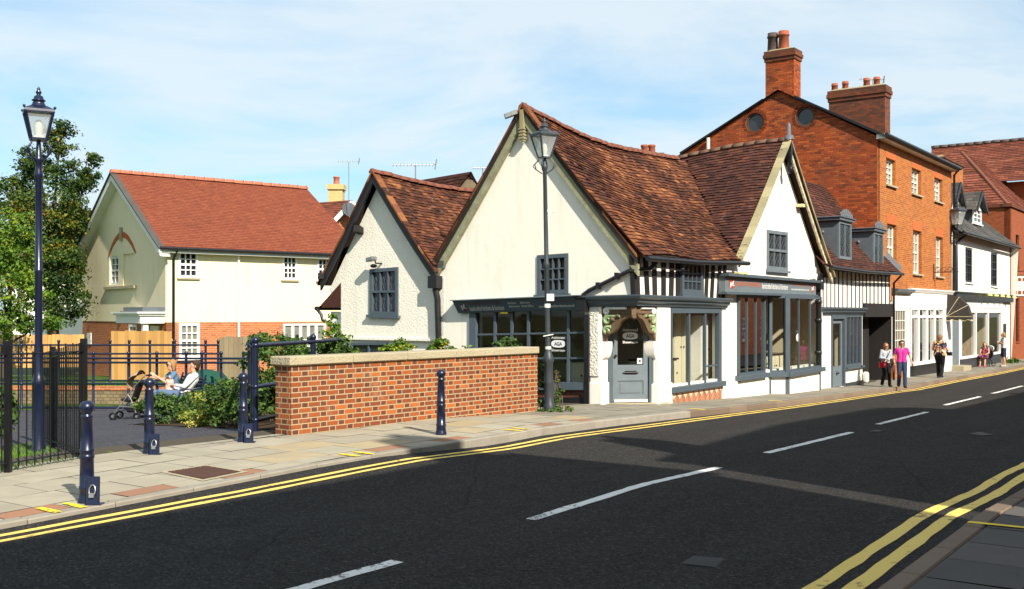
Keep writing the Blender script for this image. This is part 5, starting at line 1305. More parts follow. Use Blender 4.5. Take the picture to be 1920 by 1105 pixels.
# gable wall
gl = PEG.c(1281, 287); gt_ = PEG.c(1461, 172)
oc = [PEG.c(1415, 230), PEG.c(1509, 219)]
def circ(c, r, n=20): return [(c[0] + r * math.cos(2 * math.pi * k / n), c[1] + r * math.sin(2 * math.pi * k / n)) for k in range(n)]
rad = .37
wall_mesh(MB(), PEG, [(0, 2.2), (0, zEe), (gt_[0], gt_[1]), (gl[0], gl[1]), (gl[0], 2.2)], [circ(c, rad) for c in oc], .3, .008).build('gable_wall', M['ebrick_side'], E)
for c in oc:
    mb = MB(); ri, ro_ = rad - .07, rad; n = 24
    for k in range(n):
        a, b_ = 2 * math.pi * k / n, 2 * math.pi * (k + 1) / n; mb.pq(PEG, [(c[0] + ro_ * math.cos(a), c[1] + ro_ * math.sin(a)), (c[0] + ro_ * math.cos(b_), c[1] + ro_ * math.sin(b_)), (c[0] + ri * math.cos(b_), c[1] + ri * math.sin(b_)), (c[0] + ri * math.cos(a), c[1] + ri * math.sin(a))], -.14, -.06)
    o = mb.build('round_window', M['sooty'], E); mb = MB(); mb.add([PEG.P(*p, -.11) for p in circ(c, rad - .02)], [tuple(range(20))]); mb.build('pane', M['dglass'], o, uv=False)
    mb = MB()
    for k in range(28):
        a, b_ = 2 * math.pi * (k + .06) / 28, 2 * math.pi * (k + .94) / 28; mb.cur = random.random(); mb.pq(PEG, [(c[0] + (rad + .14) * math.cos(a), c[1] + (rad + .14) * math.sin(a)), (c[0] + (rad + .14) * math.cos(b_), c[1] + (rad + .14) * math.sin(b_)), (c[0] + rad * math.cos(b_), c[1] + rad * math.sin(b_)), (c[0] + rad * math.cos(a), c[1] + rad * math.sin(a))], -.05, .008)
    mb.build('brick_ring', M['ebrick_side'], o)
# roof and verge
dE, nE = dirs(36.1)
def SE(side):
    def S(u, v):
        a = -.15 + (eA1 - eA0 + .3) * u; dv_ = Vector((*(PE.u * a), 0))
        e = PEG.P(-.35 if side else gl[0] + .15, (zEe if side else gl[1]) - .12); r = PEG.P(gt_[0], gt_[1] + .04); return lerp3(e, r, v) + dv_
    return S
rE = grid_surface(SE(1), 4, 4, .02).build('roof', M['slate'], E); grid_surface(SE(0), 4, 4, .02).build('roof', M['slate'], E)
for ea, px in (((-.3, zEe - .02), 1490), ((gl[0] + .1, gl[1] - .02), 1432)):
    a_s = PEG.a(px); f_ = (a_s - ea[0]) / (gt_[0] - ea[0]); MB().beam(PEG.P(*ea, .03), PEG.P(a_s, ea[1] + (gt_[1] + .06 - ea[1]) * f_, .03), .14, .09).build('verge', M['black'], E)
gt = MB(); gt.pbox(PE, eA0 - .1, eA1 + .1, zEe - .10, zEe + .06, .0, .30); o = gt.build('eaves_board', M['offwhite'], E)
mb = MB(); mb.tube([PE.P(eA0 - .12, zEe + .02, .36), PE.P(eA1 + .12, zEe + .02, .36)], .07, 8); mb.tube([PE.P(eA1 - .02, zEe, .34), PE.P(eA1 - .02, zEe - .25, .12), PE.P(eA1 - .05, 2.6, .10)], .05, 8); mb.build('gutter', M['black'], o)
def stack(pl, x0, x1, ytop, ycorb, zbase, depth, o1, mat, pots, root=None, name='chimney'):
    a0, zt = pl.c(x0, ytop, o1); a1, _ = pl.c(x1, ytop, o1); a0, a1 = min(a0, a1), max(a0, a1); zk = pl.c((x0 + x1) / 2, ycorb, o1)[1]
    mb = MB(); mb.pbox(pl, a0 + .05, a1 - .05, zbase, zk, o1 - depth + .05, o1 - .05); st = mb.build(name, mat, root)
    mb = MB(); m = (zt - zk) / 3
    mb.pbox(pl, a0 + .01, a1 - .01, zk, zk + m, o1 - depth + .01, o1 - .01); mb.pbox(pl, a0 - .03, a1 + .03, zk + m, zk + 2 * m, o1 - depth - .03, o1 + .03); mb.pbox(pl, a0 - .0, a1 + .0, zk + 2 * m, zt, o1 - depth, o1); mb.build('corbelling', M['chimbrick'], st)
    fl = MB(); fl.hexa([pl.P(a0 + .02, zt, o1 - depth + .02), pl.P(a1 - .02, zt, o1 - depth + .02), pl.P(a1 - .02, zt, o1 - .02), pl.P(a0 + .02, zt, o1 - .02), pl.P(a0 + .2, zt + .09, o1 - depth + .2), pl.P(a1 - .2, zt + .09, o1 - depth + .2), pl.P(a1 - .2, zt + .09, o1 - .2), pl.P(a0 + .2, zt + .09, o1 - .2)]); fl.build('flaunching', M['oldoak'], st)
    for px, yb, yt, r, mt in pots:
        a, z = pl.c(px, yb, o1 - depth / 2); h = pl.c(px, yt, o1 - depth / 2)[1] - zt - .04; z = zt + .06
        p = MB(); p.lathe(pl.P(a, z - .05, o1 - depth / 2), [(r * 1.05, 0), (r * .92, h * .8), (r * 1.08, h * .82), (r * 1.08, h * .9), (r * .98, h * .92), (r * .98, h + .05), (r * .7, h + .05), (r * .7, h * .7)], 14); p.build('chimney_pot', mt, st)
    return st
stack(PEG, 1432, 1490, 98, 113, gt_[1] - .42, .8, .008, M['ebrick_side'], [(1449, 97, 64, .20, M['sooty']), (1469.5, 95, 60, .20, M['clay'])], E)
mb = MB(); a, z = PEG.c(1331, 281); mb.tube([PEG.P(a, z - .1, .15), PEG.P(a, z + .45, .15)], .07, 8); mb.build('flue', M['offwhite'], E)
mb = MB(); a, z = PEG.c(1488, 281, .2); mb.tube([PEG.P(a, z, 0), PEG.P(a, z, .25)], .03, 6); mb.ball(PEG.P(a, z, .3), (.09, .09, .12)); mb.build('security_light', M['black'], E)
# right-hand stack at the far end of E's front slope
PEC = gable_plane(PE.P(e0 + 4.2, 0).xy, 36.1)
stack(PEC, 1551, 1661, 172, 186, zEe - .2, .8, 0, M['chimbrick'], [(1565, 180, 158, .13, M['clay']), (1585, 177, 154, .13, M['clay']), (1625, 171, 148, .13, M['clay']), (1644, 169, 146, .13, M['clay'])], E)
# shopfront
mb = MB(); mb.pbox(PE, qe(1703, 560)[0], eA1 - .02, sz1, zfa, -.05, .05); mb.build('fascia', M['bright'], E)
mb = MB(); moulding(mb, [PE.P(qe(1702, 550)[0], zfa - .06, .05), PE.P(eA1, zfa - .06, .05)], [(-.1, 0), (.03, 0), (.06, .06), (.10, .12), (.10, .16), (-.1, .16)]); mb.build('cornice', M['white'], E)
mb = MB(); 
mb.pbox(PE, sw0 - .05, sw0 + .10, sz0, sz1, -.1, .04); mb.pbox(PE, sw1 - .1, eA1 - .02, -1.3, sz1, -.1, .04); mb.pbox(PE, sw0 + .1, sw1 - .1, sz1 - .08, sz1, -.1, .03); mb.pbox(PE, sw0 - .05, sw1 - .1, sz0 - .06, sz0 + .05, -.1, .06)
for px in (1721.5, 1737.5, 1752): a = qe(px, 600)[0]; mb.pbox(PE, a - .12, a + .12, sz0 + .05, sz1 - .08, -.10, .035)
zt_ = qe(1735, 594)[1]; 
xs_ = [sw0 + .1] + [qe(p, 600)[0] for p in (1721.5, 1737.5, 1752)] + [sw1 - .1]
for i in range(4): mb.pbox(PE, xs_[i] + (.12 if i else 0), xs_[i + 1] - (.12 if i < 3 else 0), zt_ - .05, zt_ + .05, -.08, .02)
o = mb.build('shop_window', M['white'], E); MB().pbox(PE, sw0, sw1 - .05, sz0, sz1, -.065, -.055).build('pane', M['glass'], o)
MB().pbox(PE, sw0 - .1, sw1, -1.4, sz0 - .062, -.1, .045).build('plinth', M['black'], E)
lx0, lx1 = qe(1673, 600)[0], qe(1703, 600)[0]
mb = MB(); mb.pbox(PE, lx0, lx1, qe(1690, 578)[1], zfa - .1, -.1, .03); mb.build('side_fascia', M['bright'], E)
mb = MB(); moulding(mb, [PE.P(lx0 - .1, zfa - .14, 0), PE.P(lx1 + .1, zfa - .14, 0)], [(-.05, 0), (.1, 0), (.18, .07), (.25, .1), (.25, .16), (-.05, .2)]); mb.build('side_cornice', M['slategrey'], E)
w = PE.q(1671, 1696, 578, 578, 663, 663); w = [(w[0][0], w[0][1]), (w[1][0], w[0][1]), (w[1][0], w[3][1]), (w[0][0], w[3][1])]
window(E, PE, w, M['offwhite'], M['brownglass'], 5, 4, .10, .03, .0, .06, name='barred_window'); 
mb = MB(); mb.pbox(PE, lx1 - .6, lx1 + .05, -1.3, zfa - .3, -.05, .05); mb.build('pier', M['bright'], E)
room(E, PE, sw0 - .2, eA1 - .3, -.8, sz1 + .1, 3.5, -.31, True, 'indark')
t = thing('iron_sign_bracket', PE.P(*qe(1748, 510), 0), 'black scrolled iron sign bracket on the orange brick front', 'bracket')
mb = MB(); c = qe(1750, 511); Pb = lambda a, z, o: PE.P(c[0] + a, c[1] + z, o)
mb.tube([Pb(0, 0, 0), Pb(.0, 0, 1.0)], .02, 6); mb.tube([Pb(0, .35, .02), Pb(0, -.3, .02)], .02, 6)
for k in range(3): mb.tube([Pb(0, .02 + .10 + .09 * math.sin(t_), .18 + .24 * k + .09 * math.cos(t_)) for t_ in [i * .55 - 1.6 for i in range(11)]], .012, 5)
mb.build('scrollwork', M['black'], t)
# ================= white slate roofed shop (F)
PF = PE; qf = PF.c
GF = Vector((*PF.P(11, 0).xy, zpave(54)))
Fb = thing('slate_roofed_shop', GF, 'white painted shop with slate roof and two gabled dormers next to the tall brick house', 'building', 'buildings along the street')
f0, f1 = qf(1785.5, 500)[0], qf(1893, 500)[0]
zEf = qf(1786, 434)[1]
w1 = PF.q(1809.5, 1823.5, 463, 466, 531, 529); w2 = PF.q(1857.5, 1870, 473, 475, 538, 536)
zc3 = qf(1840, 561)[1]; zs1 = qf(1840, 578)[1]
fw0, fw1 = qf(1800, 600)[0], qf(1876, 600)[0]; zf0 = qf(1840, 668)[1]
wall_mesh(MB(), PF, [(f0, -1.6), (f1, -1.6), (f1, zEf), (f0, zEf)], [w1[::-1], w2[::-1], [(fw0, zf0), (fw1, zf0), (fw1, zs1), (fw0, zs1)]], .22, .01).build('front_wall', M['oldwhite'], Fb)
for w in (w1, w2): window(Fb, PF, w, M['black'], M['dglass'], 3, 4, .10, .03, -.10, .07, sill=.08, sash=True, sillmat=M['white'])
mb = MB(); mb.pbox(PF, f0 + .02, f1 + .1, zc3 - .10, zc3 + .22, .0, .18); mb.pbox(PF, f0 + .02, f1 + .15, zc3 + .22, zc3 + .28, .0, .26); mb.build('cornice', M['black'], Fb)
mb = MB(); mb.pbox(PF, fw0, fw1 + .3, zs1, zc3 - .102, -.02, .06); mb.build('fascia', M['white'], Fb)
mb = MB(); zb = zf0
for x in (fw0, qf(1828, 600)[0], qf(1851, 600)[0], fw1 - .02): mb.pbox(PF, x - .07, x + .07, zb, zs1 - .02, -.08, .07)
mb.pbox(PF, fw0 + .07, fw1 - .1, zs1 - .22, zs1 - .02, -.08, .06); mb.pbox(PF, fw0 + .07, fw1 - .1, zb, zb + .10, -.08, .09)
o = mb.build('shop_window', M['white'], Fb); MB().pbox(PF, fw0 - .0, fw1, zb + .05, zs1 - .1, -.05, -.04).build('pane', M['glass'], o)
a0_, a1_ = qf(1799, 640)[0], qf(1832, 640)[0]
mb = MB(); mb.pbox(PF, a0_, a1_, -1.6, zb - .002, -.1, .07); mb.pbox(PF, a1_, fw1, -1.6, zb - .01, -.1, .04); mb.build('plinth', M['postgrey'], Fb)
mb = MB(); mb.pbox(PF, qf(1783, 640)[0], qf(1797, 640)[0], -.82, zs1 - .2, .0, .03); mb.build('door', M['slatelight'], Fb)
mb = MB(); mb.pbox(PF, qf(1783, 640)[0] - .1, qf(1797, 640)[0], -1.4, -.60, .0, .55); mb.build('doorstep', M['stone'], Fb)
mb = MB(); x = qf(1884, 640)[0]; mb.pbox(PF, x - .5, x + .3, -.8, qf(1884, 607)[1], -.02, .025); mb.build('side_door', M['black'], Fb)
room(Fb, PF, fw0 - .2, fw1 + .2, -.85, zs1 + .1, 4, -.23)
# roof
rF = qf(1790, 335); dF = 3.4
def SF(u, v):
    a = f0 - .05 + (f1 + .35 - f0) * u; e = PF.P(a, zEf - .05, .40); r = PF.P(a, zEf + 3.3, -dF); p = lerp3(e, r, v); p.z -= .06 * math.sin(math.pi * v) + .05 * math.sin(u * 6) * (1 - v); return p
rFo = grid_surface(SF, 8, 6, -.03).build('roof', M['undertile'], Fb)
tile_slope(MB(), SF, f1 - f0 + .4, 5, .22, .30, .018, None, .8, random.Random(9)).build('slating', M['slate'], rFo, uv=False)
mb = MB(); P = PF.P; mb.quad(P(f1 + .3, zEf - .05, .4), P(f1 + .3, zEf + 3.3, -dF), P(f1 + .3, -1.5, -dF), P(f1 + .3, -1.5, .0)); mb.build('end_wall', M['oldwhite'], Fb)
gt = MB(); gt.tube([PF.P(f0, zEf - .05, .46), PF.P(f1 + .3, zEf - .12, .46)], .07, 8); gt.tube([PF.P(f0 + .75, zEf - .1, .44), PF.P(f0 + .75, zEf - .35, .12), PF.P(f0 + .45, zEf - .6, .08), PF.P(f0 + .45, zc3 + .3, .08)], .06, 8); gt.build('gutter', M['black'], Fb)
def gdormer(x0, x1, yt, yb, yapex):
    fo = -.55; pl = Plane(PF.P(0, 0, fo).xy, PF.u, PF.n); a0, zt_ = pl.c(x0, yt); a1, _ = pl.c(x1, yt); zb_ = pl.c((x0 + x1) / 2, yb)[1]; za = pl.c((x0 + x1) / 2, yapex)[1]; dep = 3.0; P = pl.P; am = (a0 + a1) / 2
    b = MB(); b.hexa([P(a0, zb_ - .5, -.05), P(a1, zb_ - .5, -.05), P(a1, zb_ - .5, -dep), P(a0, zb_ - .5, -dep), P(a0, zt_, -.05), P(a1, zt_, -.05), P(a1, zt_, -dep), P(a0, zt_, -dep)]); o = b.build('dormer', M['slategrey'], Fb)
    g = MB(); g.add([P(a0 - .1, zt_, 0), P(a1 + .1, zt_, 0), P(am, za - .05, 0), P(a0 - .1, zt_, -.1), P(a1 + .1, zt_, -.1), P(am, za - .05, -.1)], [(0, 1, 2), (3, 5, 4), (0, 3, 4, 1), (1, 4, 5, 2), (2, 5, 3, 0)]); g.build('dormer_gable', M['white'], o)
    window(o, pl, [(a0, zt_ - .02), (a1, zt_ - .02), (a1, zb_), (a0, zb_)], M['white'], M['dglass'], 2, 3, .10, .05, -.04, .07, name='dormer_window', sill=.1)
    mt = MB(); rr = random.Random(4)
    for sgn in (-1, 1):
        e = a0 - .35 if sgn < 0 else a1 + .35; ze = zt_ - (za - zt_) * .25
        tile_slope(mt, lambda u, v: lerp3(P(e, ze, .3 - dep * u), P(am, za, .3 - dep * u), v), dep, 1.4, .2, .26, .016, None, .8, rr)
    mt.build('dormer_roof', M['slate'], o, uv=False)
    bb = MB(); 
    for e in (a0 - .33, a1 + .33): bb.beam(P(e, zt_ - (za - zt_) * .25 - .05, .27), P(am, za - .03, .27), .16, .05, (PF.n.x, PF.n.y, 0))
    bb.build('barge_board', M['black'], o)
gdormer(1784, 1797, 374, 395, 343); gdormer(1824.5, 1839.5, 387, 420, 360)
PFC = gable_plane(PF.P(f0 + .1, 0).xy, 36.1)
PST = Plane(PF.P(0, 0, -1.2).xy, PF.u, PF.n)
stack(PST, 1772, 1808, 293, 308, 5.0, 1.3, 0, M['ebrick'], [], Fb)
# ---- awning, lamps, hanging sign, wall lantern
rA_ = .98; a0_ = qf(1772, 593)[0]; ab = qf(1772, 594)[1]; a1_ = PF.a(1822, rA_)
M['awn'] = cloth_('awning_canvas', (.050, .043, .038))
t = thing('awning', PF.P((a0_ + a1_) / 2, ab, .2), 'dark brown folding door awning with pale piping over the slate roofed shop door', 'awning')
mb = MB(); pip = MB(); n = 3; rows = []
for k in range(n + 1):
    th = math.pi / 2 * k / n; rows.append([PF.P(a0_ + .14 * math.cos(th), ab + rA_ * math.cos(th), .05 + rA_ * math.sin(th)), PF.P(a1_ - .14 * math.cos(th), ab + rA_ * math.cos(th), .05 + rA_ * math.sin(th))])
hL, hR = PF.P(a0_, ab, .04), PF.P(a1_, ab, .04)
for r, s_ in zip(rows, rows[1:]): mb.quad(r[0], r[1], s_[1], s_[0]); mb.quad(r[0], s_[0], hL); mb.quad(r[1], s_[1], hR)
mb.build('canopy', M['awn'], t); va = MB(); last = rows[-1]; edge = [hL, last[0], last[1], hR]
for i in range(3):
    m = 9
    for k in range(m):
        p, q_ = lerp3(edge[i], edge[i + 1], k / m), lerp3(edge[i], edge[i + 1], (k + 1) / m); d1_, d2_ = .16 + .04 * math.sin(k / m * math.pi * 6), .16 + .04 * math.sin((k + 1) / m * math.pi * 6)
        va.quad(p, q_, q_ - Vector((0, 0, d2_)), p - Vector((0, 0, d1_))); pip.tube([p - Vector((0, 0, d1_)), q_ - Vector((0, 0, d2_))], .012, 4, caps=False)
va.build('valance', M['awn'], t)
for r in rows[1:]: pip.tube([hL, r[0], r[1], hR], .008, 5)
pip.build('piping', M['paleoak'], t)
M['lampyellow'] = paint('pale_yellow_lamp', (.62, .58, .22), .5, .1)
lamps = None
for k, px in enumerate((1836, 1848, 1860, 1871, 1883)):
    c = qf(px, 551 + k * 1.2); nm = ['leftmost of the five yellow lamps over the slate roofed shop sign', 'second yellow lamp from the left over the slate roofed shop sign', 'middle one of the five yellow lamps over the slate roofed shop sign', 'fourth yellow lamp from the left over the slate roofed shop sign', 'rightmost of the five yellow lamps over the slate roofed shop sign'][k]
    if lamps is None:
        lamps = thing('swan_neck_lamp', PF.P(c[0], c[1], 0), nm, 'lamp', 'yellow lamps over the shop sign')
        b = PF.P(c[0], c[1], 0); o3 = Vector((*PF.n, 0)); Z = Vector((0, 0, 1)); mb = MB()
        mb.tube([b + Z * .1, b + Z * .1 + o3 * .12] + [b + Z * (.08 + .22 * math.sin(th)) + o3 * (.30 - .16 * math.cos(th)) for th in (.4, .9, 1.57, 2.2, 2.8)] + [b + o3 * .47 + Z * .02], .013, 6); mb.build('arm', M['lampyellow'], lamps)
        mb = MB(); mb.lathe(b + o3 * .48 + Z * -.10, [(.13, 0), (.12, .04), (.05, .12), (.02, .15)], 12); mb.build('lamp_shade', M['lampyellow'], lamps)
    else:
        o = copy_tree(lamps); o.location = PF.P(c[0], c[1], 0); o['label'] = nm
hs0 = PF.c(1893, 517, .55)
hp = PF.P(qf(1896, 520)[0], 0, 0); gx = Plane(hp.xy, PF.n, -PF.u)      # sign hangs at right angles to the front, facing the viewer
t = thing('hanging_sign', gx.P(1.0, gx.c(1905, 540)[1], 0), 'white hanging sign with two rows of red squares on the end of the white shop', 'sign')
c0, c1 = gx.c(1891, 517), gx.c(1891, 557); sa0 = gx.a(1891); sa1 = sa0 + (c0[1] - c1[1]) * .98
mb = MB(); mb.pbox(gx, sa0, sa1, c1[1], c0[1], -.06, .06); mb.build('frame', M['black'], t)
mb = MB(); mb.pbox(gx, sa0 + .04, sa1 - .04, c1[1] + .04, c0[1] - .04, -.08, .08); mb.build('panel', M['white'], t)
mb = MB(); H = c0[1] - c1[1]
for k in range(5):
    for zf_ in (.80, .20):
        a = sa0 + (sa1 - sa0) * (.11 + .195 * k); z = c1[1] + H * zf_; mb.pbox(gx, a - .075, a + .075, z - .085, z + .085, -.085, .085)
mb.build('red_squares', M['redpaint'], t)
mb = MB(); mb.tube([gx.P(0, c0[1] + .22, 0), gx.P(sa1 + .05, c0[1] + .22, 0)], .022, 6); mb.tube([gx.P(sa0 + .2, c0[1] + .22, 0), gx.P(sa0 + .2, c0[1], 0)], .014, 5); mb.tube([gx.P(sa1 - .2, c0[1] + .22, 0), gx.P(sa1 - .2, c0[1], 0)], .014, 5); mb.build('bracket', M['black'], t)

# ================= large modern brick building (G)
PGs = gable_plane(PF.P(f1 + 1.0, 0, .0).xy, 36.1); PGf = Plane(PF.P(f1 + 1.0, 0, 0).xy, PF.u, PF.n)
G = thing('modern_brick_building', Vector((*PGf.P(4, 0).xy, zpave(66))), 'large modern red brick building with slit windows and a wide hipped tile roof', 'building', 'buildings along the street')
g0 = PGf.a(1894); zG = PGf.c(1896, 388)[1]; sl = [PGf.q(1904.5, 1911, 440, 442, 506, 505), PGf.q(1905, 1911.5, 560, 560, 641, 641)]
wall_mesh(MB(), PGf, [(g0, -1.8), (g0 + 22, -1.8), (g0 + 22, zG), (g0, zG)], [s_[::-1] for s_ in sl], .3).build('front_wall', M['modbrick'], G)
for s_ in sl: window(G, PGf, s_, M['black'], M['dglass'], 1, 3, .06, .03, -.16, .06, sill=.05, name='slit_window', sillmat=M['modbrick'])
o = PGf.P(g0, 0); PGs = gable_plane(o.xy, 36.1); gw0 = PGs.a(1838)
MB().pq(PGs, [(0, zG), (12, zG), (12, -1.8), (0, -1.8)], -.3, 0).build('side_wall', M['modbrick'], G)
mb = MB(); mb.pbox(PGf, g0 - .12, g0 + 22, zG - .02, zG + .16, -.4, .10); mb.pq(PGs, [(0.1, zG + .16), (12, zG + .16), (12, zG - .02), (.1, zG - .02)], -.4, .1); mb.build('parapet', M['chimbrick'], G)
# lower hipped roof over the side wall, then the high block with its ridge square to the street
d3 = Vector((PGf.u.x, PGf.u.y, 0)); n3 = Vector((PGf.n.x, PGf.n.y, 0))
cR = PGs.P(0.15, zG + .1, -.25); hT = at(1804, 287, PGs.P(6, 0, -5).y + 1.5); cL = PGs.P(12, zG + .1, -.25); hTL = hT - n3 * 6
rG1 = MB().quad(cR, cL, hTL, hT).build('roof', M['undertile'], G)
tile_slope(MB(), lambda u, v: lerp3(lerp3(cL, cR, u), lerp3(hTL, hT, u), v), 12, (hT - cR).length * .85, .36, .5, .05, None, .7, random.Random(13)).build('tiling', M['modtile'], rG1, uv=False)
cF = cR + d3 * 14; hF = hT + d3 * 8; tile_slope(MB(), lambda u, v: lerp3(lerp3(cR, cF, u), lerp3(hT, hF, u), v), 14, (hT - cR).length * .8, .36, .5, .05, None, .7, random.Random(15)).build('tiling', M['modtile'], rG1, uv=False)
MB().tube([cR, lerp3(cR, hT, .5) + Vector((0, 0, .05)), hT], .11, 6).build('hip_tiles', M['ridge'], rG1)
PM = gable_plane(PGf.P(g0 + 12, 0, 0).xy, 36.1); m0 = PM.a(1855); zw = PM.c(1890, 342)[1]; m1 = 0.0
MB().pq(PM, [(m0, zw), (m1, zw), (m1, -1), (m0, -1)], -.3, 0).build('upper_wall', M['modbrick'], G)
PM2 = gable_plane(PGf.P(g0 + 19, 0, 0).xy, 36.1); rL_, rR_ = PM2.c(1747, 278), PM2.c(2120, 250); zr = (PM2.c(1747, 278)[1] + PM2.c(1920, 265)[1]) / 2
E0, E1 = PM.P(PM.a(1745), zw, .6), PM.P(m1, zw, .6); R0, R1 = PM2.P(rL_[0], zr), PM2.P(0, zr)
rG2 = MB().quad(E0, E1, R1, R0).build('roof', M['undertile'], G)
tile_slope(MB(), lambda u, v: lerp3(lerp3(E0, E1, u), lerp3(R0, R1, u), v), (E1 - E0).length, (R0 - E0).length, .36, .5, .05, None, .7, random.Random(12)).build('tiling', M['modtile'], rG2, uv=False)
PMF = Plane(PM.P(0, 0).xy, PGf.u, PGf.n); MB().pq(PMF, [(-.3, zw), (26, zw), (26, -1.8), (-.3, -1.8)], -.4, -.01).build('upper_front_wall', M['modbrick'], G); MB().add([PM.P(0, zw, .6), PM2.P(0, zr), PMF.P(14, zw, 0)], [(0, 1, 2)]).build('gable_end', M['modbrick'], G)
ridge_tiles([R0 + Vector((0, 0, .05)), R1 + Vector((0, 0, .05))], .2, .6, M['sooty'], rG2, mort=False)

# ================= small rough plastered gable (A)
GA = Vector((*PBG.P(6.9, 0).xy, -.4))
A = thing('rough_plaster_cottage', GA, 'small cream rough plastered gable with black barge boards and a lattice window', 'building', 'buildings along the street')
q = PBG.c
aa, al, ar = q(710, 324), q(618, 530), q(822, 500)
xl = q(640, 600)[0]; xu = q(617, 540)[0]
aw = PBG.q(695, 748, 505, 501, 592, 590)
zband = q(731, 636)[1]
wall_mesh(MB(), PBG, [(5.02, zband), (5.02, 2.55), (5.25, 2.72), (aa[0], aa[1] - .30), (xu, al[1] - .22), (xl, al[1] - .55), (xl, zband)], [aw[::-1]], .24, .01).build('gable_wall', M['roughcast'], A)
MB().pq(PBG, [(5.02, zband - .002), (xl, zband - .002), (xl, -1.2), (5.02, -1.2)], -.24, -.05).build('plinth_wall', M['oldwhite'], A)
mb = MB(); mb.pbox(PBG, 5.02, xl + .02, zband - .03, zband + .03, -.1, .05); mb.build('plinth_ledge', M['roughcast'], A)
window(A, PBG, aw, M['slategrey'], M['dglass'], 3, 2, .085, .025, -.04, .09, sill=.11, sash=True, lead=(2, 2))
cw = PBG.q(660, 725, 643, 642, 668, 668); window(A, PBG, [(a, z) for a, z in cw], M['slategrey'], M['dglass'], 2, 1, .06, .05, -.03, .07, name='cellar_window')
for s_, e in ((1, (ar[0] - .08, ar[1] - .12)), (-1, (q(612, 524)[0], q(612, 524)[1] - .02))):
    verge(PBG, (aa[0], aa[1] + .0), e, s_, .16, .22, .24, M['black'], 'barge_board', A, -.03); verge(PBG, (aa[0], aa[1] + .04), (e[0], e[1] + .04), s_, .05, .26, .06, M['oldtile'], 'verge_tiles', A, 0, 12)
for px, py in ((683, 430), (616, 518)):
    c = q(px, py); MB().beam(PBG.P(c[0] + .1, c[1] - .05, .0), PBG.P(c[0], c[1], .28), .16, .16).build('purlin_end', M['blacktimber'], A)
u3 = Vector((*PBS.u, 0))
def SA(side):
    e = (5.16, 2.86) if side else (8.95, al[1] - .05)
    def S(u, v):
        b = -.24 + 5.4 * u; p = lerp3(PBG.P(*e), PBG.P(aa[0], aa[1] - .03 - .10 * math.sin(u * 3.0)), v) + u3 * b; p.z -= .08 * math.sin(math.pi * v) - .03 * noise.noise(p * .9); return p
    return S
rA = grid_surface(SA(1), 12, 10, -.03).build('roof', M['undertile'], A); grid_surface(SA(0), 12, 10, -.03).build('roof', M['undertile'], A)
tile_slope(MB(), SA(1), 5.4, 2.95, .10, .17, .024, None, 1.2, random.Random(21), 1.1).build('tiling', M['oldtile'], rA, uv=False); tile_slope(MB(), SA(0), 5.4, 3.1, .12, .2, .024, None, 1.2, random.Random(22)).build('tiling', M['darktile'], rA, uv=False)
ridge_tiles([SA(1)(x / 8, 1) + Vector((0, 0, .03)) for x in range(9)], .11, .33, M['ridge'], rA, mort=False)
# weatherboarded dormer end behind its ridge, and a lean-to on the left with its gutter
mb = MB(); c0 = at(849, 342, 29.6); g_ = [at(893, 343, 29.0), at(868, 352, 29.3), at(880, 329, 29.2)]
dz = MB(); back = Vector((-2.6, 2.0, -.15)); dz.add([at(864, 356, 29.3), at(897, 352, 29.0), at(881, 330, 29.15)] + [p + back for p in (at(864, 356, 29.3), at(897, 352, 29.0), at(881, 330, 29.15))], [(0, 1, 2), (3, 5, 4), (0, 3, 4, 1), (1, 4, 5, 2), (2, 5, 3, 0)]); dm = dz.build('dormer', M['greyfence'], A)
mt = MB(); tp = at(881, 329, 29.15) + Vector((.04, -.1, .06)); l_ = at(858, 358, 29.3); r_ = at(899, 354, 29.0)
for e in (l_, r_): tile_slope(mt, lambda u, v: lerp3(e + back * u * 1.0, tp + back * u, v) + Vector((0, 0, .03)), 3.2, .55, .1, .18, .02, None, 1, random.Random(2))
mt.build('dormer_roof', M['darktile'], dm, uv=False)
mb = MB(); p0, p1 = q(641, 552), q(598, 577); dpt = 2.2
def SLT(u, v): return lerp3(PBG.P(p1[0], p1[1], -dpt * u), PBG.P(p0[0] - .15, p0[1] + .25, -dpt * u), v)
wg = [q(640, 531), q(622, 551), q(603, 572), q(606, 577), q(640, 577)]; MB().add([PBG.P(*p, .03) for p in wg] + [PBG.P(*p, -2.1) for p in wg], [(0, 1, 2, 3, 4), (9, 8, 7, 6, 5)] + [(i, (i + 1) % 5, 5 + (i + 1) % 5, 5 + i) for i in range(5)]).build('lean_to_end', M['darktile'], A)
mt = MB(); tile_slope(mt, SLT, 2.2, .85, .11, .18, .026, None, 1.2, random.Random(31)); lt = grid_surface(SLT, 4, 4, -.03).build('lean_to_roof', M['undertile'], A); mt.build('tiling', M['darktile'], lt, uv=False)
MB().pq(PBG, [(xl - .02, p1[1] - .1), (q(614, 600)[0], p1[1] - .1), (q(614, 600)[0], -1.2), (xl - .02, -1.2)], -2.0, -.12).build('lean_to_wall', M['oldwhite'], A)
mb = MB(); mb.tube([PBG.P(p1[0] + .02, p1[1] - .02, .1), PBG.P(p1[0] + .02, p1[1] - .02, -2)], .05, 8); c = q(605, 590); mb.tube([PBG.P(p1[0], p1[1] - .05, .06), PBG.P(c[0], c[1], .05), PBG.P(q(606, 600)[0], q(606, 600)[1], .03), PBG.P(q(616, 607)[0], q(616, 607)[1], -.05)], .04, 8); mb.build('gutter', M['black'], A)
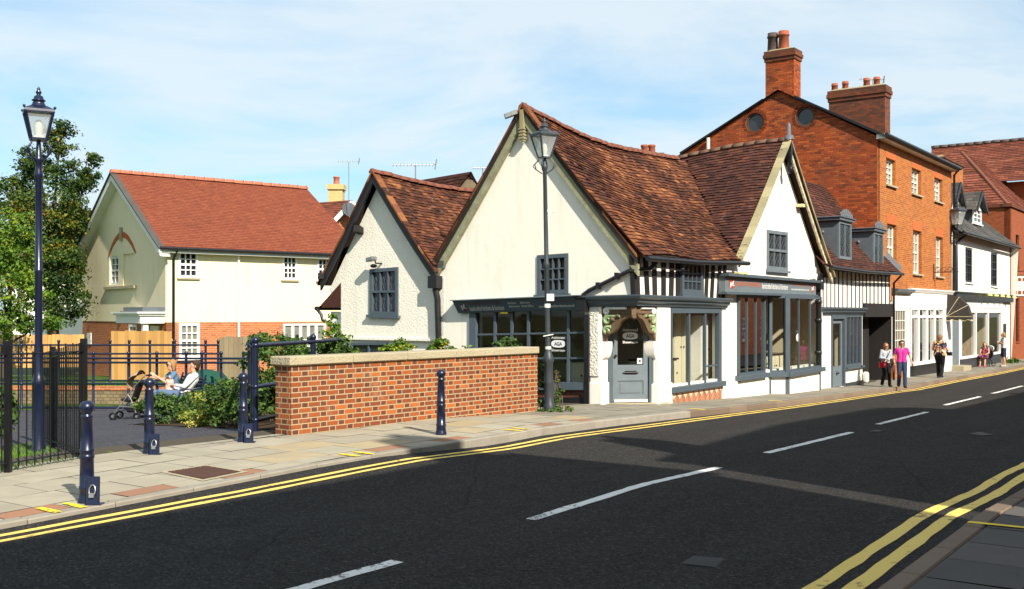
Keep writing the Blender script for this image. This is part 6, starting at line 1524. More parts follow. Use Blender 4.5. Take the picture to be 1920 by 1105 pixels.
# lead valley and rainwater pipe between the two gables
mb = MB(); c = q(812, 490); mb.hexa([PBG.P(5.0, 2.78, .10), PBG.P(5.36, 2.78, .10), PBG.P(5.36, 2.78, -4), PBG.P(5.0, 2.78, -4), PBG.P(4.95, 2.95, .10), PBG.P(5.42, 2.95, .10), PBG.P(5.42, 2.95, -4), PBG.P(4.95, 2.95, -4)]); mb.build('valley_gutter', M['lead'], A)
mb = MB(); a = q(822, 525)[0]; mb.pbox(PBG, a - .13, a + .13, q(822, 541)[1], q(822, 518)[1], .0, .24); mb.pbox(PBG, a - .05, a + .05, q(822, 518)[1], 2.8, .04, .16); mb.tube([PBG.P(a, q(822, 541)[1], .12), PBG.P(a - .05, q(822, 560)[1], .10), PBG.P(a - .11, .4, .10), PBG.P(a - .14, -1.0, .10)], .075, 8); mb.build('downpipe', M['black'], A)
t = thing('security_lamp', PBG.P(*q(708, 492), 0), 'small twin security lamp above the lattice window of the rough plaster gable', 'lamp')
c = q(709, 487); mb = MB(); mb.beam(PBG.P(c[0] + .14, c[1] - .02, .22), PBG.P(c[0] - .12, c[1] + .02, .26), .16, .10); mb.build('lamp_housing', M['steel'], t, bevel=.015); mb = MB(); mb.tube([PBG.P(c[0] - .13, c[1] - .1, 0), PBG.P(c[0] - .1, c[1] - .1, .2), PBG.P(c[0] - .1, c[1], .24)], .02, 6); mb.ball(PBG.P(c[0] + .02, c[1] - .16, .14), (.09, .08, .05), 8, 6); mb.build('bracket', M['black'], t)

# ================= cream house with the red roof
CO = at(311.7, 588, 40); PCr = street_plane((CO.x, CO.y), 50.5); PCg = gable_plane((CO.x, CO.y), 50.5)
HC = thing('cream_house', Vector((CO.x - 3, CO.y + 4, -.8)), 'large new cream rendered house on a brick base with a bright red tiled roof', 'building')
zb_ = EYE + (HOR - 604.8) / F * 40; zEc = 4.22; gW = 10.1; gm = gW / 2; zR = 7.62; LCr = 8.75
def rect(pl, x0, x1, y0, y1): c = pl.q(x0, x1, y0, y0, y1, y1); zt_, zl = (c[0][1] + c[1][1]) / 2, (c[2][1] + c[3][1]) / 2; return [(c[0][0], zt_), (c[1][0], zt_), (c[1][0], zl), (c[0][0], zl)]
uw_ = [rect(PCr, 334, 371, 472, 521), rect(PCr, 529, 557, 480, 525), rect(PCr, 594, 622, 484, 527)]
lw_ = [rect(PCr, 335, 374, 606, 672)]
pt = rect(PCr, 531, 612, 606, 672)
wall_mesh(MB(), PCr, [(0, zb_), (8.4, zb_), (8.4, zEc + .08), (0, zEc + .08)], [w[::-1] for w in uw_], .2, .02).build('render_wall', M['cream'], HC)
wall_mesh(MB(), PCr, [(0, -1.2), (8.4, -1.2), (8.4, zb_ - .002), (0, zb_ - .002)], [lw_[0][::-1], pt[::-1]], .2, 0).build('brick_wall', M['hbrick'], HC)
for w in uw_: window(HC, PCr, w, M['white'], M['dglass'], 3, 4, .09, .035, -.05, .09, sill=.10, sash=True, sillmat=M['stone'])
window(HC, PCr, lw_[0], M['white'], M['paleglass'], 3, 4, .11, .035, -.05, .09, sill=.08, sash=True)
o = MB(); window(HC, PCr, pt, M['white'], M['paleglass'], 5, 2, .10, .12, -.12, .09, name='patio_door')
gwn = PCg.q(206, 222, 480, 480, 534, 533); gwn = rect(PCg, 206.5, 222.5, 481, 534); bl_ = rect(PCg, 232, 252, 476, 536)
gd = rect(PCg, 241, 256, 609, 634)
wall_mesh(MB(), PCg, [(0, zb_), (0, zEc + .05), (gm, zR - .30), (gW, zEc + .05), (gW, zb_)], [gwn, bl_], .2, .02).build('gable_render', M['cream'], HC)
MB().pq(PCg, [(p[0], p[1]) for p in (bl_[0], bl_[1], bl_[2], bl_[3])], -.1, -.06).build('blind_window', M['cream'], HC)
wall_mesh(MB(), PCg, [(0, -1.2), (0, zb_ - .002), (gW, zb_ - .002), (gW, -1.2)], [gd], .2, 0).build('gable_brick', M['hbrick'], HC)
window(HC, PCg, gwn, M['white'], M['dglass'], 2, 4, .10, .035, -.10, .08, sash=True); window(HC, PCg, gd, M['white'], M['paleglass'], 2, 2, .1, .04, -.08, .08)
mb = MB(); c0, c1 = PCg.c(200, 541), PCg.c(257, 541); mb.pbox(PCg, c1[0], c0[0], c0[1] - .06, c0[1] + .06, 0, .14); mb.build('long_sill', M['stone'], HC)
ac = (PCg.a(229.5), PCg.c(229, 476)[1]); ra, rh = abs(PCg.a(203) - PCg.a(256)) / 2, PCg.c(229, 433)[1] - PCg.c(229, 476)[1]
mb = MB(); n = 26
for k in range(n):
    f0_, f1_ = -1 + 2 * k / n, -1 + 2 * (k + .93) / n
    def pt_(f, e): return (ac[0] + f * (ra + e * .6), ac[1] - .05 + (rh + e) * (1 - abs(f) ** 2.0))
    mb.cur = random.random(); mb.pq(PCg, [pt_(f0_, .0), pt_(f1_, .0), pt_(f1_, -.24), pt_(f0_, -.24)], .0, .045)
mb.build('brick_arch', LINT, HC)
mb = MB(); mb.pbox(PCg, ac[0] - .12, ac[0] + .12, ac[1] + rh - .42, ac[1] + rh + .14, 0, .10); mb.build('keystone', M['stone'], HC)
# roof
def SCr(u, v):
    a = -.42 + (LCr + .42) * u; e = PCr.P(a, zEc - .02, .38); r = PCr.P(a, zR, -gm); p = lerp3(e, r, v)
    if u > .999: pass
    return p
LR = 11.9
def SCR2(u, v):   # the right end slopes: the eave runs on further than the ridge
    aE = -.42 + (LCr + .42) * u; aR_ = -.42 + (LCr + .42) * u; return lerp3(PCr.P(aE, zEc - .02, .38), PCr.P(aR_, zR, -gm), v)
def SCl(u, v): a = -.42 + (LCr + .42) * u; return lerp3(PCr.P(a, zEc - .02, -gW - .38), PCr.P(a, zR, -gm), v)
rc = grid_surface(SCR2, 2, 2, -.03).build('roof', M['undertile'], HC); grid_surface(SCl, 2, 2, -.0).build('roof', M['newtile'], HC)
tile_slope(MB(), SCR2, 9.2, 6.45, .14, .20, .026, None, .5, random.Random(14), .3).build('tiling', M['newtile'], rc, uv=False)
ridge_tiles([PCr.P(-.42, zR + .03, -gm), PCr.P(LCr, zR + .03, -gm)], .15, .45, M['newridge'], rc)
for pa, pe in (((gm, zR + .0), (-.40, zEc - .05)), ((gm, zR), (gW + .42, zEc - .05))):
    mb = MB(); mb.pq(PCg, [(pa[0], pa[1] - .04), (pe[0], pe[1] - .0), (pe[0], pe[1] - .26), (pa[0], pa[1] - .32)], .34, .40); mb.build('barge_board', M['white'], HC)
    mb = MB(); mb.pq(PCg, [(pa[0], pa[1] + .03), (pe[0], pe[1] + .05), (pe[0], pe[1] + .002), (pa[0], pa[1] - .038)], .2, .46); mb.build('verge', M['slate'], HC)
    mb = MB(); mb.pq(PCg, [(pa[0], pa[1] - .30), (pe[0], pe[1] - .24), (pe[0], pe[1] - .28), (pa[0], pa[1] - .34)], .0, .335); mb.build('soffit', M['white'], HC)
mb = MB(); mb.pbox(PCr, -.42, LCr, zEc - .18, zEc - .03, .0, .36); mb.build('eaves_board', M['white'], HC)
mb = MB(); mb.tube([PCr.P(-.4, zEc - .02, .45), PCr.P(LCr, zEc - .02, .45)], .065, 8); mb.tube([PCr.P(.28, zEc - .05, .43), PCr.P(.25, zEc - .4, .10), PCr.P(.25, -.8, .10)], .05, 8); mb.build('gutter', M['black'], HC)
mb = MB(); a = PCr.a(446); mb.tube([PCr.P(a, zEc - .18, .08), PCr.P(a, zb_ - .9, .08)], .05, 8); mb.build('waste_pipe', M['white'], HC)
pc = rect(PCg, 262, 309, 586, 606); mb = MB(); a0_, a1_ = pc[1][0], pc[0][0]
mb.pbox(PCg, a0_, a1_, pc[2][1] - .0, pc[2][1] + .3, .0, .95); mb.pbox(PCg, a0_ - .08, a1_ + .08, pc[2][1] + .3, pc[2][1] + .38, .0, 1.03); mb.pbox(PCg, a0_ - .16, a1_ + .16, pc[2][1] + .38, pc[2][1] + .44, .0, 1.12); po = mb.build('porch_hood', M['white'], HC)
mb = MB(); mb.pbox(PCg, a0_ - .1, a1_ - .7, pc[2][1] + .442, pc[2][1] + .62, .0, .9); mb.build('hood_roof', M['lead'], po)
mb = MB(); mb.pbox(PCg, a0_ + .1, a0_ + .32, -.8, pc[2][1] - .002, .6, .8); mb.pbox(PCg, a0_ + .5, a0_ + 1.4, -.8, pc[2][1] - .1, .0, .06); mb.build('porch_door', M['white'], po)
mb = MB(); c = PCg.c(231, 590); mb.pbox(PCg, c[0] - .07, c[0] + .07, c[1] - .14, c[1] + .14, .02, .1); mb.build('vent', M['iron'], HC)
mb = MB(); c = PCg.c(167.5, 636); mb.pbox(PCg, c[0] - .3, c[0] + .3, c[1] - .28, c[1] + .28, .0, .03); mb.build('notice', M['white'], HC)
MB().add([PCr.P(8.4, -1.2, .02), PCr.P(8.4, zEc + .08, .02), PCr.P(8.4, zR - .3, -gm), PCr.P(8.4, zEc + .08, -gW), PCr.P(8.4, -1.2, -gW)], [(0, 1, 2, 3, 4)]).build('end_wall', M['cream'], HC)
# ---- brick house behind with the yellow chimney
BH = thing('distant_brick_house', at(635, 640, 56), 'small brick house gable with a yellow brick chimney behind the cream house', 'building')
pb = at(650, 588, 54); wdir = Vector((-.85, .53, 0)).normalized(); PBh = Plane(pb.xy, (-wdir.y * -1, -wdir.x), (-wdir.x, -wdir.y))
zA_ = PBh.c(650, 378)[1]; hw = 3.6; zE_ = zA_ - hw * .77
MB().add([PBh.P(-hw, zE_), PBh.P(0, zA_ - .1), PBh.P(hw, zE_), PBh.P(hw, -1), PBh.P(-hw, -1)], [(0, 1, 2, 3, 4)]).build('gable_wall', M['hbrick'], BH)
for sgn in (-1, 1):
    e = PBh.P(sgn * (hw + .3), zE_ - .2, .35); p = PBh.P(0, zA_ + .05, .35); tile_slope(MB(), lambda u, v: lerp3(e, p, v) + wdir * 9 * u, 9, 5, .2, .3, .03, None, .6, random.Random(4)).build('roof', M['modtile'], BH, uv=False); grid_surface(lambda u, v: lerp3(e, p, v) + wdir * 9 * u, 2, 2, -.03).build('roof_deck', M['undertile'], BH)
    MB().beam(e + Vector((0, 0, -.12)), p + Vector((0, 0, -.12)), .06, .22).build('barge_board', M['white'], BH)
mb = MB(); c = at(631, 366, 56.5); zt_ = at(631, 350, 56.5).z; mb.box(c.x - .38, c.x + .38, c.y - .38, c.y + .38, 4.5, zt_ - .2); st_ = mb.build('chimney', M['ybrick'], BH); mb = MB(); mb.box(c.x - .46, c.x + .46, c.y - .46, c.y + .46, zt_ - .2, zt_ + .08); mb.build('corbelling', M['ybrick'], st_); mb = MB(); mb.lathe((c.x, c.y, zt_ + .05), [(.22, 0), (.16, .12), (.15, .40), (.18, .42), (.18, .48), (.12, .48)], 12); mb.build('chimney_pot', M['newridge'], st_)
mb = MB(); c = at(654, 394, 53.4); mb.lathe((0, 0, 0), [(.02, -.05), (.30, .0), (.40, .08)], 14); R_ = Vector((.5, -.8, .3)).to_track_quat('Z', 'Y').to_matrix(); mb.v = [tuple(c + R_ @ Vector(v)) for v in mb.v]; mb.tube([c, c + Vector((.0, .6, -.2))], .04, 6); mb.build('satellite_dish', M['postgrey'], BH)
# ---- white house behind the trees
WH = thing('white_house', at(90, 640, 62), 'white house with brown roof half hidden behind the sycamore', 'building')
PW = Plane(at(10, 0, 64).xy, (1, -.05), (-.05, -1)); W0, W1 = PW.a(12), PW.a(168)
MB().pq(PW, [(W0, PW.c(50, 520)[1]), (W1, PW.c(50, 520)[1]), (W1, -1), (W0, -1)], -.3, 0).build('wall', M['bright'], WH)
zz = PW.c(50, 520)[1]; tile_slope(MB(), lambda u, v: lerp3(PW.P(W0 - .4 + (W1 - W0 + .8) * u, zz, .5), PW.P(W0 - .4 + (W1 - W0 + .8) * u, zz + 2.3, -3.5), v), 6, 4, .25, .4, .03, None, .6, random.Random(6)).build('roof', M['modtile'], WH, uv=False)
for px in (38, 85, 128):
    window(WH, PW, PW.q(px - 8, px + 8, 545, 545, 575, 575), M['white'], M['dglass'], 2, 2, .1, .05, .0, .06, sill=.1)
# ---- the houses across the street, behind the photographer, whose shade lies on the road
def opp_plane(s): p = xy(0, s); return Plane(p, DD, (NN[0], NN[1]))
def opposite(name, lab, t0, t1, s, eave, ridge, dep, hip0, hip1, mat, roofm, chim):
    pl = opp_plane(s); g = Vector((*pl.P((t0 + t1) / 2, 0).xy, 0)); r = thing(name, g, lab, 'building', 'houses across the street')
    zg = -drop((t0 + t1) / 2); ws = []; n = max(2, int((t1 - t0) / 3.4))
    for k in range(n):
        a = t0 + (t1 - t0) * (k + .5) / n
        for z0, z1 in ((zg + .9, zg + 2.3), (zg + 3.6, zg + 5.0)) + (((zg + 6.3, zg + 7.6),) if eave > 9 else ()): ws.append([(a - .45, z1), (a + .45, z1), (a + .45, z0), (a - .45, z0)])
    wall_mesh(MB(), pl, [(t0, -2), (t1, -2), (t1, eave), (t0, eave)], [w[::-1] for w in ws], .2).build('front_wall', mat, r)
    for w in ws: window(r, pl, w, M['white'], M['dglass'], 2, 4, .08, .03, -.12, .07, sill=.08, sash=True)
    b = MB(); P = pl.P
    for a in (t0, t1): b.quad(P(a, -2, 0), P(a, eave, 0), P(a, eave, -dep), P(a, -2, -dep)); 
    b.quad(P(t0, -2, -dep), P(t1, -2, -dep), P(t1, eave, -dep), P(t0, eave, -dep)); b.build('side_wall', mat, r)
    m = MB(); r0, r1 = P(t0 + hip0, ridge, -dep / 2), P(t1 - hip1, ridge, -dep / 2); e = [P(t0 - .1, eave, .3), P(t1 + .1, eave, .3), P(t1 + .1, eave, -dep - .3), P(t0 - .1, eave, -dep - .3)]
    m.quad(e[0], e[1], r1, r0); m.quad(e[2], e[3], r0, r1); m.add([e[1], e[2], r1], [(0, 1, 2)]); m.add([e[3], e[0], r0], [(0, 1, 2)]); ro = m.build('roof', roofm, r)
    for a, o_, wd, top in chim:
        c = MB(); c.pbox(pl, a - wd / 2, a + wd / 2, eave - .5, top - .5, o_ - .35, o_ + .35); k = c.build('chimney', M['chimbrick'], r); c = MB(); c.lathe(P(a, top - .52, o_), [(.15, 0), (.12, .5), (.08, .5)], 10); c.build('chimney_pot', M['clay'], k)
    return r
opposite('parapet_house', 'plain flat roofed brick house across the street, facing the garden wall', -9, 6.05, -3.6, 9.45, 9.65, 2.4, 1, 1, M['hbrick'], M['slate'], [(4.75, -.9, .8, 12.3)])
opposite('hipped_house', 'hip roofed brick house across the street, facing the corner shop', 7.6, 21.4, -3.6, 7.9, 12.15, 8, 4.0, 3.0, M['ebrick'], M['slate'], [(7.75, -1.9, .7, 11.35)])
opposite('terrace_house', 'long brick terrace across the street, facing the furniture shop and the tall house', 21.8, 95, -3.6, 7.2, 10.1, 8, .2, .2, M['hbrick'], M['slate'], [(30, -4, .9, 11.2), (40, -4, .9, 11.0)])
# ================= brick garden wall with stone coping
a0 = Vector(gpave(520, 818)).to_2d() if False else Vector(gpave(546, 817)); a1 = Vector(gpave(1008, 772))
wd = (a1 - a0); WL = wd.length; PWL = Plane(a0, wd, (wd.y, -wd.x))
GW = thing('garden_wall', Vector((*((a0 + a1) / 2), 0)), 'red and dark chequered brick garden wall with pale stone coping along the pavement', 'wall')
zt0 = PWL.c(546, 690)[1] - .0; ztop = EYE + (HOR - 687) / F * (a0.y + .0)
zcL = PWL.c(546, 686)[1]; zcR = PWL.c(1008, 663)[1]; tk = .34
mb = MB(); mb.hexa([PWL.P(0, -.3, 0), PWL.P(WL, -.5, 0), PWL.P(WL, -.5, -tk), PWL.P(0, -.3, -tk), PWL.P(0, zcL, 0), PWL.P(WL, zcR, 0), PWL.P(WL, zcR, -tk), PWL.P(0, zcL, -tk)])
wl = mb.build('brickwork', M['gbrick'], GW)
cp = MB(); n = 5
for k in range(n):
    f0_, f1_ = k / n, (k + .994) / n; z0, z1 = zcL + (zcR - zcL) * f0_, zcL + (zcR - zcL) * f1_; e0 = -.06 if k == 0 else 0; e1 = .0
    x0, x1 = WL * f0_ + e0, WL * f1_
    cp.hexa([PWL.P(x0, z0 + .003, .05), PWL.P(x1, z1 + .003, .05), PWL.P(x1, z1 + .003, -tk - .05), PWL.P(x0, z0 + .003, -tk - .05), PWL.P(x0, z0 + .125, .05), PWL.P(x1, z1 + .125, .05), PWL.P(x1, z1 + .125, -tk - .05), PWL.P(x0, z0 + .125, -tk - .05)])
cp.build('coping', M['stone'], GW, bevel=.012)
# ================= bollards
def bollard(lock):
    t = thing('bollard', (0, 0, 0), None, None)
    mb = MB(); mb.lathe((0, 0, 0), [(r_ * .76, z_) for r_, z_ in [(.105, 0), (.105, .03), (.092, .05), (.088, .12), (.094, .125), (.094, .145), (.085, .15), (.078, .40), (.086, .405), (.088, .425), (.078, .435), (.078, .46), (.086, .465), (.086, .48), (.076, .49), (.062, .77), (.070, .775), (.070, .79), (.055, .80), (.055, .815), (.077, .83), (.088, .855), (.088, .875), (.075, .90), (.045, .92), (.001, .926)]], 20); mb.build('post', M['navy'], t)
    if lock:
        mb = MB(); mb.hexa([(.055, -.165, 0), (.175, -.165, 0), (.175, -.14, 0), (.055, -.14, 0), (.035, -.105, .25), (.155, -.105, .25), (.155, -.08, .25), (.035, -.08, .25)]); mb.box(.04, .19, -.17, -.06, 0, .012); k = mb.build('lock_plate', M['navy'], t, bevel=.006)
        mb = MB(); mb.tube([Vector((.107 + .028 * math.cos(a), -.147 + .012 * math.sin(a), .13 + .05 * math.sin(a))) for a in [i * 2 * math.pi / 14 for i in range(15)]], .007, 6, caps=False); mb.beam((.107, -.165, .07), (.107, -.158, .11), .045, .02); mb.build('padlock', M['steel'], k)
    return t
bl = bollard(True); pts = [((163, 942), 'navy bollard with padlocked plate standing nearest, in front of the black railings'), ((280, 850), 'navy bollard with padlocked plate in front of the folded pushchair path entrance'), ((456, 828), 'navy bollard with padlocked plate beside the corner of the brick garden wall')]
pts[1] = ((280, 850), 'navy bollard with padlocked plate in the middle of the path entrance, before the pushchair')
for i, (p, lab) in enumerate(pts):
    o = bl if i == 0 else copy_tree(bl); x, y = gpave(*p); o.location = (x, y, zpave(ts(x, y)[0])); tag(o, lab, 'bollard', 'navy bollards along the pavement')
o = bollard(False); x, y = gpave(827, 815); o.location = (x, y, zpave(ts(x, y)[0])); o.scale = (1, 1, 1.0); tag(o, 'navy bollard without a plate standing alone in front of the brick garden wall', 'bollard', 'navy bollards along the pavement')
# ================= lamp posts
def lantern(t, p, s, matF, wt, wb, zb, ze, ztop, lean=0):
    """four sided tapering lantern between zb and ze, roof to ztop"""
    Z = Vector((0, 0, 1)); fr = MB(); gl_ = MB(); rot = math.radians(28)
    def ring(w, z): return [p + Vector((w / 2 * 1.414 * math.cos(rot + math.pi / 4 + k * math.pi / 2), w / 2 * 1.414 * math.sin(rot + math.pi / 4 + k * math.pi / 2), z)) for k in range(4)]
    a, b = ring(wb, zb), ring(wt, ze)
    for k in range(4):
        fr.beam(a[k], b[k], .028, .028); fr.beam(a[k], a[(k + 1) % 4], .03, .03); fr.beam(b[k], b[(k + 1) % 4], .035, .035)
    f = fr.build('lantern_frame', matF, t)
    i_, j_ = ring(wb * .97, zb), ring(wt * .97, ze); 
    for k in range(4): gl_.quad(i_[k], i_[(k + 1) % 4], j_[(k + 1) % 4], j_[k])
    gl_.build('lamp_glass', M['lampglass'], f)
    fl = MB(); fl.add(ring(wb, zb - .01) + ring(wb * .5, zb + .05), [(0, 1, 2, 3), (4, 5, 6, 7), (0, 1, 5, 4), (1, 2, 6, 5), (2, 3, 7, 6), (3, 0, 4, 7)]); fl.lathe(p + Z * (zb + .05), [(.05, 0), (.06, .1), (.05, .18), (.02, .22)], 10); fl.build('lamp_holder', M['offwhite'], f)
    H = ztop - ze; r = MB(); R0, R1, R2 = ring(wt * 1.12, ze), ring(wt * 1.10, ze + .03), ring(wt * .50, ze + H * .26)
    r.add(R0 + R1 + R2, [(0, 1, 2, 3)] + [(i * 4 + k, i * 4 + (k + 1) % 4, i * 4 + 4 + (k + 1) % 4, i * 4 + 4 + k) for i in range(2) for k in range(4)])
    for c in R1: r.ball(c + Z * .02, .022, 6, 5)
    w = wt; r.lathe(p + Z * (ze + H * .24), [(w * .30, 0), (w * .24, H * .10), (w * .20, H * .20), (w * .26, H * .22), (w * .26, H * .25), (w * .19, H * .28), (w * .17, H * .38), (w * .08, H * .44), (w * .07, H * .47), (w * .11, H * .52), (w * .11, H * .56), (w * .05, H * .64), (w * .07, H * .68), (.005, H * .76)], 16)
    r.build('lantern_roof', matF, f)
    sc_ = MB()
    for k in range(4):
        an = rot + k * math.pi / 2 + math.pi / 4; d = Vector((math.cos(an), math.sin(an), 0)); sc_.tube([p + Z * (zb - .30) + d * .04, p + Z * (zb - .22) + d * .16, p + Z * (zb - .12) + d * .19, p + Z * (zb - .03) + d * (wb * .62)], .012, 6); sc_.tube([p + Z * (zb - .22) + d * .16, p + Z * (zb - .16) + d * .22, p + Z * (zb - .12) + d * .20], .009, 5)
    sc_.tube([p + Z * (zb - .35), p + Z * zb], .03, 8); sc_.build('scroll_bracket', matF, f)
LY = 14.2; lx = (72.5 - 960) / F * LY; gz0 = zpark(lx, LY)
t = thing('street_lamp', (lx, LY, gz0), 'tall navy street lamp with a four sided lantern standing inside the black railings', 'street lamp', 'old style street lamps')
def zy(py, Y): return EYE + (HOR - py) / F * Y - gz0
mb = MB(); mb.lathe((lx, LY, gz0), [(r_ * .86, z_) for r_, z_ in [(.11, 0), (.11, .05), (.095, .08), (.09, .9), (.10, .92), (.10, .97), (.08, 1.02), (.058, 1.1), (.056, zy(512, LY)), (.066, zy(510, LY)), (.066, zy(506, LY)), (.054, zy(504, LY)), (.050, zy(335, LY)), (.062, zy(333, LY)), (.066, zy(326, LY)), (.052, zy(320, LY)), (.05, zy(306, LY)), (.068, zy(303, LY)), (.068, zy(297, LY)), (.045, zy(293, LY)), (.035, zy(270, LY))]], 18); mb.build('column', M['navy'], t)
lantern(t, Vector((lx, LY, 0)), 1, M['navy'], .345, .19, EYE + (HOR - 262) / F * LY, EYE + (HOR - 212) / F * LY, EYE + (HOR - 163) / F * LY)
xM, yM = gpave(1030, 771); gM = zpave(ts(xM, yM)[0]); t = thing('street_lamp', (xM, yM, gM), 'dark grey street lamp with a clear lantern beside the end of the brick wall', 'street lamp', 'old style street lamps')
zy2 = lambda py: EYE + (HOR - py) / F * yM - gM
mb = MB(); mb.lathe((xM, yM, gM), [(r_ * .86, z_) for r_, z_ in [(.13, 0), (.13, .12), (.105, .16), (.10, .5), (.108, .52), (.10, .55), (.095, zy2(682)), (.12, zy2(678)), (.12, zy2(672)), (.085, zy2(664)), (.055, zy2(655)), (.055, zy2(503)), (.066, zy2(501)), (.066, zy2(494)), (.05, zy2(490)), (.042, zy2(318)), (.055, zy2(316)), (.055, zy2(312)), (.035, zy2(308)), (.03, zy2(296))]], 18)
lean = (1020.5 - 1029.5) / F * yM / (zy2(300))
mb.v = [(x + (z - gM) * lean, y, z) for x, y, z in mb.v]; col = mb.build('column', M['postgrey'], t)
lantern(t, Vector((xM + zy2(290) * lean, yM, 0)), 1, M['postgrey'], .375, .165, EYE + (HOR - 296) / F * yM, EYE + (HOR - 254) / F * yM, EYE + (HOR - 221) / F * yM)
z = gM + zy2(558); mb = MB(); xx = xM + (z - gM) * lean; mb.box(xx - .01, xx + .125, yM - .085, yM - .07, z - .065, z + .065); mb.build('notice', M['white'], t)
st_ = MB(); 
for py, h in ((655, .05), (577, .07)):
    z = gM + zy2(py); x_ = xM + (z - gM) * lean; st_.lathe((x_, yM, z), [(.058, 0), (.058, h)], 14)
st_.build('sticker_band', M['white'], t)
mb = MB(); z = gM + zy2(629); x_ = xM + (z - gM) * lean; mb.beam((x_ - .09, yM - .07, z - .015), (x_ + .10, yM - .07, z + .02), .015, .015); mb.build('cable_tie', M['white'], t)
mb = MB(); z = gM + zy2(397); x_ = xM + (z - gM) * lean; mb.beam((x_ + .04, yM - .02, z + .02), (x_ + .13, yM - .05, z - .02), .05, .04); mb.build('sensor', M['offwhite'], t)
# wall lantern on the corner of the tall brick house
wp = PE.c(1780, 430, 0); wq = at(1795, 410, PE.P(eA1, 0, .5).y); t = thing('wall_lantern', PE.P(eA1 - .2, wq.z - .6, 0), 'weathered glass lantern on an iron bracket at the corner of the tall brick house', 'lamp')
mb = MB(); p0 = PE.P(eA1 - .25, wq.z - .75, .02); mb.tube([p0, p0 + (Vector((wq.x, wq.y, p0.z)) - p0) * .6 + Vector((0, 0, -.02)), Vector((wq.x, wq.y, wq.z - .55))], .03, 6); mb.tube([p0 + Vector((0, 0, .4)), p0 + Vector((0, 0, -.35))], .035, 6); mb.tube([p0 + Vector((0, 0, -.25)), p0 + Vector((.4, .1, -.1)), Vector((wq.x, wq.y, wq.z - .58))], .02, 6); mb.build('bracket', M['black'], t)
lantern(t, Vector((wq.x, wq.y, 0)), 1, M['postgrey'], .52, .28, wq.z - .28, wq.z + .33, wq.z + .80)
# ================= black railings
def railing(lab, P0, P1, zf, h, n, posts, first=True):
    u = Vector(P1) - Vector(P0); L = u.length; d = u / L
    t = thing('metal_railing', (P0[0], P0[1], zf(*P0)), lab, 'railing', 'black metal railings'); r = MB(); b = MB(); p_ = []
    def pt(s_, z): q_ = Vector(P0) + d * s_; return Vector((q_.x, q_.y, zf(q_.x, q_.y) + z))
    m = 6
    for z in (.10, h - .10):
        r = MB()
        for k in range(m): r.beam(pt(L * k / m, z), pt(L * (k + 1) / m, z), .05, .012)
        r.build('rail', M['fblack'], t)
    for k in range(n):
        s_ = L * (k + .5) / n; b.tube([pt(s_, .03), pt(s_, h)], .0085, 6)
    b.build('bar', M['fblack'], t)
    for f in posts:
        q_ = pt(L * f, 0); w = .032; m_ = MB(); m_.box(q_.x - w, q_.x + w, q_.y - w, q_.y + w, q_.z - .1, q_.z + h + .05); m_.build('post', M['fblack'], t)
    return t
fc = gpave(157, 861); fl_ = gpave(15, 886); dv_ = Vector(fl_) - Vector(fc); far_ = ground_at(37, 817, zpark)
def rail_post_h(px, yt, yb, Y): return (yb - yt) / F * Y
HFN = (886 - 648) / F * fl_[1]
railing('black upright bar railing along the back of the pavement beside the grass', fc, tuple(Vector(fc) + dv_.normalized() * 3.4), lambda x, y: zpave(0), HFN, 30, [0, dv_.length / 3.4])
dv2 = (Vector(far_) - Vector(fc)).normalized()
railing('black upright bar railing running back along the path from the corner post', tuple(Vector(fc) + dv2 * .12), tuple(Vector(fc) + dv2 * 5.2), zpark, HFN + .02, 29, [.55, 1.0])
# ================= navy tube railings
def tube_rail(lab, pts, zf, rails, h, postx, r=.028, ball=.045):
    t = thing('tube_railing', (pts[0][0], pts[0][1], zf(*pts[0])), lab, 'railing', 'navy tube railings'); m = MB()
    for z in rails: m.tube([Vector((x, y, zf(x, y) + z)) for x, y in pts], r, 8)
    m.build('rail', M['navy'], t)
    for x, y in postx:
        p = MB(); g = zf(x, y); p.lathe((x, y, g), [(.045, -.1), (.045, .02), (r * 1.25, .04), (r * 1.25, h)], 10)
        for z in rails: p.ball((x, y, g + z), ball * 1.0, 8, 6)
        p.ball((x, y, g + h + ball * .7), ball * 1.1, 10, 8); p.build('post', M['navy'], t)
    return t
YF = 27.0; ptF = lambda px, Y: ((px - 960) / F * Y, Y)
zF = lambda x, y: -.80
tube_rail('navy tube railing with ball topped posts directly behind the bench', [ptF(-20, YF), ptF(100, YF), ptF(462, YF - .2)], zF, [.08, .70, 1.25, 1.36], 1.46, [ptF(p, YF) for p in (40, 105, 175, 241, 294, 349, 378.5, 414.5, 456.5)])
YR = 31.0
zR_ = lambda x, y: -.40
tube_rail('navy tube railing with ball topped posts on the grass terrace before the wooden fence', [ptF(-30, YR), ptF(410, YR)], zR_, [.12, .92, 1.18], 1.26, [ptF(p, YR) for p in (-10, 40, 110, 160, 206.6, 242.4, 281, 327.5, 385.5, 409)])
h0_, h1_ = ptF(479, 15.6), ptF(587, 17.7)
zh = lambda x, y: -.10
tube_rail('navy tube handrail with stout posts behind the left end of the brick wall', [h0_, h1_, ptF(640, 19.0)], zh, [.22, .72, 1.34], 1.38, [h0_, ptF(587, 17.7)], .034, .052)
tube_rail('navy double handrail posts running back from the brick wall corner into the park', [ptF(477, 15.75), ptF(469, 17.6), ptF(463, 26.5)], lambda x, y: -.1 - .07 * max(0, y - 15.7) * .9, [.22, .72, 1.32], 1.36, [ptF(474.5, 16.0), ptF(469, 17.6)], .034, .052)
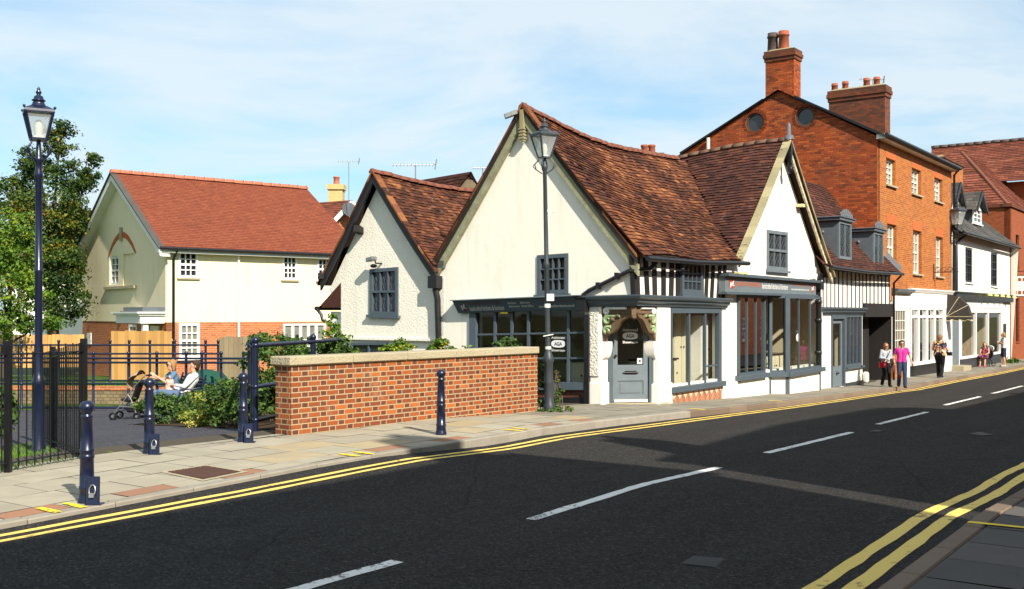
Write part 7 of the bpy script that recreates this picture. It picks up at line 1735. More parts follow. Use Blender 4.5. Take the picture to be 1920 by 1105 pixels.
# ================= low garden wall, terrace, wooden fences
YW = 29.2; wL, wR = ptF(-40, YW), ptF(430, YW - .3)
t = thing('low_garden_wall', (-10, YW, -.8), 'low old garden wall with a red brick top course behind the pushchair', 'wall'); PLW = Plane(wL, Vector(wR) - Vector(wL), (0, -1)); WW = (Vector(wR) - Vector(wL)).length
MB().pbox(PLW, 0, WW, -1.4, -.42, -.3, 0).build('stonework', M['stonewall'], t); MB().pbox(PLW, -.02, WW + .02, -.418, -.32, -.32, .02).build('brick_course', M['hbrick'], t)
mb = MB(); mb.hexa([(-26, YW + .3, -1.3), (wR[0], YW + .3, -1.3), (wR[0], 48, -1.3), (-26, 48, -1.3), (-26, YW + .3, -.33), (wR[0], YW + .3, -.33), (wR[0], 48, -1.12), (-26, 48, -1.12)]); tag(mb.build('terrace_lawn', M['lawn'], uv=False), kind='structure')
def board_fence(lab, p0, p1, zb, zt, mat, bw=.15, rag=.02):
    u = Vector(p1) - Vector(p0); L = u.length; pl = Plane(p0, u, (u.y, -u.x)); n = max(1, int(L / bw)); t = thing('wooden_fence', (p0[0], p0[1], zb), lab, 'fence', 'wooden board fences'); m = MB()
    for k in range(n): m.cur = random.random(); m.pbox(pl, L * k / n + .004, L * (k + 1) / n - .004, zb, zt + random.uniform(-rag, rag), random.uniform(-.004, .004), .022 + random.uniform(0, .006))
    m.build('boards', mat, t); r = MB(); r.pbox(pl, 0, L, zb + .3, zb + .38, -.06, -.01); r.pbox(pl, 0, L, zt - .35, zt - .27, -.06, -.01); r.build('rail', mat, t)
    return t
board_fence('golden close boarded wooden fence in front of the cream house gable', ptF(209, 37.5), ptF(322, 36.6), -.72, EYE + (HOR - 621) / F * 37, M['fencewood'])
board_fence('weathered grey wooden fence panel right of the white ground floor window', ptF(412, 33.5), ptF(482, 33.2), -.65, EYE + (HOR - 632) / F * 33.4, M['greyfence'])
MB_ = board_fence('shaded brown wooden fence under the trees at the far left', ptF(-30, 42), ptF(158, 43.5), -.5, EYE + (HOR - 628) / F * 42.5, M['fencewood'])
# ================= covers in the pavement and the road
def cover(name, lab, cat, px, zf, mat, frame, lift, group=None, rim=.05):
    P3 = [Vector((*ground_at(k[0], k[1], lambda X, Y: zf(ts(X, Y)[0])), 0)) for k in px]
    for p in P3: p.z = zf(ts(p.x, p.y)[0]) + lift
    c = sum(P3, Vector()) / 4; t = thing(name, c, lab, cat, group); m = MB(); I = [lerp3(p, c, rim) for p in P3]
    for k in range(4): m.quad(P3[k], P3[(k + 1) % 4], I[(k + 1) % 4], I[k])
    m.build('frame', frame, t); m = MB(); J = [lerp3(p, c, rim + .015) + Vector((0, 0, .003)) for p in P3]; n, q_ = 12, 12
    for i in range(n):
        for j in range(q_):
            if (i + j) % 2 == 0: u0, u1, v0, v1 = i / n, (i + .85) / n, j / q_, (j + .5) / q_
            else: u0, u1, v0, v1 = i / n, (i + .5) / n, j / q_, (j + .85) / q_
            B_ = lambda u, v: lerp3(lerp3(J[0], J[1], u), lerp3(J[3], J[2], u), v); m.quad(B_(u0, v0) + Vector((0, 0, .004)), B_(u1, v0) + Vector((0, 0, .004)), B_(u1, v1) + Vector((0, 0, .004)), B_(u0, v1) + Vector((0, 0, .004)))
    m.quad(*J); m.build('lid', mat, t, uv=False)
cover('manhole_cover', 'rusty square inspection cover in a pale stone frame in the pavement', 'manhole cover', [(300, 886), (388, 872.5), (466, 885.5), (380, 903)], zpave, M['iron'], M['stone'], .006, None, .16)
RC = paint('road_cover_iron', (.022, .021, .020), .6, .4, 12)
cover('manhole_cover', 'dark iron cover set in the near lane below the long white dash', 'manhole cover', [(1275, 1058), (1300, 1043), (1360, 1048), (1342, 1066)], zroad, RC, RC, .001)
cover('manhole_cover', 'small iron cover in the road near the right edge', 'manhole cover', [(1815, 814), (1838, 811), (1864, 816), (1842, 818)], zroad, RC, M['road'], .005)
cover('manhole_cover', 'narrow iron cover in the road below the second far dash', 'manhole cover', [(1627, 810), (1640, 807), (1660, 808), (1648, 811)], zroad, RC, M['road'], .005)
# ================= aerials
def aerial(lab, px, py, yb, Y, w, n, yag=True):
    p = at(px, py, Y); b = at(px, yb, Y); t = thing('tv_aerial', b, lab, 'aerial', 'roof aerials'); m = MB(); m.tube([b, p], .018, 6); m.build('mast', M['steel'], t)
    m = MB(); d = Vector((1, .25, .04)).normalized(); s_ = p - d * w * .55; m.tube([s_, s_ + d * w], .012, 5)
    for k in range(n): c = s_ + d * w * (k + .5) / n; m.tube([c + Vector((.03, -.16, .03)), c - Vector((.03, -.16, .03))], .006, 4)
    c = s_ + d * w; m.beam(c + Vector((0, 0, -.14)), c + Vector((.05, 0, .16)), .20, .02); m.build('array', M['steel'], t)
aerial('thin television aerial on a tall mast above the yellow chimney', 654, 303, 392, 53, 1.1, 9)
aerial('wide television aerial above the ridge of the rough plaster gable', 779, 309, 345, 32, 1.35, 12)
aerial('short television aerial just left of the big gable slope', 905, 315, 350, 33, .6, 8)
aerial('television aerial among the pots of the wide brick chimney', 1636, 149, 172, 45, 1.2, 10)
# ================= trees and shrubs
Yt = 46.0; tb = at(95, 640, Yt); tb.z = -.6
def B2(px, py, Y, rx, ry, rz, w): p = at(px, py, Y); return ((p.x - tb.x, p.y - tb.y, p.z - tb.z), (rx, ry, rz), w)
yel = lambda p: .16 if (-24.0 < p.x < -18.8 and 4.4 < p.z < 7.0) else 0
tree(tb, .27, 9.5, [B2(112, 262, 46, .70, .8, .9, .5), B2(75, 318, 46, .85, 1, .7, .5), B2(135, 335, 45.5, 1.0, 1, .8, .8), B2(60, 300, 46.5, .7, .8, .6, .3), B2(90, 390, 45, 1.7, 1.6, 1.1, 1.6), B2(30, 365, 45.5, 1.0, 1, .9, .8), B2(135, 405, 46, .7, 1, .8, .6), B2(140, 425, 47, .55, .8, .5, .4), B2(60, 470, 45.5, 1.9, 1.6, 1.3, 1.8), B2(115, 505, 45, .9, 1.2, 1.1, 1.0), B2(20, 430, 46, 1.1, 1.2, .9, .6), B2(120, 570, 45, 1.1, 1.1, .9, .9), B2(172, 300, 45.7, .35, .5, .3, .12), B2(168, 330, 45.7, .35, .5, .35, .15)], 30000, .145, M['leaf'], 'tall sycamore tree with yellowing leaves left of the cream house', 5, yel)
Yt2 = 38.0; tb = at(10, 640, Yt2); tb.z = -.6
tree(tb, .16, 5.0, [B2(5, 430, 38, 1.0, 1, .8, .9), B2(30, 470, 38, .9, .9, .8, 1), B2(0, 520, 38, 1.1, 1.0, .9, 1), B2(40, 545, 37.5, .9, .9, .7, .8), B2(15, 600, 37.5, .9, .9, .6, .7), B2(75, 600, 38, .8, .8, .5, .5)], 9500, .14, M['leaf2'], 'light green bushy tree at the far left edge in front of the sycamore', 6)
tb = at(160, 640, 58); tb.z = -.6
tree(tb, .2, 7, [B2(168, 425, 58, 1.2, 1, 1.0, 1), B2(140, 455, 58, 1.2, 1, 1, 1), B2(150, 500, 58, 1.2, 1, 1.0, 1.0), B2(110, 480, 58, 1.5, 1, 1.2, 1)], 5500, .24, M['leaf'], 'dark tree behind the cream house roof edge and the sycamore', 9)
def GPk(px, py): x, y = ground_at(px, py, zpark); return Vector((x, y, zpark(x, y)))
def SB_(lab, px, py, blobs, n, size, mat, seed, name='shrub', group='shrubs in the park bed', Y=None, z=None, stems=7):
    b = GPk(px, py)
    if Y: b = at(px, py, Y); b.z = z if z is not None else zpark(b.x, b.y)
    bl_ = []
    for x, y, rx, rz, w, dy in blobs:
        Yb = b.y + dy; p = at(x, y, Yb); bl_.append(((p.x - b.x, p.y - b.y, p.z - b.z), (rx, rx * .9, rz), w))
    return shrub(name, b, bl_, n, size, mat, lab, 'shrub', group, seed, stems)
SB_('low green shrub beside the path in front of the bench', 320, 796, [(300, 765, .42, .26, 1, .3), (335, 762, .42, .28, 1, .4), (285, 755, .3, .22, .6, .5), (330, 785, .36, .2, .7, 0)], 2600, .075, M['hedge'], 41)
SB_('yellow variegated shrub between the two green shrubs by the path', 385, 800, [(385, 768, .30, .30, 1, .1), (370, 785, .28, .2, .7, -.05), (405, 780, .25, .2, .6, 0)], 1900, .07, M['gold'], 42)
SB_('dark rounded green shrub behind the bollard beside the brick wall', 432, 802, [(435, 745, .42, .40, 1, .3), (455, 770, .36, .34, .8, .1), (415, 755, .30, .30, .7, .2), (440, 785, .42, .18, .6, -.1), (468, 750, .3, .3, .6, .2)], 3400, .07, M['hedge'], 43)
SB_('green shrub with pale leaves behind the seated couple', 400, 770, [(395, 742, .35, .22, 1, .6), (370, 750, .3, .2, .8, .4), (425, 735, .35, .3, .8, .8)], 1500, .08, M['hedge'], 44, Y=22.5)
SB_('tall leafy hedge behind the navy handrail left of the brick wall', 545, 760, [(500, 690, .42, .45, 1, 0), (530, 655, .5, .30, 1, .6), (560, 680, .5, .45, 1, .2), (510, 740, .42, .4, 1, -.3), (600, 660, .45, .28, .9, .6), (545, 720, .5, .5, 1, .2), (500, 640, .35, .14, .4, .8), (625, 655, .3, .2, .5, .3)], 6500, .085, M['hedge'], 45, 'hedge', None, Y=18.6, stems=12)
SB_('upright bright green shrub at the left corner of the rough plaster cottage', 628, 700, [(628, 640, .22, .34, 1, 0), (640, 660, .3, .2, .8, -.1), (612, 660, .25, .2, .6, 0), (622, 610, .1, .2, .3, 0)], 900, .10, M['leaf2'], 46, Y=21.5)
SB_('clipped green bush under the lattice window showing above the coping', 747, 700, [(748, 652, .26, .16, 1, 0), (735, 660, .25, .12, .6, 0)], 1100, .07, M['leaf2'], 47, Y=20.5)
SB_('leafy green plant by the black downpipe showing above the coping', 825, 700, [(828, 645, .16, .14, 1, 0), (818, 655, .18, .1, .8, 0), (850, 656, .1, .07, .4, 0), (873, 655, .05, .05, .15, 0)], 500, .09, M['leaf2'], 48, Y=20.8)
SB_('feathery young plant above the coping in front of the shop window', 953, 720, [(953, 640, .22, .10, 1, 0), (935, 646, .12, .05, .4, 0), (968, 650, .12, .06, .4, 0), (955, 655, .1, .08, .4, 0)], 380, .075, M['hedge'], 49, Y=20.3)
SB_('dry brown weed at the foot of the brick garden wall', 640, 808, [(640, 800, .14, .09, 1, 0), (628, 803, .10, .06, .5, 0)], 700, .035, M['dryleaf'], 50, 'weed', None, Y=(a0 + (a1 - a0) * .22).y - .12, z=0, stems=5)
SB_('green weeds climbing round the foot of the grey street lamp', 1030, 770, [(1015, 715, .10, .30, 1, .2), (1012, 755, .12, .16, .8, .1), (1045, 745, .10, .2, .6, .2), (1030, 768, .34, .07, 1, -.1), (1058, 766, .2, .05, .5, 0), (1010, 690, .08, .12, .4, .25)], 1500, .055, M['hedge'], 51, 'weed', None, Y=yM + .05, z=gM, stems=7)
SB_('low weeds at the white shop end beside the modern brick wall', 1893, 690, [(1888, 682, .5, .28, 1, 0), (1898, 686, .4, .2, .7, -.6), (1915, 680, .6, .12, .6, 1)], 900, .14, M['hedge'], 52, 'weed', None, Y=54.0, z=-.83, stems=4)
SB_('spiky green plant behind the black railings at the left edge', 8, 800, [(8, 770, .18, .28, 1, 0), (12, 800, .2, .15, .6, -.1), (0, 740, .1, .25, .4, 0)], 700, .10, M['hedge'], 53, 'shrub', None, Y=14.8, z=-.25)
SB_('tree stump like old ivy stems behind the grey street lamp', 1043, 745, [(1043, 700, .07, .18, 1, .3), (1048, 730, .08, .2, 1, .3)], 200, .05, M['dryleaf'], 54, 'weed', None, Y=yM + .5, z=gM, stems=10)
# grass blades
mb = MB(); rnd2 = random.Random(77)
fcx, fcy = fc
for i in range(9000):
    s_ = rnd2.uniform(.05, 3.2); w_ = rnd2.uniform(.03, 4.6); p = Vector(fc) + dv_.normalized() * s_ + dv2 * w_; z = zpark(p.x, p.y) - .012; h = rnd2.uniform(.03, .075); a = rnd2.uniform(0, 6.28); mb.cur = rnd2.uniform(.1, 1)
    dx, dy = .006 * math.cos(a), .006 * math.sin(a); l_ = Vector((rnd2.uniform(-.03, .03), rnd2.uniform(-.03, .03), h)); q_ = Vector((p.x, p.y, z)); mb.add([q_ + Vector((dx, dy, 0)), q_ - Vector((dx, dy, 0)), q_ + l_], [(0, 1, 2)])
for i in range(4000):
    x = rnd2.uniform(-13.5, -7); y = YW + .32 + rnd2.random() ** 2 * 4; q_ = Vector((x, y, -.33 - .0447 * (y - YW - .3))); h = rnd2.uniform(.04, .12); mb.cur = rnd2.uniform(.2, 1); a = rnd2.uniform(0, 6.28); mb.add([q_ + Vector((.012 * math.cos(a), .012 * math.sin(a), 0)), q_ - Vector((.012 * math.cos(a), .012 * math.sin(a), 0)), q_ + Vector((rnd2.uniform(-.03, .03), rnd2.uniform(-.03, .03), h))], [(0, 1, 2)])
tag(mb.build('grass', M['grass'], uv=False, recalc=False), 'short green lawn grass', 'grass', None, 'stuff')
x, y = ground_at(203, 852, zpark); mb = MB(); z = zpark(x, y) + .02; mb.cur = .2
mb.add([(x - .07, y, z), (x, y - .05, z + .01), (x + .08, y + .01, z), (x + .02, y + .05, z + .015)], [(0, 1, 2, 3)]); tag(mb.build('fallen_leaf', M['gold'], uv=False), 'single yellow fallen leaf on the dark path between two bollards', 'leaf')
# ================= bench with the couple, pushchair
bx, by = -7.62, 23.75; bz = zpark(bx, by)
t = thing('park_bench', (bx, by, bz), 'dark blue metal park bench with the seated couple on it', 'bench')
RB = math.radians(37)
def RT(m):
    c_, s_ = math.cos(RB), math.sin(RB); m.v = [(bx + (x - bx) * c_ - (y - by) * s_, by + (x - bx) * s_ + (y - by) * c_, z) for x, y, z in m.v]; return m
def RP(dx, dy, dz=0): return (bx + dx * math.cos(RB) - dy * math.sin(RB), by + dx * math.sin(RB) + dy * math.cos(RB), bz + dz)
m = MB(); m.tube([(bx - .1, by - .7, bz + .43), (bx - .1, by + .8, bz + .43)], .02, 6)
for k in range(6): x = bx - .22 + .085 * k; m.beam((x, by - .72, bz + .43), (x, by + .82, bz + .43), .06, .02)
RT(m).build('seat', M['navy'], t); m = MB()
for k in range(6): m.beam((bx + .24 + .03 * k, by - .72, bz + .50 + .07 * k), (bx + .24 + .03 * k, by + .82, bz + .50 + .07 * k), .02, .05)
RT(m).build('backrest', M['navy'], t)
for y_ in (by - .68, by + .05, by + .78):
    m = MB(); m.tube([(bx - .2, y_, bz), (bx - .2, y_, bz + .42)], .022, 6); m.tube([(bx + .22, y_, bz), (bx + .24, y_, bz + .45), (bx + .40, y_, bz + .95)], .022, 6); m.tube([(bx - .2, y_, bz + .42), (bx - .18, y_, bz + .64), (bx + .28, y_, bz + .66)], .018, 6); RT(m).build('frame', M['navy'], t)
den = cloth('denim', (.10, .15, .24)); teal = cloth('teal_top', (.10, .19, .29)); wsh = cloth('white_shirt', (.74, .72, .72)); blk = cloth('black_cloth', (.012, .012, .015)); mag = cloth('magenta_top', (.62, .045, .30)); gry = cloth('grey_top', (.42, .45, .50)); whi = cloth('white_top', (.72, .73, .75))
pat = cloth('patterned_blouse', (.3, .2, .1), [(.02, .02, .03), (.55, .22, .06), (.55, .50, .40), (.30, .06, .10), (.05, .06, .16), (.60, .36, .12)])
dre = cloth('patterned_dress', (.1, .05, .1), [(.03, .02, .05), (.35, .04, .10), (.10, .03, .15), (.45, .12, .06), (.02, .02, .03)])
blond = timber('blond_hair', (.36, .20, .08), .4); brownh = timber('brown_hair', (.045, .025, .015), .4); darkh = timber('dark_hair', (.02, .013, .010), .4); gingerh = timber('light_brown_hair', (.28, .14, .06), .4)
shoe = paint('dark_shoe', (.02, .018, .018), .5); sandal = paint('pale_sandal', (.5, .42, .34), .6); redshoe = paint('pink_shoe', (.5, .06, .12), .5)
bag = paint('red_bag_leather', (.48, .02, .03), .35); sit = .50
sitp = dict(pelvis=(0, -.02, sit), waist=(0, -.05, sit + .16), chest=(0, -.07, sit + .36), neck=(0, -.06, sit + .52), head=(0, -.02, sit + .64), shL=(-.165, -.06, sit + .46), shR=(.165, -.06, sit + .46),
            hiL=(-.09, .05, sit - .02), hiR=(.09, .05, sit - .02), knL=(-.11, .47, sit + .02), knR=(.11, .47, sit + .02), anL=(-.11, .56, .08), anR=(.11, .56, .08))
wp_ = dict(sitp); wp_.update(elR=(.24, .12, sit + .30), wrR=(.22, .36, sit + .36), elL=(-.26, .10, sit + .24), wrL=(-.22, .36, sit + .42))
person(RP(-.02, .44), math.radians(90 + 37 - 10), 1.66, 'fair haired person in sunglasses and blue top on the bench reaching for the pushchair', wp_, topmat=teal, legmat=den, shoemat=shoe, hair=blond, hairlen='bob', glasses=True, look=.15, group='couple on the bench')
mp_ = dict(sitp); mp_.update(pelvis=(0, .08, sit), waist=(0, -.02, sit + .14), chest=(0, -.14, sit + .32), neck=(0, -.20, sit + .46), head=(0, -.18, sit + .59), shL=(-.18, -.18, sit + .40), shR=(.18, -.18, sit + .40), elL=(-.26, .06, sit + .18), wrL=(-.05, .22, sit + .20), elR=(.27, .0, sit + .16), wrR=(.10, .24, sit + .12), knL=(-.11, .52, sit + .06), knR=(.11, .52, sit + .04))
person(RP(.04, -.40), math.radians(90 + 37 - 14), 1.74, 'dark haired person in white shirt leaning back on the bench holding a baby', mp_, topmat=wsh, sleeve='long', legmat=den, shoemat=shoe, hair=brownh, look=.2, group='couple on the bench', stout=1.1)
# baby in the arms
bb = dict(BASE); bb.update(knL=(-.09, .2, .75), knR=(.09, .2, .75), anL=(-.08, .1, .5), anR=(.08, .1, .5))
person(RP(-.26, -.22, .33), math.radians(190), .62, 'baby with bare arms held against the white shirt on the bench', bb, topmat=cloth('baby_vest', (.62, .42, .34)), legmat=cloth('baby_legs', (.6, .5, .45)), hair=None, voxel=.012, foot=False, legs='trousers')
# pushchair
px_, py_ = at(247, 783, 23.6).x, 23.6; pz = zpark(px_, py_)
t = thing('pushchair', (px_, py_, pz), 'folding black pushchair with a beige hood beside the bench', 'pushchair')
m = MB()
for s_ in (-.2, .2):
    m.tube([(px_ - .34, py_ + s_, pz + .12), (px_ - .05, py_ + s_, pz + .50), (px_ + .18, py_ + s_, pz + .80), (px_ + .38, py_ + s_, pz + 1.0), (px_ + .46, py_ + s_, pz + 1.0)], .013, 6)
    m.tube([(px_ + .18, py_ + s_, pz + .12), (px_ + .06, py_ + s_, pz + .45), (px_ - .02, py_ + s_, pz + .58)], .013, 6); m.tube([(px_ - .2, py_ + s_, pz + .3), (px_ + .12, py_ + s_, pz + .28)], .011, 6)
for a_, b_ in (((-.2), .2), (.2, -.2)): m.tube([(px_ + .18, py_ + a_, pz + .14), (px_ - .0, py_ + b_, pz + .46)], .010, 6)
m.build('frame', M['steel'], t)
m = MB(); S_ = [(-.16, .42), (.02, .38), (.10, .46), (.22, .82)]
for (x0, z0), (x1, z1) in zip(S_, S_[1:]): m.hexa([(px_ + x0, py_ - .18, pz + z0), (px_ + x1, py_ - .18, pz + z1), (px_ + x1, py_ + .18, pz + z1), (px_ + x0, py_ + .18, pz + z0), (px_ + x0 - .03, py_ - .18, pz + z0 + .05), (px_ + x1 - .03, py_ - .18, pz + z1 + .05), (px_ + x1 - .03, py_ + .18, pz + z1 + .05), (px_ + x0 - .03, py_ + .18, pz + z0 + .05)])
m.build('seat', blk, t); m = MB(); m.box(px_ - .06, px_ + .2, py_ - .19, py_ + .19, pz + .16, pz + .3); m.build('basket', blk, t, bevel=.03)
hd_ = MB(); n = 6; arcs = []
for k in range(n + 1):
    th = math.radians(8 + 105 * k / n); arcs.append([(px_ + .22 - .30 * math.sin(th) * (1 - .12 * abs(v)), py_ + .21 * v, pz + .80 + .28 * math.cos(th) * (1 - .25 * v * v)) for v in (-1, -.6, -.2, .2, .6, 1)])
for r, s_ in zip(arcs, arcs[1:]):
    for i in range(5): hd_.quad(r[i], r[i + 1], s_[i + 1], s_[i])
hd_.build('hood', cloth('beige_hood', (.42, .30, .17)), t); 
m = MB(); m.tube([Vector(p) + Vector((0.03, 0, .01)) for p in arcs[0]], .025, 6); m.build('hood_trim', blk, t)
for dx, s_ in ((-.35, -.2), (-.35, .2), (.19, -.2), (.19, .2)):
    m = MB()
    for o_ in (-.03, .03):
        c = Vector((px_ + dx, py_ + s_ + o_, pz + .08)); m.tube([c + Vector((.07 * math.cos(a), 0, .07 * math.sin(a))) for a in [i * math.pi / 8 for i in range(17)]], .016, 6, caps=False)
    w_ = m.build('wheel', blk, t); m = MB(); m.tube([(px_ + dx, py_ + s_ - .045, pz + .08), (px_ + dx, py_ + s_ + .045, pz + .08)], .03, 8); m.build('hub', M['steel'], w_)
for s_ in (-.2, .2): m = MB(); m.tube([(px_ + .40, py_ + s_, pz + 1.0), (px_ + .52, py_ + s_, pz + 1.0)], .022, 6); m.build('handle', blk, t)
# green barbecue cover on the terrace side
c = at(385, 735, 28.2); c.z = -.75; t = thing('barbecue_cover', c, 'dark green plastic cover over a round barbecue behind the bench', 'cover')
m = MB(); rr = random.Random(3); prof = [(.62, 0), (.64, .25), (.66, .5), (.60, .72), (.45, .86), (.2, .93), (.02, .95)]; m.lathe(c, prof, 22); m.v = [(x + rr.uniform(-.025, .025), y + rr.uniform(-.025, .025), z + rr.uniform(-.015, .015)) for x, y, z in m.v]; m.build('cover_sheet', cloth('green_plastic', (.015, .075, .05)), t)
# ================= people on the far pavement
def foot_at(px, py): x, y = gpave(px, py); return Vector((x, y, zpave(ts(x, y)[0])))
def hpx(px, ytop, ybot): return (ybot - ytop) / F * gpave(px, ybot)[1]
toC = lambda v: math.atan2(v.x, -v.y)       # yaw that faces the camera
walk = dict(knL=(-.09, .12, .50), anL=(-.09, .16, .085), knR=(.09, .06, .48), anR=(.09, -.16, .11))
v = foot_at(1661, 725); ps = dict(walk); ps.update(elR=(.22, .02, 1.10), wrR=(.06, .20, 1.06), elL=(-.22, .0, 1.10), wrL=(-.02, .19, 1.02))
r, T = person(v, toC(v) + .35, hpx(1661, 644, 724), 'person in grey top and dark trousers with a red shoulder bag walking by the passage', ps, topmat=gry, sleeve='long', legmat=blk, shoemat=shoe, hair=gingerh, hairlen='bob', glasses=True, group='people on the far pavement')
m = MB(); m.tube([(-.14, .08, 1.38), (.0, .16, 1.15), (.16, .16, .92)], .012, 5); T(m).build_local('strap', blk, r)
b_ = thing('shoulder_bag', v, 'small red leather shoulder bag hanging at the hip of the grey topped walker', 'bag'); m = MB(); m.box(.09, .32, .12, .22, .74, .95); T(m).build_local('bag_body', bag, b_).location; m = MB(); m.tube([(.11, .17, .94), (.14, .17, 1.02), (.26, .17, 1.02), (.30, .17, .94)], .010, 5); T(m).build_local('bag_handle', bag, b_)
v = foot_at(1691, 727.5); ps = dict(walk); ps.update(elL=(-.27, -.06, 1.10), wrL=(-.34, .02, .88), elR=(.27, -.05, 1.10), wrR=(.26, .10, .90))
r, T = person(v, toC(v) + .1, hpx(1691, 639, 727.5), 'person in bright pink top, dark jeans and sunglasses walking towards the camera', ps, topmat=mag, sleeve='short', legmat=cloth('dark_jeans', (.035, .05, .10)), shoemat=shoe, hair=darkh, hairlen='tail', glasses=True, group='people on the far pavement')
b_ = thing('folded_cardigan', v, 'brown cardigan hanging over the arm of the pink topped walker', 'cardigan'); m = MB(); rr = random.Random(1)
for k in range(5): capsule(m, (.24 + .03 * k, .0 + .03 * (k % 2), 1.0), (.26 + .035 * k, -.02 + .04 * (k % 3), .52 + .05 * k), .04, .02, 6)
T(m); remesh(m, 'drape', cloth('brown_knit', (.10, .055, .055)), b_, .016, 2)
v = foot_at(1762, 709); ps = dict(walk); ps.update(elL=(-.27, .0, 1.10), wrL=(-.16, .2, 1.0), elR=(.27, .02, 1.10), wrR=(.2, .22, 1.0))
r, T = person(v, toC(v) + math.pi - .25, hpx(1762, 628, 709), 'stout person in a patterned blouse and black trousers walking away past the shopfront', ps, topmat=pat, legmat=blk, shoemat=shoe, hair=gingerh, hairlen='short', stout=1.3, group='people on the far pavement')
b_ = thing('handbag', v, 'black handbag carried at the right side of the patterned blouse walker', 'bag'); m = MB(); m.box(.24, .40, .06, .22, .86, 1.0); m.tube([(.27, .14, 1.0), (.30, .14, 1.25), (.36, .14, 1.0)], .012, 5); T(m).build_local('bag_body', blk, b_)
v = foot_at(1882, 688); ps = dict(BASE); ps.update(elL=(-.2, .1, 1.12), wrL=(-.02, .22, 1.2), elR=(.2, .1, 1.12), wrR=(.03, .24, 1.18))
person(v, toC(v) - 1.25, hpx(1882, 624, 687), 'person in white top and denim shorts standing at the white shop end', ps, topmat=whi, legmat=cloth('dark_denim', (.03, .045, .08)), legs='shorts', shoemat=sandal, hair=blond, hairlen='tail', group='people on the far pavement')
v = foot_at(1861, 688); ps = dict(sitp); ps.update(elL=(-.22, .08, sit + .22), wrL=(-.1, .3, sit + .14), elR=(.22, .08, sit + .22), wrR=(.1, .3, sit + .14))
v2 = v + Vector((PE.n.x, PE.n.y, 0)) * -.35
person(v2, toC(v2) - .2, hpx(1861, 644, 688) * 1.36, 'person in a dark patterned dress sitting outside the white shop window', ps, topmat=dre, sleeve='none', legs='dress', legmat=dre, shoemat=redshoe, hair=gingerh, hairlen='bob', group='people on the far pavement')
t = thing('cafe_chair', v2, 'dark chair under the person in the patterned dress', 'chair'); yw = toC(v2) - .2; cs, sn = math.cos(yw), math.sin(yw)
def L2(x, y, z): return Vector((v2.x + x * cs - y * sn, v2.y + x * sn + y * cs, v2.z + z))
m = MB(); m.hexa([L2(-.2, -.2, .36), L2(.2, -.2, .36), L2(.2, .2, .36), L2(-.2, .2, .36), L2(-.2, -.2, .40), L2(.2, -.2, .40), L2(.2, .2, .40), L2(-.2, .2, .40)]); m.build('seat', M['black'], t)
m = MB(); m.hexa([L2(-.2, -.24, .45), L2(.2, -.24, .45), L2(.2, -.20, .45), L2(-.2, -.20, .45), L2(-.2, -.30, .85), L2(.2, -.30, .85), L2(.2, -.26, .85), L2(-.2, -.26, .85)]); m.build('backrest', M['black'], t)
for x_, y_ in ((-.18, -.18), (.18, -.18), (-.18, .18), (.18, .18)): m = MB(); m.tube([L2(x_, y_, 0), L2(x_, y_, .36)], .016, 6); m.build('leg', M['black'], t)
v3 = v2 + Vector((PE.u.x, PE.u.y, 0)) * .75; t = thing('stroller', v3, 'dark parked pushchair with pale hood edge behind the person in the patterned dress', 'pushchair')
m = MB(); m.tube([v3 + Vector((-.3, 0, .1)), v3 + Vector((.1, 0, .6)), v3 + Vector((.4, .1, 1.0))], .02, 6); m.tube([v3 + Vector((.25, 0, .1)), v3 + Vector((0, 0, .55))], .02, 6); m.build('frame', M['black'], t)
m = MB(); m.ball(v3 + Vector((.0, 0, .6)), (.26, .22, .26), 10, 8); m.build('seat', cloth('stroller_cloth', (.03, .04, .06)), t); m = MB(); m.ball(v3 + Vector((.05, .0, .85)), (.24, .22, .16), 10, 8); m.build('hood', M['offwhite'], t)
for dx in (-.3, .25): m = MB(); c = v3 + Vector((dx, -.02, .1)); m.tube([c + Vector((.09 * math.cos(a), 0, .09 * math.sin(a))) for a in [i * math.pi / 7 for i in range(15)]], .022, 6, caps=False); m.build('wheel', M['black'], t)
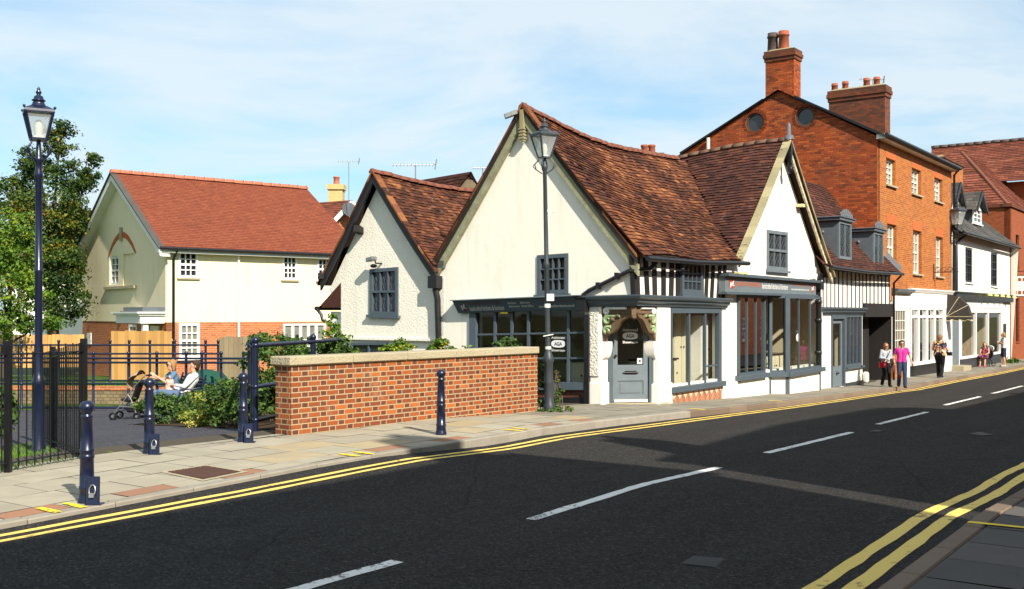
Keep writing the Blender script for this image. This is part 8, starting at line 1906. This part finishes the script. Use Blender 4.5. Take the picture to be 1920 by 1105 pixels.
# ================= what stands inside the showrooms
def unit(name, lab, pl, a0, a1, off0, off1, z0, z1, mat, doors=2, top=True, dk=None, cat='kitchen unit'):
    c = pl.P((a0 + a1) / 2, z0, (off0 + off1) / 2); t = thing(name, c, lab, cat, 'showroom kitchen units'); MB().pbox(pl, a0, a1, z0, z1, off0, off1).build('carcass', mat, t)
    n = doors
    for k in range(n):
        x0, x1 = a0 + (a1 - a0) * k / n + .02, a0 + (a1 - a0) * (k + 1) / n - .02; d = MB(); d.pbox(pl, x0, x1, z0 + .08, z1 - .03, off1 + .002, off1 + .022); d.pbox(pl, x0 + .07, x1 - .07, z0 + .16, z1 - .10, off1 + .022, off1 + .03); o = d.build('door', dk or mat, t)
        MB().ball(pl.P(x0 + .06 if k % 2 else x1 - .06, (z0 + z1) / 2 + .15, off1 + .045), .02, 8, 6).build('knob', M['black'], o)
    if top: MB().pbox(pl, a0 - .02, a1 + .02, z1 + .001, z1 + .04, off0 - .01, off1 + .04).build('worktop', M['worktop'], t)
    return t
zfB = zpave(20) - .05; zfC = zpave(27) + .02
unit('kitchen_unit', 'cream base units with dark worktop at the left of the corner shop side window', PBS, 1.75, 3.1, -1.1, -.55, zfB, zfB + .92, M['unit'], 3)
unit('kitchen_unit', 'tall cream dresser with dark glazed door in the middle of the corner shop side window', PBS, 3.1, 3.95, -1.2, -.65, zfB, zfB + 2.1, M['unit'], 2, False, None)
unit('kitchen_unit', 'plain white panel unit at the right of the corner shop side window', PBS, 4.0, 4.45, -1.0, -.35, zfB, zfB + 1.95, M['white'], 1, False)
unit('kitchen_unit', 'cream drawer units with dark worktop seen through the corner door', PD_, -.40, .62, -2.3, -1.75, zfB, zfB + .95, M['unit'], 3)
unit('kitchen_unit', 'pale base unit behind the corner shop gable window', PBG, 1.3, 2.3, -1.6, -1.0, zfB, zfB + .9, M['unit'], 2)
unit('kitchen_unit', 'cream wall cabinet with dark glass hanging in the canted bay', PBS, 9.4, 10.4, -1.5, -1.1, zfC + 1.55, zfC + 2.55, M['unit'], 2, False)
unit('kitchen_unit', 'cream base units with worktop below the hanging cabinet', PBS, 8.9, 11.4, -1.5, -.9, zfC, zfC + .92, M['unit'], 5)
unit('kitchen_unit', 'grey glazed dresser behind the left square bay window', PBS, 6.4, 7.9, -1.4, -.9, zfC, zfC + 2.3, M['slatelight'], 3, False)
# someone at work inside, just visible through the gable window
vv = PBG.P(.95 + .55, zfB, -.9); person(vv, math.radians(200), 1.75, 'person in dark clothes leaning over inside the corner shop gable window', dict(BASE, chest=(0, .12, 1.22), neck=(0, .22, 1.36), head=(0, .30, 1.44), shL=(-.18, .16, 1.31), shR=(.18, .16, 1.31), elL=(-.24, .30, 1.08), wrL=(-.16, .48, .98), elR=(.24, .30, 1.08), wrR=(.16, .48, .98)), topmat=blk, legmat=blk, shoemat=shoe, hair=darkh, voxel=.014)
